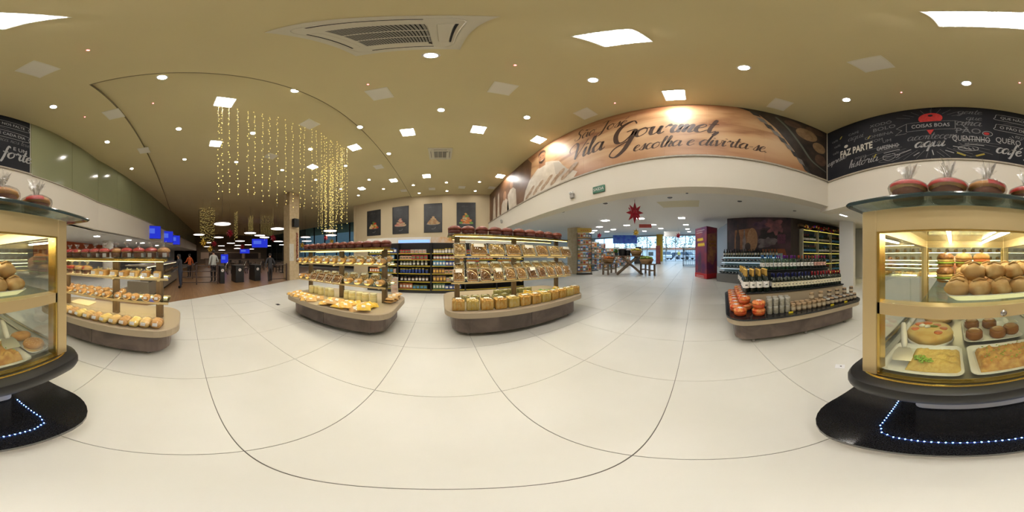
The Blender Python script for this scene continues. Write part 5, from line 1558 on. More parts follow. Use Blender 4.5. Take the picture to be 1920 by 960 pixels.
chalk('PÃO', -0.3, 4.55, 0.27, m_chalkd, 0.95); chalk('QUENTINHO', -0.36, 4.27, 0.27, None, 0.46)
pic('chalk_heart', cb, m_chalkr, ell(0.66, 4.50, 0.06, 0.05, 12), KP, 0.0); loop(-0.68, 4.5, 0.1, 0.085, 0.012)
loop(-0.30, 3.96, 0.2, 0.075, 0.014)
for k in range(3): kline(-0.22 - 0.08 * k, 3.99, -0.26 - 0.08 * k, 3.93, 0.012)
for k in (-1, 0, 1): kline(-0.3 - 0.13 * k, 4.08, -0.3 - 0.19 * k, 4.15, 0.008, m_chalkd)
for s in (-1, 1): kline(-0.35 - s * 0.1, 3.74, -0.35 - s * 0.27, 3.82, 0.045, m_chalky); 
line([(0.05, 3.86), (0.35, 3.72), (0.62, 3.84)], 0.008, m_chalkd)
# bubbles at the far end
for x, z, t1, sx in ((-1.52, 5.22, 'QUE NÃO NOS FALTE', 0.78), (-1.52, 4.8, 'O PÃO DE CADA DIA', 0.82)):
    chalk(t1, x, z, 0.15, None, sx)
    line([(-x + a, z + b) for a, b in ((-0.66, 0.12), (0.6, 0.12), (0.68, 0.0), (0.6, -0.12), (-0.6, -0.12), (-0.68, 0.0), (-0.66, 0.12))], 0.012, m_chalk)
line([(1.0, 4.96), (1.3, 5.06), (1.7, 4.98)], 0.01, m_chalkd)
chalk('QUERO', -1.12, 4.32, 0.26, None, 0.62); chalk_script('café', -1.12, 3.90, 0.17, None, 0.28)
chalk_script('nunca nos leve', -1.75, 4.5, 0.09, m_chalkd); chalk('E UM', -1.98, 4.3, 0.17); chalk_script('forte', -1.88, 3.95, 0.2, None, 0.28)
for k in range(5):
    a = math.radians(30 + 30 * k); kline(-1.28 + 0.1 * math.cos(a), 4.4 + 0.1 * math.sin(a), -1.28 + 0.17 * math.cos(a), 4.4 + 0.17 * math.sin(a), 0.01)
# other end
chalk('CAFEZINHO', 1.34, 4.2, 0.2, m_chalk, 0.45); chalk('COMBINA', 1.55, 4.7, 0.15, m_chalkd); chalk('COM', 1.6, 4.52, 0.14, m_chalkd); chalk('UM', 1.35, 4.42, 0.14, m_chalkd)
chalk('XODÓ', 1.5, 5.15, 0.17, m_chalkd); chalk('BOLO', 1.42, 4.94, 0.2, m_chalkd)
chalk('FAZ PARTE', 2.15, 4.4, 0.33, M('bright_chalk', (0.55, 0.53, 0.47), rough=0.9), 0.56, thick=0.01)
chalk_script('aqui', 2.15, 4.82, 0.12, m_chalkd); chalk('CAFÉ', 2.2, 5.08, 0.13, m_chalkd)
pic('chalk_dot', cb, M('bright_chalk', (0.55, 0.53, 0.47)), ell(-2.42, 4.66, 0.06, 0.06, 14), KP, 0.0)
chalk('nossa', 2.0, 4.1, 0.14, m_chalkd); chalk_script('história', 1.95, 3.83, 0.13, m_chalk)
chalk_script('espresso', 2.72, 4.15, 0.1, m_chalk, 0.2, 0.12)
for x, z in ((2.78, 5.05), (2.7, 4.8), (2.75, 4.55)): chalk('café', x, z, 0.13, m_chalkd)
loop(1.3, 3.92, 0.14, 0.035, 0.012); line([(-1.44, 3.91), (-1.42, 3.82), (-1.3, 3.77), (-1.18, 3.82), (-1.16, 3.91)], 0.012); line([(-1.14, 3.9), (-1.06, 3.88), (-1.15, 3.8)], 0.012); loop(1.3, 3.78, 0.24, 0.05, 0.01, m_chalkd)
for x, z in ((1.6, 4.0), (1.75, 4.72), (2.55, 5.1)): kline(x, z + 0.05, x + 0.06, z - 0.05, 0.035, m_chalky)

# ---------------------------------------------------------------- food posters
def poster(f, label, hue):
    c = PW0.lerp(PW1, f) + pn * 0.012
    rz = math.atan2(pd.y, pd.x) + PI
    t = thing('food_poster', label, 'poster', (c.x, c.y, 0), rz)
    w = 0.58; z0, z1 = 3.05, 4.98
    ob('panel', MB().box(-w, w, -0.012, 0.012, z0, z1), M('poster_slate', (0.02, 0.021, 0.024), (0.035, 0.037, 0.04), 3, rough=0.4), t)
    for a, b, cc, d in ((-w - 0.02, -w, z0 - 0.02, z1 + 0.02), (w, w + 0.02, z0 - 0.02, z1 + 0.02)):
        ob('frame_side', MB().box(a, b, -0.02, 0.014, cc, d), m_dark, t)
    for cc in (z0 - 0.02, z1):
        ob('frame_rail', MB().box(-w, w, -0.02, 0.014, cc, cc + 0.02), m_dark, t)
    FP = lambda s, z, o=0.0: (s, -0.014 - o, z)
    r = random.Random(hue)
    pal = {0: [(0.55, 0.05, 0.02), (0.6, 0.3, 0.05), (0.12, 0.25, 0.04), (0.65, 0.5, 0.25)], 1: [(0.55, 0.25, 0.18), (0.6, 0.35, 0.25), (0.45, 0.15, 0.1), (0.5, 0.35, 0.2)], 2: [(0.5, 0.32, 0.15), (0.58, 0.42, 0.22), (0.38, 0.2, 0.08), (0.45, 0.3, 0.14)], 3: [(0.6, 0.3, 0.06), (0.6, 0.45, 0.2), (0.15, 0.3, 0.05), (0.65, 0.2, 0.03)]}[hue]
    n = 0
    for lay in range(5):
        for k in range(5 - lay):
            s = (k - (4 - lay) / 2) * 0.155 + r.uniform(-0.03, 0.03); z = 3.62 + lay * (0.10 if hue != 3 else 0.15) + r.uniform(-0.02, 0.02)
            q = r.randrange(4)
            pic('food_print', t, M('food_print_%d_%d' % (hue, q), pal[q], tuple(c * 0.7 for c in pal[q]), 14, rough=0.4), ell(s, z, r.uniform(0.09, 0.14), r.uniform(0.05, 0.085), 14, r.uniform(-0.5, 0.5)), FP, 0.001 + 0.0004 * n); n += 1
    pic('plate_print', t, M('plate_print', (0.30, 0.27, 0.24), rough=0.4), ell(0, 3.60, 0.43, 0.07), FP, 0.0005)
    mb = MB(); script(mb, 'sabores', -0.3, 4.7, 0.07, FP, 0.16); ob('faint_heading', mb, M('poster_grey_ink', (0.10, 0.10, 0.10), rough=0.5), t)
    mb = MB(); ribbon(mb, catmull([(-0.1, 3.26), (0.02, 3.25), (0.12, 3.3), (0.17, 3.38)], 6), 0.035, lambda s, z: FP(s, z, 0.002)); ob('leaf_mark', mb, m_chalk, t)


def on_poster_wall(u):
    """fraction along the poster wall seen at column u"""
    a = bearing(u); d = Vector((math.cos(a), math.sin(a)))
    e = PW1 - PW0
    den = d.x * e.y - d.y * e.x
    return (PW0.y * d.x - PW0.x * d.y) / (-den)


for u, hue, lab in ((701, 0, 'dark food poster with red and yellow dish, nearest the fairy lights'), (751, 1, 'dark food poster with pink cold cuts'), (812, 2, 'dark food poster with stacked sandwiches'), (874, 3, 'dark food poster with juice bottles and orange, nearest the banner')):
    poster(on_poster_wall(u), lab, hue)

# ---------------------------------------------------------------- exit sign, speakers and small fittings on the white band
ex = thing('exit_sign', 'green hanging exit sign reading SAÍDA under the banner', 'sign', (2.98, 2.05, 3.07), 0)
ob('plate', MB().box(-0.012, 0.012, -0.155, 0.155, -0.085, 0.085), M('exit_green', (0.01, 0.12, 0.06), rough=0.4), ex)
printed('lettering', 'SAÍDA', M('exit_white', (0.8, 0.8, 0.75), rough=0.5), ex, (-0.0135, 0, 0.0), (PI / 2, 0, -PI / 2), 0.105, sx=0.95)
for k, (y, z) in enumerate(((2.85, 3.1), (7.6, 3.25))):
    t = thing('emergency_lamp', ['small twin-headed emergency lamp beside the exit sign', 'small twin-headed emergency lamp far along the white band'][k], 'lamp', (2.96, y, z))
    ob('case', MB().box(-0.02, 0.035, -0.06, 0.06, -0.07, 0.05), M('grey_lamp_case', (0.35, 0.33, 0.3), rough=0.5), t)
    for s in (-1, 1):
        ob('lamp_head', MB().lathe([(0.025, 0), (0.03, 0.04)], 12), m_white_pl, t, (-0.03, s * 0.035, 0.05))
CAMS = [(1288, 357)]
x, y, z = hit(1288, 357, zc)
t = thing('dome_camera', 'small dome security camera under the banner band', 'camera', (x, y, z))
ob('mount', MB().lathe([(0.06, -0.03), (0.07, 0.0)], 16), m_white_pl, t)
ob('dome', MB().lathe([(0, -0.08), (0.035, -0.065), (0.05, -0.03)], 16), m_black, t, smooth='all')
for i, (u, v) in enumerate(((1135, 381), (1256, 370), (1387, 377), (1490, 395), (1055, 397))):
    x, y, z = hit(u, v, zc)
    t = thing('unlit_downlight', 'unlit black ceiling spot under the banner, %s from the exit sign side' % ORD[i], 'light', (x, y, z), group='unlit spots under the banner')
    ob('rim', MB().lathe([(0.085, -0.006), (0.09, 0.002)], 18), m_white_pl, t)
    ob('lens', MB().lathe([(0.06, -0.012), (0.07, -0.005)], 18), m_black, t)
for i, (x, y) in enumerate(((4.05, 0.05),)):
    t = thing('ceiling_hatch', 'large cream rectangular hatch in the low white ceiling', 'hatch', (5.0, 0.55, zc(5.0) + 0.01), 0, None, None, (0, -0.115, 0))
    ob('plate', MB().box(-0.62, 0.62, -0.62, 0.62, -0.03, -0.01), M('cream_hatch', (0.62, 0.56, 0.38), rough=0.7), t)
    ob('rim', MB().box(-0.65, 0.65, -0.65, 0.65, -0.018, -0.005), m_white_pl, t)
# ---------------------------------------------------------------- grocery shelving against the posters
GOODS = [M('pack_%d' % k, c, tuple(min(1, q * 1.5 + 0.02) for q in c), 18, rough=0.45) for k, c in enumerate([(0.40, 0.12, 0.03), (0.50, 0.30, 0.05), (0.10, 0.12, 0.05), (0.02, 0.05, 0.22), (0.38, 0.34, 0.28), (0.30, 0.03, 0.03), (0.05, 0.20, 0.40), (0.12, 0.06, 0.03), (0.42, 0.22, 0.16), (0.09, 0.16, 0.08)])]
m_ystrip = M('yellow_price_strip', (0.55, 0.42, 0.03), rough=0.5)
m_shelfb = M('black_shelf_steel', (0.02, 0.02, 0.022), rough=0.45)
SH = (0.16, 0.475, 0.80, 1.11, 1.36, 1.61)
GY = 6.4
BAYS = [(-3.1, -1.75, 'first bay from the pillar'), (-1.75, -0.39, 'second bay from the pillar'), (-0.39, 0.97, 'third bay from the pillar'), (0.97, 2.3, 'fourth bay from the pillar'), (2.3, 3.6, 'fifth bay from the pillar')]
me_box = MB().rbox(-0.5, 0.5, -0.5, 0.5, 0, 1, 0.04, 2).mesh('carton', True)
me_lab = MB().box(-0.36, 0.36, -0.512, -0.502, 0.25, 0.7).mesh('front_print')
NAMES = ['orange', 'yellow', 'olive', 'dark blue', 'cream', 'red', 'bright blue', 'brown', 'pink', 'green']


def carton(x, y, z, w, d, h, k, label, group, rz=0.0, name='carton'):
    t = thing(name, label, 'package', (x, y, z), rz, group, (w, d, h))
    ob('pack_body', me_box, GOODS[k % 10], t)
    ob('front_print', me_lab, GOODS[(k + 4) % 10] if k % 3 else m_label, t)


for bi, (xa, xb, bw) in enumerate(BAYS):
    g = thing('grocery_shelf', 'black grocery shelving with yellow price strips, ' + bw, 'shelf unit', ((xa + xb) / 2, GY, 0), group='grocery shelving bays')
    w = (xb - xa) / 2 - 0.004
    ob('back_panel', MB().box(-w, w, 0.42, 0.45, 0.0, 2.25), m_shelfb, g)
    ob('kick_plate', MB().box(-w, w, 0.0, 0.42, 0.0, 0.13), m_shelfb, g)
    for s in (-1, 1):
        ob('upright', MB().box(s * w - 0.02 * (s > 0), s * w + 0.02 * (s < 0), 0.05, 0.42, 0.13, 2.05), m_shelfb, g)
    for z in SH:
        sh = ob('shelf', MB().box(-w + 0.022, w - 0.022, 0.0 if z < 0.5 else 0.06, 0.42, z - 0.03, z), m_shelfb, g)
        ob('price_strip', MB().box(-w + 0.03, w - 0.03, -0.006 if z < 0.5 else 0.054, 0.0 if z < 0.5 else 0.06, z - 0.032, z - 0.002), m_ystrip, sh)
    hd = ob('header', MB().box(-w, w, -0.02, 0.02, 2.02, 2.25), m_white2 if bi != 2 else M('orange_header', (0.6, 0.3, 0.08), (0.6, 0.56, 0.5), 3, rough=0.5), g)
    if bi == 1: ob('lit_screen', MB().box(-w + 0.05, w - 0.05, -0.03, -0.02, 2.03, 2.14), EM('blue_screen_glow', (0.25, 0.45, 1.0), 1.6), hd)
    if bi == 2: printed('header_word', '20%', m_dark, hd, (0.25, -0.024, 2.13), (PI / 2, 0, 0), 0.16)
    lv = SH if bi in (1, 2) else (SH if bi == 0 else SH[2:])
    for si, z in enumerate(SH):
        if z not in lv: continue
        x = xa + 0.07; c = 0
        r = random.Random(bi * 31 + si)
        k0 = r.randrange(10); ww = r.uniform(0.11, 0.16); hh = min(0.24, r.uniform(0.16, 0.24)) if z < 1.3 else r.uniform(0.14, 0.2)
        jarred = (bi, si) in ((1, 3), (1, 1), (2, 5), (2, 4), (1, 2))
        while x + ww < xb - 0.03:
            if c and c % 4 == 0: k0 = r.randrange(10); ww = r.uniform(0.11, 0.17); hh = r.uniform(0.15, 0.23)
            cx = x + ww / 2
            lab = '%s on the %s shelf up, %s along the %s' % ('jar' if jarred else NAMES[k0] + ' pack', ORD[si], ORD[c], bw)
            if jarred:
                jar((cx, GY + 0.16, z), lab, 'jars on the grocery shelves', GOODS[{3: 2, 1: 7, 5: 4, 4: 5, 2: 3}[si]], [m_lids, m_black, m_ystrip][si % 3], 0.055, min(0.2, hh), m_label if si != 2 else None, 'shelf_jar')
            else:
                carton(cx, GY + 0.17, z, ww * 0.92, 0.2, hh, k0, lab, 'packs on the grocery shelves', 0, 'grocery_pack')
            x += ww; c += 1
for i in range(8):
    carton(-1.74, 5.98, 0.085 * i, 0.26, 0.26, 0.082, 4, 'flat white pink carton in the floor stack, %s from the floor' % ORD[i], 'stacked flat cartons', 0.2, 'flat_carton')

# ---------------------------------------------------------------- wine corner: mural, low shelf, lit cabinet
MA, MBp = Vector((8.94, -1.68)), Vector((6.6, -4.4))
me_ = (MBp - MA).normalized(); mn = Vector((me_.y, -me_.x))
if mn.x > 0: mn = -mn
MP = lambda s, z, o=0.0: (MA.x + me_.x * s + mn.x * (0.012 + o), MA.y + me_.y * s + mn.y * (0.012 + o), z)
mur = thing('wine_mural', 'dark wall picture of barrel, bottles and grapes behind the wine', 'mural', (0, 0, 0))
ob('print_sheet', MB().flat([MP(0.02, 1.3), MP(3.5, 1.3), MP(3.5, 3.42), MP(0.02, 3.58)]), inked('plum_print', (0.012, 0.008, 0.010), (0.085, 0.04, 0.05), 1.6), mur)
def blotch(cs, ct, rs, rt, seed, n=40):
    return [(cs + rs * q * math.cos(a), ct + rt * q * math.sin(a)) for a, q in [(2 * PI * k / n, 0.8 + 0.55 * noise.noise(Vector((math.cos(2 * PI * k / n) * 2.2, math.sin(2 * PI * k / n) * 2.2, seed * 1.37)))) for k in range(n)]]


pic('splash_print', mur, inked('violet_splash_print', (0.05, 0.02, 0.05), (0.14, 0.07, 0.10), 4), blotch(2.0, 3.1, 0.5, 0.25, 7), MP, 0.0015)
pic('splash_print', mur, inked('dark_splash_print', (0.006, 0.005, 0.006), (0.03, 0.018, 0.02), 4), blotch(2.6, 2.5, 0.7, 0.5, 9), MP, 0.0012)
p_bar = inked('barrel_print', (0.34, 0.15, 0.06), (0.24, 0.09, 0.03), 6); p_bar2 = inked('barrel_head_print', (0.45, 0.25, 0.12), (0.34, 0.16, 0.07), 8)
pic('barrel_print', mur, p_bar, [(0.45, 1.9), (1.45, 1.75), (1.45, 2.95), (0.5, 2.9)], MP, 0.002)
pic('barrel_print', mur, p_bar2, ell(1.5, 2.35, 0.3, 0.62), MP, 0.003)
pic('bottle_print', mur, p_hair, [(0.55, 1.5), (0.8, 1.5), (0.8, 2.5), (0.72, 2.8), (0.72, 3.2), (0.63, 3.2), (0.63, 2.8), (0.55, 2.5)], MP, 0.004)
pic('bottle_print', mur, inked('grey_bottle_print', (0.26, 0.2, 0.18), (0.14, 0.1, 0.09)), [(0.95, 1.5), (1.15, 1.5), (1.15, 2.35), (1.09, 2.6), (1.09, 2.9), (1.01, 2.9), (1.01, 2.6), (0.95, 2.35)], MP, 0.005)
pic('glass_print', mur, p_hair, ell(1.25, 2.0, 0.16, 0.2), MP, 0.006)
pic('splash_print', mur, inked('rose_splash_print', (0.30, 0.11, 0.12), (0.12, 0.05, 0.06), 3), blotch(2.75, 2.95, 0.55, 0.45, 1), MP, 0.003)
pic('splash_print', mur, inked('grey_splash_print', (0.22, 0.18, 0.18), (0.1, 0.07, 0.08), 4), blotch(2.3, 2.2, 0.62, 0.36, 4), MP, 0.002)
for k in range(9): pic('grape_print', mur, inked('grape_print', (0.08, 0.02, 0.05), (0.14, 0.04, 0.07)), ell(2.9 + 0.13 * (k % 3), 2.5 - 0.16 * (k // 3), 0.09, 0.09, 12), MP, 0.004 + 0.0003 * k)
pic('table_print', mur, inked('rust_print', (0.35, 0.11, 0.04), (0.24, 0.07, 0.03)), [(1.9, 1.5), (3.3, 1.5), (3.2, 1.85), (2.0, 1.85)], MP, 0.003)
# low shelf below the mural
base = MA + mn * 0.06; z0 = zf(8)
lw_rz = math.atan2(me_.y, me_.x)
ls = thing('wine_shelf', 'low tiered wine shelf with pale blue lit levels under the mural', 'shelf unit', (base.x, base.y, z0), lw_rz)
# local x along the wall, local y into the room is negative or positive depending on heading
side = 1 if Vector((-math.sin(lw_rz), math.cos(lw_rz))).dot(mn) > 0 else -1
def LS(x0, x1, y0, y1, za, zb):
    a, b = sorted((side * y0, side * y1)); return MB().box(x0, x1, a, b, za, zb)
ob('plinth', LS(-0.1, 3.1, 0.0, 0.85, 0, 0.42), M('grey_plinth', (0.20, 0.19, 0.18), rough=0.5), ls)
ob('back_panel', LS(-0.1, 3.1, 0.0, 0.05, 0.42, 1.45), M('pale_blue_panel', (0.32, 0.46, 0.50), rough=0.5), ls)
for za, d in ((0.72, 0.7), (1.02, 0.55), (1.28, 0.4)):
    s_ = ob('shelf', LS(-0.1, 3.1, 0.05, d, za - 0.03, za), M('pale_shelf', (0.5, 0.5, 0.46), rough=0.5), ls)
    ob('light_strip', LS(0.0, 3.0, d - 0.05, d - 0.02, za - 0.045, za - 0.031), EM('cool_strip_glow', (0.7, 0.9, 1.0), 2.0), s_)
def LW(x, y, z):
    c, s = math.cos(lw_rz), math.sin(lw_rz); y *= side
    return (base.x + x * c - y * s, base.y + x * s + y * c, z0 + z)
for i in range(20):
    bottle(LW(0.0 + 0.15 * i, 0.24, 1.281), 'upright dark wine bottle, %s from the purple box along the mural shelf top' % ORD[i], 'bottles on the mural shelf top', 'black', m_lab2 if i % 4 else m_label, s=1.3, lite=True)
for lev, (za, y) in enumerate(((1.021, 0.32), (0.721, 0.42), (0.421, 0.55))):
    for i in range(13):
        p = LW(0.1 + 0.2 * i, y, za + 0.05)
        t = bottle(p, 'lying dark wine bottle, %s along the %s level of the mural shelf' % (ORD[i], ['upper', 'middle', 'bottom'][lev]), 'lying bottles on the mural shelf', 'black' if lev else 'red', m_label, s=1.2, lite=True)
        t.rotation_euler = (PI / 2 * 0.86, 0, math.atan2(mn.y, mn.x) + PI / 2)
# tall lit cabinet of bottles on the dark wall
CX = 6.35
cab = thing('wine_cabinet', 'tall cream framed cabinet of bottles on the dark wall under a garland', 'cabinet', (CX, -4.85, zf(6.4)))
m_cab = M('cream_cabinet', (0.50, 0.46, 0.33), rough=0.5)
ob('back_panel', MB().box(0.3, 0.33, -3.06, 0, 0, 2.75), M('navy_panel', (0.02, 0.05, 0.10), rough=0.4), cab)
for k in range(4):
    y = -1.02 * k
    ob('upright', MB().box(0, 0.3, y - 0.025, y + 0.025, 0, 2.75), m_cab, cab)
for z in (0.06, 0.5, 1.0, 1.55, 2.12, 2.72):
    for k in range(3):
        sh = ob('shelf', MB().box(0.0, 0.3, -1.02 * k - 0.995, -1.02 * k - 0.025, z - 0.03, z), m_cab, cab)
        ob('light_strip', MB().box(0.0, 0.012, -1.02 * k - 0.98, -1.02 * k - 0.04, z - 0.045, z - 0.03), EM('yellow_edge_glow', (1.0, 0.85, 0.12), 1.6), sh)
for k in range(3):
    for zi, z in enumerate((0.5, 1.0, 1.55, 2.12)):
        for i in range(8):
            cp = ['sky', 'black', 'gold', 'red', 'blue'][(k * 2 + zi + i // 4) % 5]
            bottle((CX + 0.14, -4.85 - 1.02 * k - 0.12 - 0.112 * i, zf(6.4) + z + 0.001), 'cabinet bottle, %s from the mural in the %s bay, %s shelf up' % (ORD[i], ORD[k], ORD[zi]), 'bottles in the tall cabinet', cp, [m_label, m_lab2, GOODS[6]][(k + zi) % 3], [m_bottle, m_bottleg][(k + i // 4) % 2], s=1.25, lite=True)
gar = thing('christmas_garland', 'red and gold bauble garland along the top of the wine cabinet', 'garland', (0, 0, 0))
gp = [(CX - 0.05, -4.5 - 3.6 * k / 30, zf(6.4) + 2.85 + 0.06 * math.sin(k * 0.9)) for k in range(31)]
ob('greenery', MB().tube(gp, 0.07, 7), M('garland_green', (0.05, 0.07, 0.02), (0.14, 0.03, 0.02), 30, rough=0.8), gar)
for k in range(60):
    f = RND.uniform(0, 30); i = int(f); q = Vector(gp[i]).lerp(Vector(gp[min(30, i + 1)]), f - i)
    ob('bauble', cached('bauble', lambda: MB().blob((0, 0, 0), (0.05, 0.05, 0.05), 8, 6).mesh('bauble', 'all')), [M('bauble_red', (0.45, 0.01, 0.02), rough=0.15), M('bauble_gold', (0.7, 0.42, 0.1), rough=0.2, metal=0.8), M('bauble_violet', (0.12, 0.03, 0.35), rough=0.2)][k % 5 % 3], gar, (q.x - RND.uniform(0.02, 0.1), q.y, q.z + RND.uniform(-0.08, 0.08)), sc=RND.uniform(0.7, 1.2))
struct('door_1', MB().box(4.0, 4.08, -7.7, -6.9, 0, 2.1), M('dark_blue_door', (0.03, 0.035, 0.05), rough=0.5))
cd = thing('drawer_cabinet', 'small grey drawer cabinet beside the white column', 'cabinet', (3.62, -6.45, 0.0))
ob('body', MB().rbox(-0.22, 0.22, -0.25, 0.25, 0.05, 0.8, 0.01, 2), m_white2, cd)
for k in range(3):
    d_ = ob('drawer', MB().box(-0.2, 0.2, 0.25, 0.262, 0.1 + 0.23 * k, 0.3 + 0.23 * k), m_dark if k == 0 else m_white_pl, cd)
    ob('knob', MB().lathe([(0.012, 0), (0.015, 0.02)], 8), m_black, d_, (0, 0.262, 0.2 + 0.23 * k), (-PI / 2, 0, 0))

# ---------------------------------------------------------------- promotional box
pbz = zf(9.4)
pb = thing('promotional_box', 'tall purple printed promotional box with yellow lettering and red foot', 'display box', (0, 0, 0))
A_, B_, C_ = Vector((9.9, 0.10)), Vector((8.86, -0.53)), Vector((9.45, -1.18))
D_ = A_ + C_ - B_
quad = [tuple(p) for p in (A_, D_, C_, B_)]
ob('carton_body', MB().prism(quad, pbz + 0.28, 3.15), inked('purple_photo_print', (0.09, 0.015, 0.10), (0.26, 0.035, 0.05), 1.4), pb)
ctr = (A_ + C_) / 2
ob('red_foot', MB().prism([tuple(ctr + (Vector(p) - ctr) * 1.02) for p in quad], pbz + 0.005, pbz + 0.28), M('red_card', (0.55, 0.015, 0.02), rough=0.4), pb)
e1 = (B_ - A_).normalized(); n1 = Vector((e1.y, -e1.x)); n1 = n1 if n1.dot(B_) < 0 else -n1
P1 = lambda s, z, o=0.0: (A_.x + e1.x * s + n1.x * (0.006 + o), A_.y + e1.y * s + n1.y * (0.006 + o), z)
e2 = (C_ - B_).normalized(); n2 = Vector((e2.y, -e2.x)); n2 = n2 if n2.dot(B_) < 0 else -n2
P2 = lambda s, z, o=0.0: (B_.x + e2.x * s + n2.x * (0.006 + o), B_.y + e2.y * s + n2.y * (0.006 + o), z)
y_ink = M('yellow_print', (0.80, 0.55, 0.03), rough=0.4)
for z, h, s0, s1 in ((2.98, 0.05, 0.15, 1.0), (2.86, 0.05, 0.15, 0.8), (2.45, 0.16, 0.25, 0.85), (2.15, 0.18, 0.3, 1.0)):
    pts = [(s0 + (s1 - s0) * k / 12, z + (h * 0.5 if k % 2 else -h * 0.5)) for k in range(13)]
    mb = MB(); ribbon(mb, catmull(pts, 4), h * 0.45, P1, 0.5); ob('yellow_lettering', mb, y_ink if z < 2.8 else m_label, pb)
for z in (0.42, 0.34):
    mb = MB(); ribbon(mb, [(0.15 + 0.07 * k, z - 0.05 + (0.015 if k % 2 else -0.015)) for k in range(13)], 0.025, lambda s, q: P1(s, q, 0.02), 0.8); ob('white_lettering', mb, m_label, pb)
pic('photo_print', pb, inked('tan_photo_print', (0.42, 0.20, 0.08), (0.22, 0.06, 0.07), 3), [(0.06, 1.2), (0.5, 1.0), (0.82, 1.6), (0.82, 2.9), (0.06, 2.7)], P2, 0.002)
for z in (2.3, 2.1): pic('sign_print', pb, inked('brown_sign_print', (0.25, 0.10, 0.02), (0.35, 0.16, 0.04), 4), [(0.2, z - 0.08), (0.75, z - 0.05), (0.75, z + 0.08), (0.2, z + 0.05)], P2, 0.004)
pic('figure_print', pb, inked('dark_figure_print', (0.04, 0.02, 0.05), (0.1, 0.04, 0.08), 4), [(0.35, 0.6), (0.65, 0.6), (0.7, 1.3), (0.6, 1.7), (0.45, 1.7), (0.3, 1.3)], P1, 0.002)

# ---------------------------------------------------------------- wire rack with bagged goods
rk = thing('wire_rack', 'tall black wire rack of bagged goods beside the stone column', 'rack', (9.0, 7.45, zf(9)), math.radians(-48))
m_wire = M('black_wire', (0.02, 0.02, 0.02), rough=0.4)
for x in (-0.5, 0.5):
    ob('side_frame', MB().tube([(x, -0.28, 0), (x, -0.28, 2.9), (x, 0.28, 2.9), (x, 0.28, 0)], 0.02, 6), m_wire, rk)
ob('base_plate', MB().box(-0.55, 0.55, -0.5, 0.3, 0.0, 0.05), m_wire, rk)
hdr = ob('header_card', MB().box(-0.5, 0.5, -0.3, -0.27, 2.92, 3.25), M('yellow_header_card', (0.62, 0.42, 0.08), rough=0.5), rk)
mb = MB(); ribbon(mb, catmull([(-0.3 + 0.07 * k, 3.08 + (0.05 if k % 2 else -0.05)) for k in range(10)], 4), 0.03, lambda s, z: (s, -0.303, z)); ob('red_lettering', mb, M('red_ink', (0.5, 0.03, 0.02)), hdr)
RK = lambda x, y, z: (9.0 + x * math.cos(math.radians(-48)) - y * math.sin(math.radians(-48)), 7.45 + x * math.sin(math.radians(-48)) + y * math.cos(math.radians(-48)), zf(9) + z)
for k in range(6):
    z = 0.2 + 0.47 * k
    s_ = ob('shelf', MB().box(-0.49, 0.49, -0.36, 0.26, z - 0.02, z), m_wire, rk)
    ob('shelf_edge', MB().box(-0.49, 0.49, -0.375, -0.36, z - 0.03, z + 0.03), M('tan_edge', (0.45, 0.25, 0.08), rough=0.5), s_)
    for i in range(5):
        x, y, zz = RK(-0.38 + 0.19 * i, -0.2, z)
        carton(x, y, zz, 0.17, 0.12, 0.33, [3, 5, 6, 8, 1, 0, 9][(k * 2 + i) % 7], '%s bag on the wire rack, %s across the %s shelf up' % (NAMES[[3, 5, 6, 8, 1, 0, 9][(k * 2 + i) % 7]], ORD[i], ORD[k]), 'bags on the wire rack', math.radians(-48), 'snack_bag')

# ---------------------------------------------------------------- fruit table and benches
m_oldwood = M('weathered_wood', (0.13, 0.085, 0.05), (0.20, 0.14, 0.085), 3, rough=0.7, stretch=(2, 14, 14), bump=0.2)
FT = (10.15, 4.45); frz = math.radians(-64)
def F2(x, y, z=0.0):
    c, s = math.cos(frz), math.sin(frz); return (FT[0] + x * c - y * s, FT[1] + x * s + y * c, zf(10.1) + z)
ft = thing('fruit_table', 'rustic cross-legged wooden table heaped with fruit near the exit', 'table', F2(0, 0), frz)
for k in range(4):
    ob('plank', MB().box(-1.0, 1.0, -0.5 + 0.25 * k + 0.008, -0.25 + 0.25 * k - 0.008, 1.2, 1.26), m_oldwood, ft)
for x in (-0.7, 0.7):
    for s in (-1, 1):
        ob('leg', MB().tube([(-0.85 * s, x * 0.5, 0.0), (0.55 * s, x * 0.5, 1.2)], 0.075, 4), m_oldwood, ft)
ob('stretcher', MB().box(-0.1, 0.1, -0.35, 0.35, 0.6, 0.7), m_oldwood, ft)
for bi, (x, y, rz2, lab) in enumerate(((-1.35, 0.1, 1.2, 'rustic wooden bench on the rack side of the fruit table'), (1.15, -0.5, 1.9, 'rustic wooden bench on the promotional box side of the fruit table'))):
    px, py, pz = F2(x, y)
    b = thing('wooden_bench', lab, 'bench', (px, py, pz), frz + rz2)
    for k in range(2): ob('plank', MB().box(-0.75, 0.75, -0.24 + 0.24 * k + 0.006, 0.24 * k - 0.006, 0.68, 0.74), m_oldwood, b)
    for sx in (-0.62, 0.62):
        for sy in (-0.18, 0.18): ob('leg', MB().box(sx - 0.05, sx + 0.05, sy - 0.05, sy + 0.05, 0, 0.68), m_oldwood, b)
        ob('rail', MB().box(sx - 0.03, sx + 0.03, -0.13, 0.13, 0.28, 0.36), m_oldwood, b)
    ob('long_rail', MB().box(-0.57, 0.57, -0.03, 0.03, 0.3, 0.37), m_oldwood, b)
m_wick = M('wicker', (0.26, 0.14, 0.05), (0.36, 0.21, 0.09), 40, rough=0.7, bump=0.5)
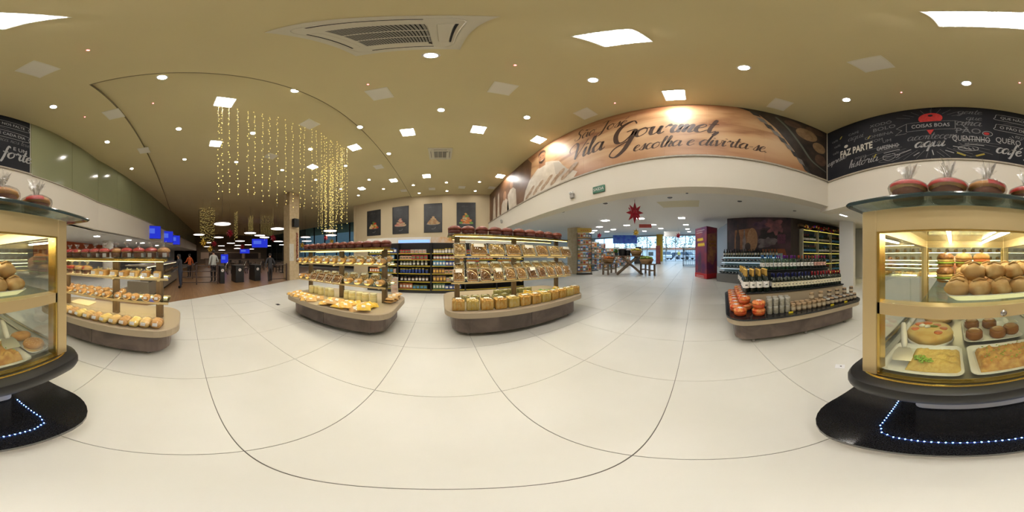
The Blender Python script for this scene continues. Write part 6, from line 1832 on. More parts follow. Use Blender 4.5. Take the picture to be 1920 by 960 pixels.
def basket(label, loc, r, h, mats, n, rz=0.0):
    t = thing('wicker_basket', label, 'basket', loc, rz)
    ob('basket_body', MB().lathe([(r * 0.7, 0), (r * 0.95, h * 0.8), (r, h), (r * 0.9, h), (r * 0.85, h * 0.7)], 18, wob=lambda a, z: 1 + 0.02 * math.cos(18 * a)), m_wick, t, smooth='all')
    ob('rim', MB().tube([(r * 0.97 * math.cos(a), r * 0.97 * math.sin(a), h) for a in [2 * PI * k / 20 for k in range(20)]], r * 0.05, 6, True), m_wick, t)
    rr = random.Random(n)
    for i in range(n):
        a = 2.399 * i; q = r * 0.78 * math.sqrt((i + 0.5) / n)
        ob('fruit', cached('fruit', lambda: MB().blob((0, 0, 0), (1, 1, 0.92), 10, 7).mesh('fruit', 'all')), None, None, (loc[0] + q * math.cos(a), loc[1] + q * math.sin(a), loc[2] + h + r * 0.10 + (r - q) * 0.28), sc=r * 0.19,
           label='%s fruit, %s from the middle of the %s' % (mats[1], ORD[i], mats[2]), cat='fruit', group=mats[2]).material_slots[0].material = mats[0]
f_y = M('yellow_fruit', (0.62, 0.45, 0.04), (0.5, 0.5, 0.08), 4, rough=0.4); f_g = M('green_fruit', (0.16, 0.26, 0.03), (0.24, 0.34, 0.06), 4, rough=0.4); f_o = M('orange_fruit', (0.62, 0.2, 0.03), (0.55, 0.15, 0.02), 4, rough=0.4)
basket('round wicker basket of yellow fruit on the fruit table', F2(0.45, -0.1, 1.262), 0.42, 0.3, (f_y, 'yellow', 'basket on the fruit table'), 16)
basket('wicker basket lying full of orange fruit on the bench by the rack', F2(-1.45, 0.05, 0.742), 0.42, 0.28, (f_o, 'orange', 'basket on the rack side bench'), 12)
basket('wicker basket of green fruit on the bench by the promotional box', F2(1.05, -0.75, 0.742), 0.46, 0.28, (f_g, 'green', 'near basket on the other bench'), 16)
basket('second wicker basket of yellow fruit behind the green one', F2(1.2, 0.08, 0.742), 0.3, 0.26, (f_y, 'yellow-green', 'far basket on the other bench'), 12)
for i, (x, r_, h_) in enumerate(((-0.5, 0.28, 0.42), (-0.12, 0.2, 0.34))):
    t = thing('dark_bucket', ['large', 'smaller'][i] + ' black bucket standing on the fruit table', 'bucket', F2(x, 0.0, 1.262))
    ob('bucket_body', MB().lathe([(r_ * 0.8, 0), (r_, h_), (r_ * 0.92, h_), (r_ * 0.85, h_ * 0.8)], 16), m_black, t, smooth=True)
    ob('rim', MB().tube([(r_ * math.cos(a), r_ * math.sin(a), h_) for a in [2 * PI * k / 16 for k in range(16)]], 0.02, 5, True), m_blackm, t)
t = thing('leafy_plant', 'leafy green plant at the rack end of the fruit table', 'plant', F2(-0.9, -0.32, 1.262))
ob('pot', MB().lathe([(0.09, 0), (0.13, 0.18)], 12), m_blackm, t)
lv = MB(); rr = random.Random(8)
for i in range(60):
    a = rr.uniform(0, 6.28); l = rr.uniform(0.15, 0.42); e = rr.uniform(0.2, 1.3)
    d = Vector((math.cos(a) * math.cos(e), math.sin(a) * math.cos(e), math.sin(e))); s_ = Vector((-math.sin(a), math.cos(a), 0)) * 0.035
    p = Vector((0, 0, 0.16))
    lv.add([p, p + d * l * 0.5 + s_, p + d * l, p + d * l * 0.5 - s_], [(0, 1, 2, 3)])
ob('foliage', lv, M('leaf_green', (0.07, 0.18, 0.02), rough=0.5), t, kind='stuff')

# ---------------------------------------------------------------- far shop: shelving, checkouts, signs
for i, (u, d, w, h) in enumerate(((1112, 13.5, 1.0, 2.4), (1125, 14.5, 1.0, 2.3), (1140, 15.5, 2.2, 1.9), (1168, 17, 1.6, 1.7))):
    x, y = toward(u, d); z0_ = zf(x)
    g = thing('low_gondola', 'white shop shelving full of packs, %s from the wire rack towards the exit' % ORD[i], 'shelf unit', (x, y, z0_), bearing(u) - PI / 2, 'white shop shelving by the exit')
    ob('frame_panel', MB().box(-w / 2, w / 2, 0.1, 0.14, 0, h), m_white_pl, g)
    for k in range(5):
        ob('shelf', MB().box(-w / 2, w / 2, -0.3, 0.1, 0.1 + (h - 0.1) * k / 5 - 0.02, 0.1 + (h - 0.1) * k / 5), m_white_pl, g)
        nn = int(w / 0.2)
        for j in range(nn):
            kk = (i * 3 + k * 2 + j) % 10
            sx, sy = (-w / 2 + 0.2 * j + 0.1), -0.1
            a = bearing(u) - PI / 2
            carton(x + sx * math.cos(a) - sy * math.sin(a), y + sx * math.sin(a) + sy * math.cos(a), z0_ + 0.1 + (h - 0.1) * k / 5, 0.17, 0.2, (h - 0.1) / 5 * 0.72, kk, '%s pack, %s across level %s of the %s white shelving' % (NAMES[kk], ORD[j], ['one', 'two', 'three', 'four', 'five'][k], ORD[i]), 'packs on the white shelving', a, 'shop_pack')
for i, (u, v) in enumerate(((1128, 456), (1156, 457), (1197, 456))):
    x, y = toward(u, 19.5); z0_ = zf(x)
    t = thing('checkout_till', 'black checkout screen on a post, %s from the wire rack' % ORD[i], 'till', (x, y, z0_), bearing(u) + PI / 2, 'checkout screens')
    ob('desk', MB().rbox(-0.5, 0.5, -0.35, 0.35, 0, 1.0, 0.05, 2), m_dark, t)
    ob('post', MB().box(-0.03, 0.03, -0.03, 0.03, 1.0, 1.6), m_dark, t)
    ob('screen', MB().box(-0.35, 0.35, -0.04, 0.04, 1.55, 2.0), m_black, t)
x, y = toward(1172, 19.5)
t = thing('blue_hanging_sign', 'large blue sign panel high before the shop windows', 'sign', (x, y, 0), bearing(1172) + PI / 2)
ob('panel', MB().box(-1.45, 1.45, -0.03, 0.03, 3.0, 4.0), M('deep_blue_print', (0.02, 0.06, 0.5), (0.05, 0.18, 0.55), 2, rough=0.5), t)
for s in (-1.5, 1.5): ob('hanger', MB().box(s * 0.8 - 0.01, s * 0.8 + 0.01, -0.01, 0.01, 4.0, 4.35), m_chrome, t)
x, y, z = hit(1210, 425, lambda q: zc(q) - 0.25)
t = thing('red_hanging_sign', 'small red sign hanging from the low white ceiling', 'sign', (x, y, zc(x)), bearing(1210) + PI / 2)
ob('panel', MB().box(-0.42, 0.42, -0.02, 0.02, -0.32, -0.08), M('dull_red_sign', (0.35, 0.04, 0.03), rough=0.5), t)
for s in (-0.3, 0.3): ob('hanger', MB().box(s - 0.006, s + 0.006, -0.006, 0.006, -0.08, 0), m_chrome, t)
x, y, z = hit(1260, 439, lambda q: zc(q) - 0.5)
t = thing('white_hanging_sign', 'pale rectangular sign hanging before the exit doors', 'sign', (x, y, zc(x)), bearing(1260) + PI / 2)
ob('panel', MB().box(-0.75, 0.75, -0.03, 0.03, -0.75, -0.25), m_white_pl, t)
for s in (-0.6, 0.6): ob('hanger', MB().box(s - 0.006, s + 0.006, -0.006, 0.006, -0.25, 0), m_chrome, t)
x, y = toward(1234, 18.5)
t = thing('red_totem', 'narrow dark red standing totem beside the yellow column', 'sign', (x, y, zf(x)), bearing(1234) + PI / 2)
ob('panel', MB().box(-0.26, 0.26, -0.08, 0.08, 0.06, 2.1), M('maroon_totem', (0.16, 0.03, 0.03), (0.3, 0.06, 0.04), 3, rough=0.5), t)
ob('foot', MB().box(-0.3, 0.3, -0.2, 0.2, 0.0, 0.06), m_dark, t)
x, y = toward(1295, 16.0)
t = thing('cart_rack', 'black wire trolley rack beside the promotional box', 'rack', (x, y, zf(x)), bearing(1295) + PI / 2)
for k in range(4): ob('shelf', MB().box(-0.75, 0.75, -0.3, 0.3, 0.1 + 0.5 * k, 0.14 + 0.5 * k), m_wire, t)
for sx in (-0.73, 0.73):
    for sy in (-0.28, 0.28): ob('post', MB().box(sx - 0.025, sx + 0.025, sy - 0.025, sy + 0.025, 0, 1.75), m_wire, t)
for k in range(7): ob('upright_wire', MB().box(-0.6 + 0.2 * k - 0.01, -0.6 + 0.2 * k + 0.01, -0.3, -0.28, 0.1, 1.64), m_wire, t)

# lamps in the low ceilings
LOWL = [(1135, 413), (1175, 422), (1124, 425), (1150, 430), (1278, 408), (1286, 421), (1225, 421), (1239, 428), (1289, 429), (1292, 434), (1208, 433), (1115, 432), (1110, 436), (1138, 434), (1588, 402), (1201, 409)]
lp = sorted([hit(u, v, zc) for u, v in LOWL], key=lambda p: math.hypot(p[0], p[1]))
for i, (x, y, z) in enumerate(lp):
    t = thing('low_ceiling_lamp', 'square white lamp in the low white ceiling, %s nearest of its group' % ORD[i], 'light', (x, y, z), 0, 'lamps in the low white ceiling', None, (0, -0.07, 0))
    ob('frame', MB().box(-0.19, 0.19, -0.19, 0.19, -0.02, 0.0), m_white_pl, t)
    ob('diffuser', MB().box(-0.165, 0.165, -0.165, 0.165, -0.03, -0.012), e_annex, t)
BK = [(-4.6, -4.6), (-7.0, -4.2), (-9.5, -3.4), (-12, -3.2), (-1.5, -5.0), (1.2, -5.5), (2.5, -7.4), (-15, -2.6)]
for i, (x, y) in enumerate(BK):
    zz = 2.5 if x < -2.28 else 2.76
    t = thing('bakery_lamp', 'round white lamp in the bakery ceiling, %s along the counter side' % ORD[i], 'light', (x, y, zz), 0, 'lamps in the bakery ceiling')
    ob('ring', MB().lathe([(0.17, -0.012), (0.18, 0.0)], 24), m_white_pl, t)
    ob('diffuser', MB().lathe([(0.15, -0.02), (0.155, -0.008)], 24), e_annex, t)


# hanging stars
def star(label, loc, r, mat, zup, seed=0, rz=0.0):
    t = thing('paper_star', label, 'star decoration', loc, rz)
    b = MB(); rr = random.Random(seed)
    dirs = [Vector(d).normalized() for d in ((0, 0, 1), (0, 0, -1), (1, 0, 0), (-1, 0, 0), (0, 1, 0), (0, -1, 0), (1, 1, 1.2), (1, -1, 1.2), (-1, 1, 1.2), (-1, -1, 1.2), (1, 1, -1.2), (1, -1, -1.2), (-1, 1, -1.2), (-1, -1, -1.2))]
    for d in dirs:
        u_ = d.orthogonal().normalized(); w_ = d.cross(u_)
        l = r * (1 if abs(d.z) > 0.9 else rr.uniform(0.72, 1.0))
        b.add([u_ * r * 0.26 + d * r * 0.22, w_ * r * 0.26 + d * r * 0.22, -u_ * r * 0.26 + d * r * 0.22, -w_ * r * 0.26 + d * r * 0.22, d * l], [(0, 1, 4), (1, 2, 4), (2, 3, 4), (3, 0, 4)])
    b.blob((0, 0, 0), (r * 0.34, r * 0.34, r * 0.34), 8, 6)
    ob('star_points', b, mat, t, kind='stuff')
    ob('cord', MB().tube([(0, 0, r * 0.9), (0, 0, zup - loc[2])], 0.004, 4), m_dark, t)
m_star = M('red_star_paper', (0.42, 0.012, 0.035), (0.34, 0.008, 0.03), 5, rough=0.4); m_stary = M('gold_star_foil', (0.62, 0.40, 0.05), rough=0.3, metal=0.6)
x, y = toward(1190, 4.2)
star('large red many-pointed paper star hanging under the banner', (x, y, 2.64), 0.31, m_star, zc(x), 2, 0.5)
for i, (u, v, d, m, r_, lab) in enumerate(((1193, 436, 13.5, m_stary, 0.38, 'gold hanging star below the large red star'), (1124, 442, 14, m_star, 0.3, 'small red hanging star over the far shelving'), (1272, 442, 14.5, m_star, 0.33, 'small red hanging star before the exit doors'))):
    x, y = toward(u, d); star(lab, (x, y, CAM_H + d * math.tan(math.radians((480 - v) * 0.1875))), r_, m, zc(x), i)

# ---------------------------------------------------------------- outside the shop front
m_asph = M('pale_forecourt', (0.45, 0.46, 0.47), (0.38, 0.39, 0.4), 1, rough=0.8)
struct('ground_outside', MB().prism([(23.6, -30), (70, -30), (70, 40), (23.6, 40)], 0.6, zf(23.4)), m_asph)
def tree(label, x, y, h, r_):
    t = thing('street_tree', label, 'tree', (x, y, 0.79), 0, 'trees beyond the shop front')
    ob('trunk', MB().tube([(0, 0, 0), (0.1, 0.05, h * 0.35), (0, 0, h * 0.6)], lambda f: 0.16 - 0.08 * f, 7), M('tree_bark', (0.12, 0.08, 0.05), rough=0.9), t)
    b = MB(); rr = random.Random(int(x * 10 + y))
    for i in range(420):
        p = Vector((rr.gauss(0, 1), rr.gauss(0, 1), rr.gauss(0, 1))).normalized() * rr.uniform(0.5, 1) ** 0.4
        c = Vector((p.x * r_, p.y * r_, h * 0.68 + p.z * h * 0.33)); a = rr.uniform(0, 6.28); q = rr.uniform(0.16, 0.3)
        s1 = Vector((math.cos(a), math.sin(a), rr.uniform(-0.5, 0.5))) * q; s2 = Vector((-math.sin(a), math.cos(a), rr.uniform(-0.5, 0.5))) * q * 0.6
        b.add([c - s1, c - s2, c + s1, c + s2], [(0, 1, 2, 3)])
    ob('foliage', b, M('tree_leaf', (0.05, 0.12, 0.05), (0.09, 0.18, 0.09), 2, rough=0.7), t, kind='stuff')
for i, (u, d, h, r_) in enumerate(((1175, 40, 7, 3.2), (1205, 44, 6, 2.6), (1250, 38, 6, 3.0), (1283, 41, 6.5, 2.6), (1306, 48, 7, 2.4))):
    x, y = toward(u, d); tree('leafy tree outside the shop front, %s from the blue sign' % ORD[i], x, y, h, r_)
def car(label, x, y, rz, mat):
    t = thing('parked_car', label, 'car', (x, y, 0.79), rz, 'cars outside the shop')
    body = [(-2.1, 0.35), (-2.15, 0.75), (-1.9, 0.9), (-1.3, 0.98), (1.0, 0.98), (1.9, 0.85), (2.15, 0.65), (2.15, 0.35)]
    b = MB(); k = len(body); b.add([(x_, -0.82, z_) for x_, z_ in body] + [(x_, 0.82, z_) for x_, z_ in body], [tuple(range(k)), tuple(reversed(range(k, 2 * k)))] + [(i, i + k, (i + 1) % k + k, (i + 1) % k) for i in range(k)])
    ob('bodywork', b, mat, t)
    cab_ = [(-1.75, 0.96), (-1.2, 1.5), (0.4, 1.52), (1.1, 0.97)]; b = MB(); k = 4
    b.add([(x_, -0.72, z_) for x_, z_ in cab_] + [(x_, 0.72, z_) for x_, z_ in cab_], [tuple(range(k)), tuple(reversed(range(k, 2 * k)))] + [(i, i + k, (i + 1) % k + k, (i + 1) % k) for i in range(k)])
    ob('cabin_glass', b, M('car_glass', (0.03, 0.06, 0.1), rough=0.1), t)
    ob('roof_panel', MB().box(-1.2, 0.4, -0.7, 0.7, 1.5, 1.56), mat, t)
    for sx in (-1.35, 1.35):
        for sy in (-0.8, 0.8): ob('wheel', MB().lathe([(0.32, -0.1), (0.34, 0), (0.32, 0.1)], 14), m_blackm, t, (sx, sy, 0.34), (PI / 2, 0, 0))
for i, (u, d, rz, m, lab) in enumerate(((1247, 31, 0.4, M('white_car_paint', (0.7, 0.72, 0.74), rough=0.2), 'white car parked outside the open doors'), (1266, 40, 1.2, M('dark_car_paint', (0.03, 0.05, 0.08), rough=0.2), 'dark car parked behind the white one'), (1284, 33, 0.9, M('silver_car_paint', (0.45, 0.47, 0.5), rough=0.2), 'silver car parked outside by the trolley rack'))):
    x, y = toward(u, d); car(lab, x, y, rz, m)
hs = thing('street_house', 'low pale house across the street with terracotta roof', 'building', (62, 14, 0.6))
ob('house_front', MB().box(0, 6, -22, 22, 0, 3.4), M('pale_render', (0.6, 0.6, 0.58), rough=0.8), hs)
ob('roof', MB().prism([(-0.5, -22.5), (6.5, -22.5), (6.5, 22.5), (-0.5, 22.5)][::-1], 3.4, 4.1), M('terracotta', (0.4, 0.15, 0.08), rough=0.8), hs)
for k in range(6): ob('window_opening', MB().box(-0.03, 0.0, -18 + 7 * k, -16 + 7 * k, 1.0, 2.5), m_dark, hs)
# ---------------------------------------------------------------- fairy light curtain
e_fairy = EM('fairy_bulb_glow', (1.0, 0.74, 0.20), 2.6, False)
m_fwire = M('pale_wire', (0.40, 0.38, 0.25), rough=0.6)
cur = thing('fairy_light_curtain', 'long hanging curtain of yellow fairy light strands below the ceiling', 'string lights', (0, 0, 0))
def strand(par, x, y, z1, z0, n, s=1.0, rr=RND, merge=True):
    w = ob('strand_wire', MB().tube([(x, y, z1), (x + rr.uniform(-0.02, 0.02), y + rr.uniform(-0.02, 0.02), (z0 + z1) / 2), (x, y, z0)], 0.0016 * s, 3), m_fwire, par)
    b = MB()
    for k in range(n):
        z = z1 - (z1 - z0) * (k + rr.uniform(0.1, 0.9)) / n
        b.blob((x + rr.uniform(-0.02, 0.02), y + rr.uniform(-0.02, 0.02), z), (0.0095 * s, 0.0095 * s, 0.013 * s), 4, 3)
    o = ob('bulbs', b, e_fairy, w)
    o['kind'] = 'stuff'
rr = random.Random(4)
ys_ = [0.66, 0.72, 0.86, 1.05, 1.28, 1.42, 1.6, 1.78, 1.95, 2.2, 2.42, 2.6, 2.78, 3.0, 3.15, 3.32, 3.46, 3.6, 3.74, 3.86, 3.98, 4.1, 4.22, 4.34, 4.46]
for k, y in enumerate(ys_):
    strand(cur, -3.16 + 0.04 * y + rr.uniform(-0.05, 0.05), y, 5.702, 2.72 + rr.uniform(-0.12, 0.1) + 0.03 * (y > 2.6), 24, 1.0, rr)
for k in range(16):
    f = k / 15
    strand(cur, -2.95 - 2.2 * f, 4.5 + 1.0 * f + rr.uniform(-0.1, 0.1), 5.702, 2.6 + rr.uniform(-0.2, 0.2), 26, 1.1, rr)
for k in range(8):
    f = k / 7
    strand(cur, -4.2 - 1.6 * f, 5.6 + 1.2 * f + rr.uniform(-0.1, 0.1), 5.702, 2.5 + rr.uniform(-0.2, 0.2), 26, 1.1, rr)
for ci, (u0, u1, v0, v1, d, n, lab) in enumerate(((376, 402, 405, 455, 14, 14, 'small fairy light curtain beside the restaurant pendants'), (440, 445, 405, 452, 15, 4, 'narrow fairy light strands in the middle of the restaurant'), (466, 474, 424, 440, 17, 5, 'short fairy light strands beyond the turnstiles'), (490, 512, 428, 448, 17, 8, 'faint fairy light strands near the stone pillar'))):
    c2 = thing('fairy_light_strands', lab, 'string lights', (0, 0, 0))
    for k in range(n):
        u = u0 + (u1 - u0) * k / max(1, n - 1); x, y = toward(u, d + rr.uniform(-0.6, 0.6))
        dd = math.hypot(x, y)
        z1 = CAM_H + dd * math.tan(math.radians((480 - v0) * 0.1875)); z0 = CAM_H + dd * math.tan(math.radians((480 - v1 + rr.uniform(-6, 6)) * 0.1875))
        strand(c2, x, y, 5.702, z0, 14, 1.3, rr)

# ---------------------------------------------------------------- pendant lamps
e_pend = EM('pendant_glow', (1.0, 0.88, 0.78), 4.5)
PEND = [(417, 420), (521, 429), (373, 440), (410, 445), (469, 437), (496, 445), (450, 452), (433, 456), (487, 441.5), (415, 461), (465, 459), (522, 452.6), (446, 460), (388, 455), (389, 462.5), (573, 444.7), (575, 452), (619, 433), (621, 441), (416, 469), (445, 466), (502, 461), (470, 467), (530, 459)]
pp = []
for u, v in PEND:
    d = min(29.0, 1.9 / math.tan(math.radians((480 - v) * 0.1875)))
    pp.append((d, u, v))
for i, (d, u, v) in enumerate(sorted(pp)):
    x, y = toward(u, d); z = CAM_H + d * math.tan(math.radians((480 - v) * 0.1875))
    t = thing('pendant_lamp', 'flat round glowing pendant lamp over the restaurant, %s nearest of the set' % ORD[i], 'lamp', (x, y, z), 0, 'pendant lamps over the restaurant')
    r_ = 0.5 if d < 20 else 0.62
    ob('shade', MB().lathe([(r_, 0.0), (r_, 0.05), (r_ * 0.6, 0.13), (0.05, 0.17)], 22), M('dark_bronze_shade', (0.10, 0.06, 0.04), rough=0.5), t, smooth=True)
    ob('diffuser', MB().lathe([(r_ * 0.95, -0.012), (r_ * 0.98, 0.0)], 22), e_pend, t)
    ob('cord', MB().tube([(0, 0, 0.17), (0, 0, 5.702 - z)], 0.008, 4), m_dark, t)
for i, (u, v, d, m, r_, lab) in enumerate(((431, 437, 12.5, m_star, 0.42, 'big red hanging star among the restaurant lamps'), (381, 455, 11.5, m_stary, 0.36, 'gold hanging star nearest the bakery counter'), (394, 467, 12, m_stary, 0.32, 'gold hanging star above the man in white'), (402, 457, 14, m_star, 0.34, 'red hanging star between the gold stars'), (512, 446, 14, m_star, 0.38, 'red hanging star just beside the stone pillar'), (454, 463, 19, m_star, 0.4, 'distant red hanging star over the turnstiles'), (567, 460, 13, m_stary, 0.3, 'gold hanging star behind the bread stand cakes'), (622, 453, 14, m_stary, 0.3, 'gold hanging star below the dusk window'), (611, 446, 15, m_star, 0.3, 'red hanging star before the dusk window'))):
    x, y = toward(u, d); star(lab, (x, y, CAM_H + d * math.tan(math.radians((480 - v) * 0.1875))), r_, m, 5.702, i)

# ---------------------------------------------------------------- screens
e_scr = EM('blue_tv_glow', (0.03, 0.05, 0.8), 0.75)
def tv(label, x, y, z, w, h, rz, post=False):
    t = thing('tv_screen', label, 'screen', (x, y, z), rz)
    ob('case', MB().rbox(-w / 2 - 0.03, w / 2 + 0.03, -0.01, 0.05, -h / 2 - 0.03, h / 2 + 0.03, 0.01, 2), m_black, t)
    ob('picture', MB().box(-w / 2, w / 2, -0.016, -0.008, -h / 2, h / 2), e_scr, t)
    ob('picture_block', MB().box(-w * 0.4, w * 0.1, -0.019, -0.015, -h * 0.1, h * 0.3), EM('pale_tv_glow', (0.10, 0.18, 0.9), 0.8), t)
    if post: ob('post', MB().box(-0.04, 0.04, 0.0, 0.05, -z, -h / 2 - 0.03), m_dark, t)
    elif z > 2.0 and x < -17: ob('ceiling_pole', MB().box(-0.03, 0.03, 0.0, 0.05, h / 2 + 0.03, 5.702 - z), m_dark, t)
    else: ob('bracket', MB().box(-0.05, 0.05, 0.05, 0.12, -0.1, 0.1), m_dark, t)
for i, (u, d, v0, v1, w) in enumerate(((286, 10.3, 423, 448, 0.95), (312, 13.0, 433, 455, 1.0), (327, 15.4, 441, 459, 1.0))):
    x, y = toward(u, d); za = CAM_H + d * math.tan(math.radians((480 - v0) * 0.1875)); zb = CAM_H + d * math.tan(math.radians((480 - v1) * 0.1875))
    tv('blue wall screen on the white bakery band, %s from the glass case' % ORD[i], x, y + 0.05, (za + zb) / 2, w, za - zb - 0.06, math.radians(115))
for u, d, v0, v1, w, lab, post in ((487, 21, 448, 464, 2.0, 'large blue screen hanging deep in the restaurant', False), (459, 24, 467, 475, 1.4, 'small blue screen deep in the restaurant', False), (421, 17, 477, 493, 0.75, 'upright blue menu screen behind the man in white', True)):
    x, y = toward(u, d); za = CAM_H + d * math.tan(math.radians((480 - v0) * 0.1875)); zb = CAM_H + d * math.tan(math.radians((480 - v1) * 0.1875))
    tv(lab, x, y, (za + zb) / 2, w, za - zb, bearing(u) - PI / 2, post)

# ---------------------------------------------------------------- turnstiles and railings
def rail(label, pts, rails):
    t = thing('metal_railing', label, 'railing', (0, 0, 0))
    mr = M('brown_steel', (0.06, 0.035, 0.03), rough=0.5)
    for x, y in pts: ob('post', MB().box(x - 0.03, x + 0.03, y - 0.03, y + 0.03, 0.006, 1.05), mr, t)
    for (a, b) in zip(pts, pts[1:]):
        for z in rails: ob('rail_bar', MB().tube([(a[0], a[1], z), (b[0], b[1], z)], 0.022, 6), mr, t)
rail('brown metal railing between the bakery counter and the turnstiles', [(-8.4, -0.15), (-8.4, 0.6), (-8.42, 1.72)], (0.12, 0.4, 0.7, 1.0))
rail('brown metal railing between the turnstiles and the pillar', [(-8.3, 4.75), (-8.15, 5.85)], (0.12, 0.95))
rail('long brown railing behind the turnstiles', [(-10.5, 0.5), (-12.5, 0.8), (-14.5, 1.1)], (0.4, 0.95))
for i, (x, y, w) in enumerate(((-8.5, 2.0, 0.26), (-8.6, 3.02, 0.5), (-8.75, 4.2, 0.4))):
    t = thing('turnstile', 'black tripod turnstile with round white sticker, %s from the bakery counter' % ORD[i], 'turnstile', (x, y, 0.006))
    ob('cabinet', MB().rbox(-0.9, 0.0, -w / 2, w / 2, 0, 0.92, 0.03, 3), M('charcoal_steel', (0.018, 0.018, 0.02), rough=0.35), t)
    ob('top_cap', MB().rbox(-0.92, 0.02, -w / 2 - 0.02, w / 2 + 0.02, 0.92, 0.97, 0.03, 3), m_dark, t)
    st = ob('sticker', MB().lathe([(0.085, 0), (0.085, 0.003)], 20), m_white_pl, t, (0.001, 0, 0.72), (0, PI / 2, 0))
    ob('sticker_mark', MB().box(-0.045, 0.045, -0.012, 0.012, 0.003, 0.005), M('red_mark', (0.4, 0.05, 0.05)), st, (0, 0, 0), (0, 0, 0.8))
    hub = ob('hub', MB().lathe([(0.06, 0), (0.05, 0.06)], 14), m_chrome, t, (-0.3, w / 2, 0.78), (-PI / 2, 0, 0))
    for a in (0.0, 2.09, 4.19):
        ob('arm', MB().tube([(0, 0, 0.04), (0.12 * math.cos(a), 0.12 * math.sin(a), 0.12), (0.42 * math.cos(a + 0.0), 0.42 * math.sin(a), 0.30)], 0.018, 7), m_chrome, hub)

# ---------------------------------------------------------------- bakery counter
cnt_ = thing('bakery_counter', 'long glass-fronted bakery counter with dark base along the green wall', 'counter', (0, 0, 0))
ca, cb2 = Vector((-5.2, -1.12)), Vector((-10.2, -0.42)); cd_ = (cb2 - ca).normalized(); cn = Vector((-cd_.y, cd_.x)); cn = cn if cn.y > 0 else -cn
def CQ(s0, s1, y0, y1): return [tuple(ca + cd_ * s + cn * y) for s, y in ((s0, y0), (s1, y0), (s1, y1), (s0, y1))]
LC = (cb2 - ca).length
for k in range(4):
    a, b = LC * k / 4 + 0.004, LC * (k + 1) / 4 - 0.004
    u_ = ob('counter_module', MB().prism(CQ(a, b, -0.85, -0.05)[::-1], 0.12, 0.62), M('counter_taupe', (0.22, 0.19, 0.14), rough=0.4), cnt_)
    ob('front_glass', MB().prism(CQ(a, b, -0.05, -0.035)[::-1], 0.62, 1.15), g_case, u_)
    ob('shelf_deck', MB().prism(CQ(a, b, -0.8, -0.08)[::-1], 0.62, 0.65), m_steel, u_)
    ob('light_strip', MB().prism(CQ(a, b, -0.12, -0.09)[::-1], 1.11, 1.13), EM('counter_strip_glow', (1, 0.85, 0.55), 4.0), u_)
ob('toe_kick', MB().prism(CQ(0, LC, -0.8, -0.12)[::-1], 0.006, 0.12), m_blackm, cnt_)
ob('top_slab', MB().prism(CQ(-0.05, LC + 0.05, -0.9, 0.0)[::-1], 1.15, 1.19), M('beige_granite', (0.35, 0.31, 0.22), (0.28, 0.24, 0.17), 40, rough=0.25), cnt_)
for i in range(14):
    p = ca + cd_ * (0.25 + 0.34 * i) + cn * -0.35
    bun_bag((p.x, p.y, 0.651), 'tray of loaves in the bakery counter, %s from the pastry stand' % ORD[i], 'loaves in the bakery counter', 0.2, 0, 1.3)
# shelving at the back of the bakery, seen through the glass case
bs = thing('bread_shelving', 'long lit bread shelving on the back wall of the bakery', 'shelf unit', (0.6, -8.6, 0))
ob('back_panel', MB().box(-3.2, 4.2, -0.3, -0.25, 0, 2.2), m_white2, bs)
for k, z in enumerate((0.5, 0.9, 1.3, 1.7, 2.1)):
    s_ = ob('shelf', MB().box(-3.2, 4.2, -0.25, 0.25, z - 0.03, z), m_steel, bs)
    ob('light_strip', MB().box(-3.1, 4.1, 0.2, 0.23, z - 0.045, z - 0.031), e_warm2, s_)
for k, z in enumerate((0.5, 0.9, 1.3, 1.7)):
    for i in range(16):
        loaf_bag((-2.4 + 0.45 * i, -8.5, z), 'bagged loaf on the back bakery shelving, %s along the %s level up' % (ORD[i], ORD[k]), 'loaves on the bakery wall', 0.1 * (i % 3), 1.5, [m_crust, m_crust2, m_bun][(i + k) % 3])
cf = thing('chilled_counter', 'low white chilled counter behind the glass case', 'counter', (0.4, -5.2, 0))
ob('body', MB().rbox(-2.4, 2.6, -0.4, 0.4, 0.0, 0.85, 0.03, 2), m_white2, cf)
ob('top_glass', MB().box(-2.4, 2.6, 0.3, 0.31, 0.85, 1.25), g_case, cf)
ob('top_shelf', MB().box(-2.4, 2.6, -0.4, 0.32, 1.25, 1.28), m_steel, cf)
ob('light_strip', MB().box(-2.3, 2.5, 0.22, 0.26, 1.225, 1.245), e_warm2, cf)
for i in range(11):
    bun_bag((-1.8 + 0.4 * i, -5.15, 0.852), 'bag of rolls in the chilled counter, %s along behind the glass case' % ORD[i], 'rolls in the chilled counter', 0, i % 2, 1.4)

# ---------------------------------------------------------------- pillar fittings
sp = thing('pillar_speaker', 'black loudspeaker box high on the stone pillar', 'speaker', (-7.95, 6.28, 3.55))
ob('cabinet', MB().rbox(0.03, 0.3, -0.19, 0.19, -0.26, 0.26, 0.03, 3), m_black, sp)
ob('grille', MB().box(0.3, 0.306, -0.16, 0.16, -0.22, 0.22), m_blackm, sp)
gl = thing('red_tinsel_garland', 'red tinsel garland hanging down the stone pillar', 'garland', (-7.92, 6.5, 0))
b = MB(); r3 = random.Random(2)
for i in range(260):
    z = 1.05 + 1.9 * i / 260; a = r3.uniform(0, 6.28); l = r3.uniform(0.06, 0.13)
    p = Vector((0, 0, z)); d = Vector((abs(math.cos(a)) * l, math.sin(a) * l, r3.uniform(-0.05, 0.05)))
    b.add([p + Vector((0, 0, 0.012)), p + d, p - Vector((0, 0, 0.012))], [(0, 1, 2)])
ob('tinsel', b, M('red_tinsel', (0.30, 0.01, 0.015), rough=0.25, metal=0.4), gl, kind='stuff')
ob('cord', MB().tube([(0.01, 0, 1.0), (0.01, 0, 2.98)], 0.015, 5), M('red_tinsel', (0.3, 0.01, 0.015)), gl)
ps = thing('pillar_notice', 'white paper notice with brown wreath print on the stone pillar', 'notice', (-7.965, 6.12, 0))
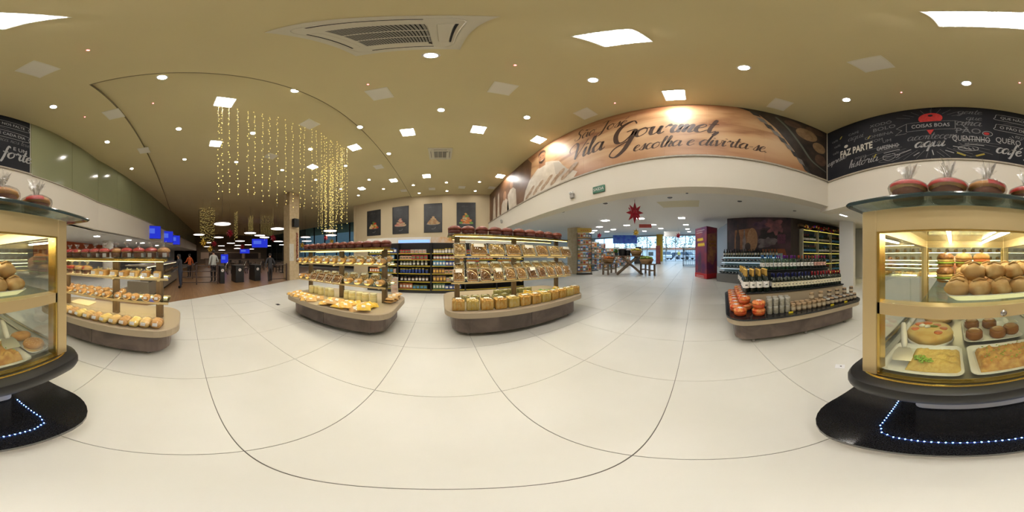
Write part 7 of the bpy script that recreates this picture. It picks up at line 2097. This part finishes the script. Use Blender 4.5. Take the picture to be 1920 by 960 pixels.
ob('sheet', MB().box(0, 0.004, -0.17, 0.17, 1.2, 2.25), M('notice_paper', (0.60, 0.58, 0.52), rough=0.7), ps)
b = MB(); b.tube([(0.006, 0.11 * math.cos(a), 1.55 + 0.16 * math.sin(a)) for a in [2 * PI * k / 14 for k in range(14)]], 0.004, 4, True)
ob('wreath_print', b, M('wreath_ink', (0.2, 0.1, 0.06)), ps)

# ---------------------------------------------------------------- restaurant tables
for i, (x, y) in enumerate(((-13, 4.5), (-15.5, 7), (-14.5, 9.5), (-18, 5.5), (-19.5, 9), (-17, 12), (-22, 7), (-12.0, 8.2))):
    t = thing('dining_table', 'dark square restaurant table, %s nearest beyond the turnstiles' % ORD[i], 'table', (x, y, 0.006), 0.2 * i, 'restaurant tables')
    ob('table_top', MB().rbox(-0.5, 0.5, -0.5, 0.5, 0.72, 0.76, 0.03, 2), m_oldwood, t)
    ob('stem', MB().box(-0.04, 0.04, -0.04, 0.04, 0.03, 0.72), m_dark, t)
    ob('foot', MB().lathe([(0.3, 0), (0.28, 0.03)], 16), m_dark, t)
    for s in (-1, 1):
        c = thing('dining_chair', 'dark restaurant chair %s the %s nearest table' % (['before', 'behind'][s > 0], ORD[i]), 'chair', (x + s * 0.85 * math.sin(0.2 * i), y + s * 0.85 * math.cos(0.2 * i), 0.006), -0.2 * i, 'restaurant chairs')
        ob('seat', MB().rbox(-0.22, 0.22, -0.22, 0.22, 0.43, 0.47, 0.03, 2), m_dark, c)
        ob('backrest', MB().rbox(-0.22, 0.22, 0.19 * s - 0.015, 0.19 * s + 0.015, 0.47, 0.92, 0.01, 2), m_dark, c)
        for sx in (-0.19, 0.19):
            for sy in (-0.19, 0.19): ob('leg', MB().box(sx - 0.02, sx + 0.02, sy - 0.02, sy + 0.02, 0, 0.43), m_dark, c)
bar = thing('restaurant_bar', 'pale service bar deep in the restaurant below the screens', 'counter', (-24, 8, 0.006))
ob('front_panel', MB().box(-0.4, 0.4, -5, 4.5, 0, 1.05), M('pale_bar_panel', (0.38, 0.30, 0.23), rough=0.6), bar)
ob('bar_top', MB().box(-0.5, 0.5, -5.1, 4.6, 1.05, 1.1), m_dark, bar)
for k, y in enumerate((-3, 0, 3)):
    ob('back_cabinet', MB().box(-1.6, -1.2, y - 1.2, y + 1.2, 0, 2.0), M('dark_oak', (0.08, 0.05, 0.035), rough=0.6), bar)

# ---------------------------------------------------------------- people
def person(label, loc, rz, h, shirt, trousers, hair, joints, long_hair=False):
    """one skinned body; joints: wrists and ankles in body space (x right, y forward), heights relative to a 1.7 m figure"""
    k = h / 1.7
    V = []; E = []; Rr = []
    def v(p, r, par=None):
        V.append(Vector(p)); Rr.append(r)
        if par is not None: E.append((par, len(V) - 1))
        return len(V) - 1
    lean = joints.get('lean', 0.0)
    L = lambda z: lean * max(0, z - 0.9)
    pel = v((0, 0, 0.93), (0.155, 0.11))
    wai = v((0, L(1.08), 1.08), (0.135, 0.10), pel)
    che = v((0, L(1.28), 1.28), (0.165, 0.115), wai)
    shd = v((0, L(1.40), 1.40), (0.12, 0.09), che)
    nek = v((0, L(1.48) + 0.005, 1.48), (0.055, 0.055), shd)
    chin = v((0, L(1.54) + 0.03, 1.54), (0.062, 0.068), nek)
    hd = v((0, L(1.62) + 0.025, 1.62), (0.078, 0.092), chin)
    v((0, L(1.69) + 0.015, 1.685), (0.05, 0.06), hd)
    for s, w in ((1, joints['rw']), (-1, joints['lw'])):
        sh = v((0.175 * s, L(1.38), 1.385), (0.062, 0.06), shd)
        wv = Vector(w); s0 = Vector((0.185 * s, L(1.35), 1.35))
        mid = (s0 + wv) / 2; reach = (wv - s0).length
        bend = math.sqrt(max(0.0, 0.285 ** 2 - (reach / 2) ** 2))
        el = mid + Vector((0.5 * s, -0.7, -0.5)).normalized() * bend
        e = v(el, (0.045, 0.045), sh)
        wr = v(wv, (0.03, 0.03), e)
        d = (wv - el).normalized()
        pm = v(wv + d * 0.06, (0.032, 0.02), wr)
        for q in range(4):
            f = v(wv + d * (0.125 + 0.01 * (q in (1, 2))) + Vector((0.012 * (q - 1.5), 0, 0)), (0.009, 0.009), pm)
        v(wv + d * 0.08 + Vector((-0.03 * s, 0.02, 0)), (0.009, 0.009), wr)
    for s, a in ((1, joints['ra']), (-1, joints['la'])):
        hp = v((0.09 * s, 0, 0.86), (0.092, 0.095), pel)
        av = Vector(a); kn = (Vector((0.1 * s, 0, 0.82)) + av) / 2 + Vector((0, 0.03, 0.02))
        kk = v(kn, (0.062, 0.065), hp)
        ak = v(av, (0.042, 0.045), kk)
        v(av + Vector((0.01 * s, 0.15, -0.055)), (0.04, 0.028), ak)
    me = bpy.data.meshes.new('body_skeleton')
    me.from_pydata([tuple(p) for p in V], E, [])
    o = bpy.data.objects.new('body_skeleton', me); COL.objects.link(o)
    m = o.modifiers.new('skin', 'SKIN'); sub = o.modifiers.new('sub', 'SUBSURF'); sub.levels = 2; sub.render_levels = 2
    bm_ = bmesh.new(); bm_.from_mesh(me); bm_.verts.ensure_lookup_table()
    sl = bm_.verts.layers.skin.verify()
    for i, vt in enumerate(bm_.verts):
        vt[sl].radius = Rr[i] if isinstance(Rr[i], tuple) else (Rr[i], Rr[i]); vt[sl].use_root = (i == 0)
    bm_.to_mesh(me); bm_.free()
    bpy.context.view_layer.update()
    dg = bpy.context.evaluated_depsgraph_get()
    body = bpy.data.meshes.new_from_object(o.evaluated_get(dg))
    bpy.data.objects.remove(o)
    zmin = min(p.co.z for p in body.vertices)
    t = thing('person', label, 'person', loc, rz, None, k)
    body.materials.clear()
    for _ in range(4): body.materials.append(None)
    tree_pts = [(i, V[i]) for i in range(len(V))]
    for p in body.polygons:
        c = p.center
        z = c.z
        near = min(tree_pts, key=lambda q: (q[1] - c).length)[0]
        if z > 1.47 and abs(c.x) < 0.14: mi = 0
        elif near >= 8 and abs(c.x) > 0.13 and near < 8 + 18 and (near - 8) % 9 >= (2 if joints.get('short') else 3): mi = 0
        elif z < 0.09: mi = 3
        elif z < joints.get('hem', 0.95) and near >= 26 or z < 0.88: mi = 2
        else: mi = 1
        p.material_index = mi
        p.use_smooth = True
    skin = M('skin_tone', (0.42, 0.23, 0.15), rough=0.5)
    body_o = ob('body', body, [skin, shirt, trousers, m_black], t, (0, 0, -zmin))
    hz = -zmin; yy = L(1.62) + 0.02
    hb = MB().blob((0, yy - 0.018, 1.645 + hz), (0.088, 0.098, 0.085), 14, 9, 0.06, 3)
    if long_hair: hb.blob((0, yy - 0.07, 1.48 + hz), (0.085, 0.05, 0.17), 10, 8, 0.1, 5)
    ob('hair', hb, hair, t, smooth='all', kind='stuff' if long_hair else None)
    for s in (-1, 1):
        ob('eye', MB().blob((0.03 * s, yy + 0.088, 1.615 + hz), (0.011, 0.006, 0.008), 6, 5), m_black, t)
        ob('ear', MB().blob((0.08 * s, yy, 1.605 + hz), (0.01, 0.022, 0.032), 6, 5), skin, t)
    ob('nose', MB().blob((0, yy + 0.1, 1.59 + hz), (0.011, 0.016, 0.02), 6, 5), skin, t)
    ob('mouth', MB().blob((0, yy + 0.09, 1.555 + hz), (0.024, 0.006, 0.006), 8, 5), M('lip_tone', (0.3, 0.1, 0.08)), t)
    return t
h_dark = M('dark_hair', (0.015, 0.011, 0.009), rough=0.5)
sh_w = M('white_shirt', (0.55, 0.57, 0.55), (0.48, 0.5, 0.48), 6, rough=0.8); sh_o = M('orange_shirt', (0.62, 0.13, 0.03), (0.55, 0.1, 0.02), 6, rough=0.8); sh_d = M('dark_shirt', (0.035, 0.035, 0.042), rough=0.8); tr_d = M('dark_trousers', (0.025, 0.022, 0.025), rough=0.8); tr_j = M('dark_jeans', (0.03, 0.04, 0.07), rough=0.8); sh_y = M('yellow_shirt', (0.6, 0.5, 0.1), rough=0.8)
down = dict(rw=(0.25, 0.06, 0.86), lw=(-0.25, 0.06, 0.86), ra=(0.1, 0, 0.07), la=(-0.1, 0, 0.07))
person('man in white shirt and dark trousers standing at the brown railing', (-9.15, 1.62, 0.006), 1.9, 1.80, sh_w, tr_d, h_dark, dict(down, rw=(0.24, 0.28, 1.02), short=True, hem=0.86))
person('woman in dark top and jeans leaning towards the bakery counter', (-7.5, -0.2, 0.006), 2.7, 1.56, sh_d, tr_j, h_dark, dict(rw=(0.2, 0.38, 1.0), lw=(-0.2, 0.4, 1.02), ra=(0.12, 0.05, 0.07), la=(-0.1, -0.08, 0.07), lean=0.12, short=True), True)
person('attendant in orange shirt behind the bakery counter', (-8.6, -1.75, 0.006), 0.2, 1.62, sh_o, tr_d, h_dark, dict(down, rw=(0.2, 0.35, 1.05), lw=(-0.2, 0.33, 1.08), short=True, lean=0.1))
person('attendant in orange shirt facing away beyond the woman in jeans', (-11.4, 0.33, 0.006), 2.2, 1.62, sh_o, tr_d, h_dark, dict(down, lw=(-0.2, 0.36, 1.05), short=True))
person('person in dark clothes passing through the last turnstile', (-8.1, 4.66, 0.006), 1.2, 1.62, sh_d, tr_d, h_dark, dict(rw=(0.24, 0.2, 0.95), lw=(-0.24, -0.1, 0.9), ra=(0.1, 0.16, 0.07), la=(-0.1, -0.18, 0.1)))
x, y = toward(1273, 29)
person('person in yellow top walking outside past the cars', (x, y, zf(23.4)), 1.5, 1.65, sh_y, tr_j, h_dark, dict(down, ra=(0.1, 0.15, 0.07), la=(-0.1, -0.15, 0.09)))

# floor sticker near the glass case, and flat ring print under the camera
x, y = on_height(1575, 687, 0)
st = thing('floor_sticker', 'small white paper label lying on the floor by the glass case', 'label', (x, y, 0.0), 0.6)
ob('paper', MB().box(-0.055, 0.055, -0.045, 0.045, 0.0, 0.0015), M('bright_sticker', (0.88, 0.89, 0.9), rough=0.4), st)
ob('print_mark', MB().box(-0.02, 0.0, -0.012, 0.005, 0.0015, 0.0022), m_dark, st)
for i, (u, v) in enumerate(((521, 571),)):
    x, y = on_height(u, v, 0)
    t = thing('floor_socket', 'small dark square floor socket in the tiles', 'socket', (x, y, 0.0))
    ob('plate', MB().box(-0.07, 0.07, -0.05, 0.05, 0, 0.003), m_dark, t)
    ob('lid', MB().box(-0.05, 0.05, -0.035, 0.035, 0.003, 0.005), m_blackm, t)
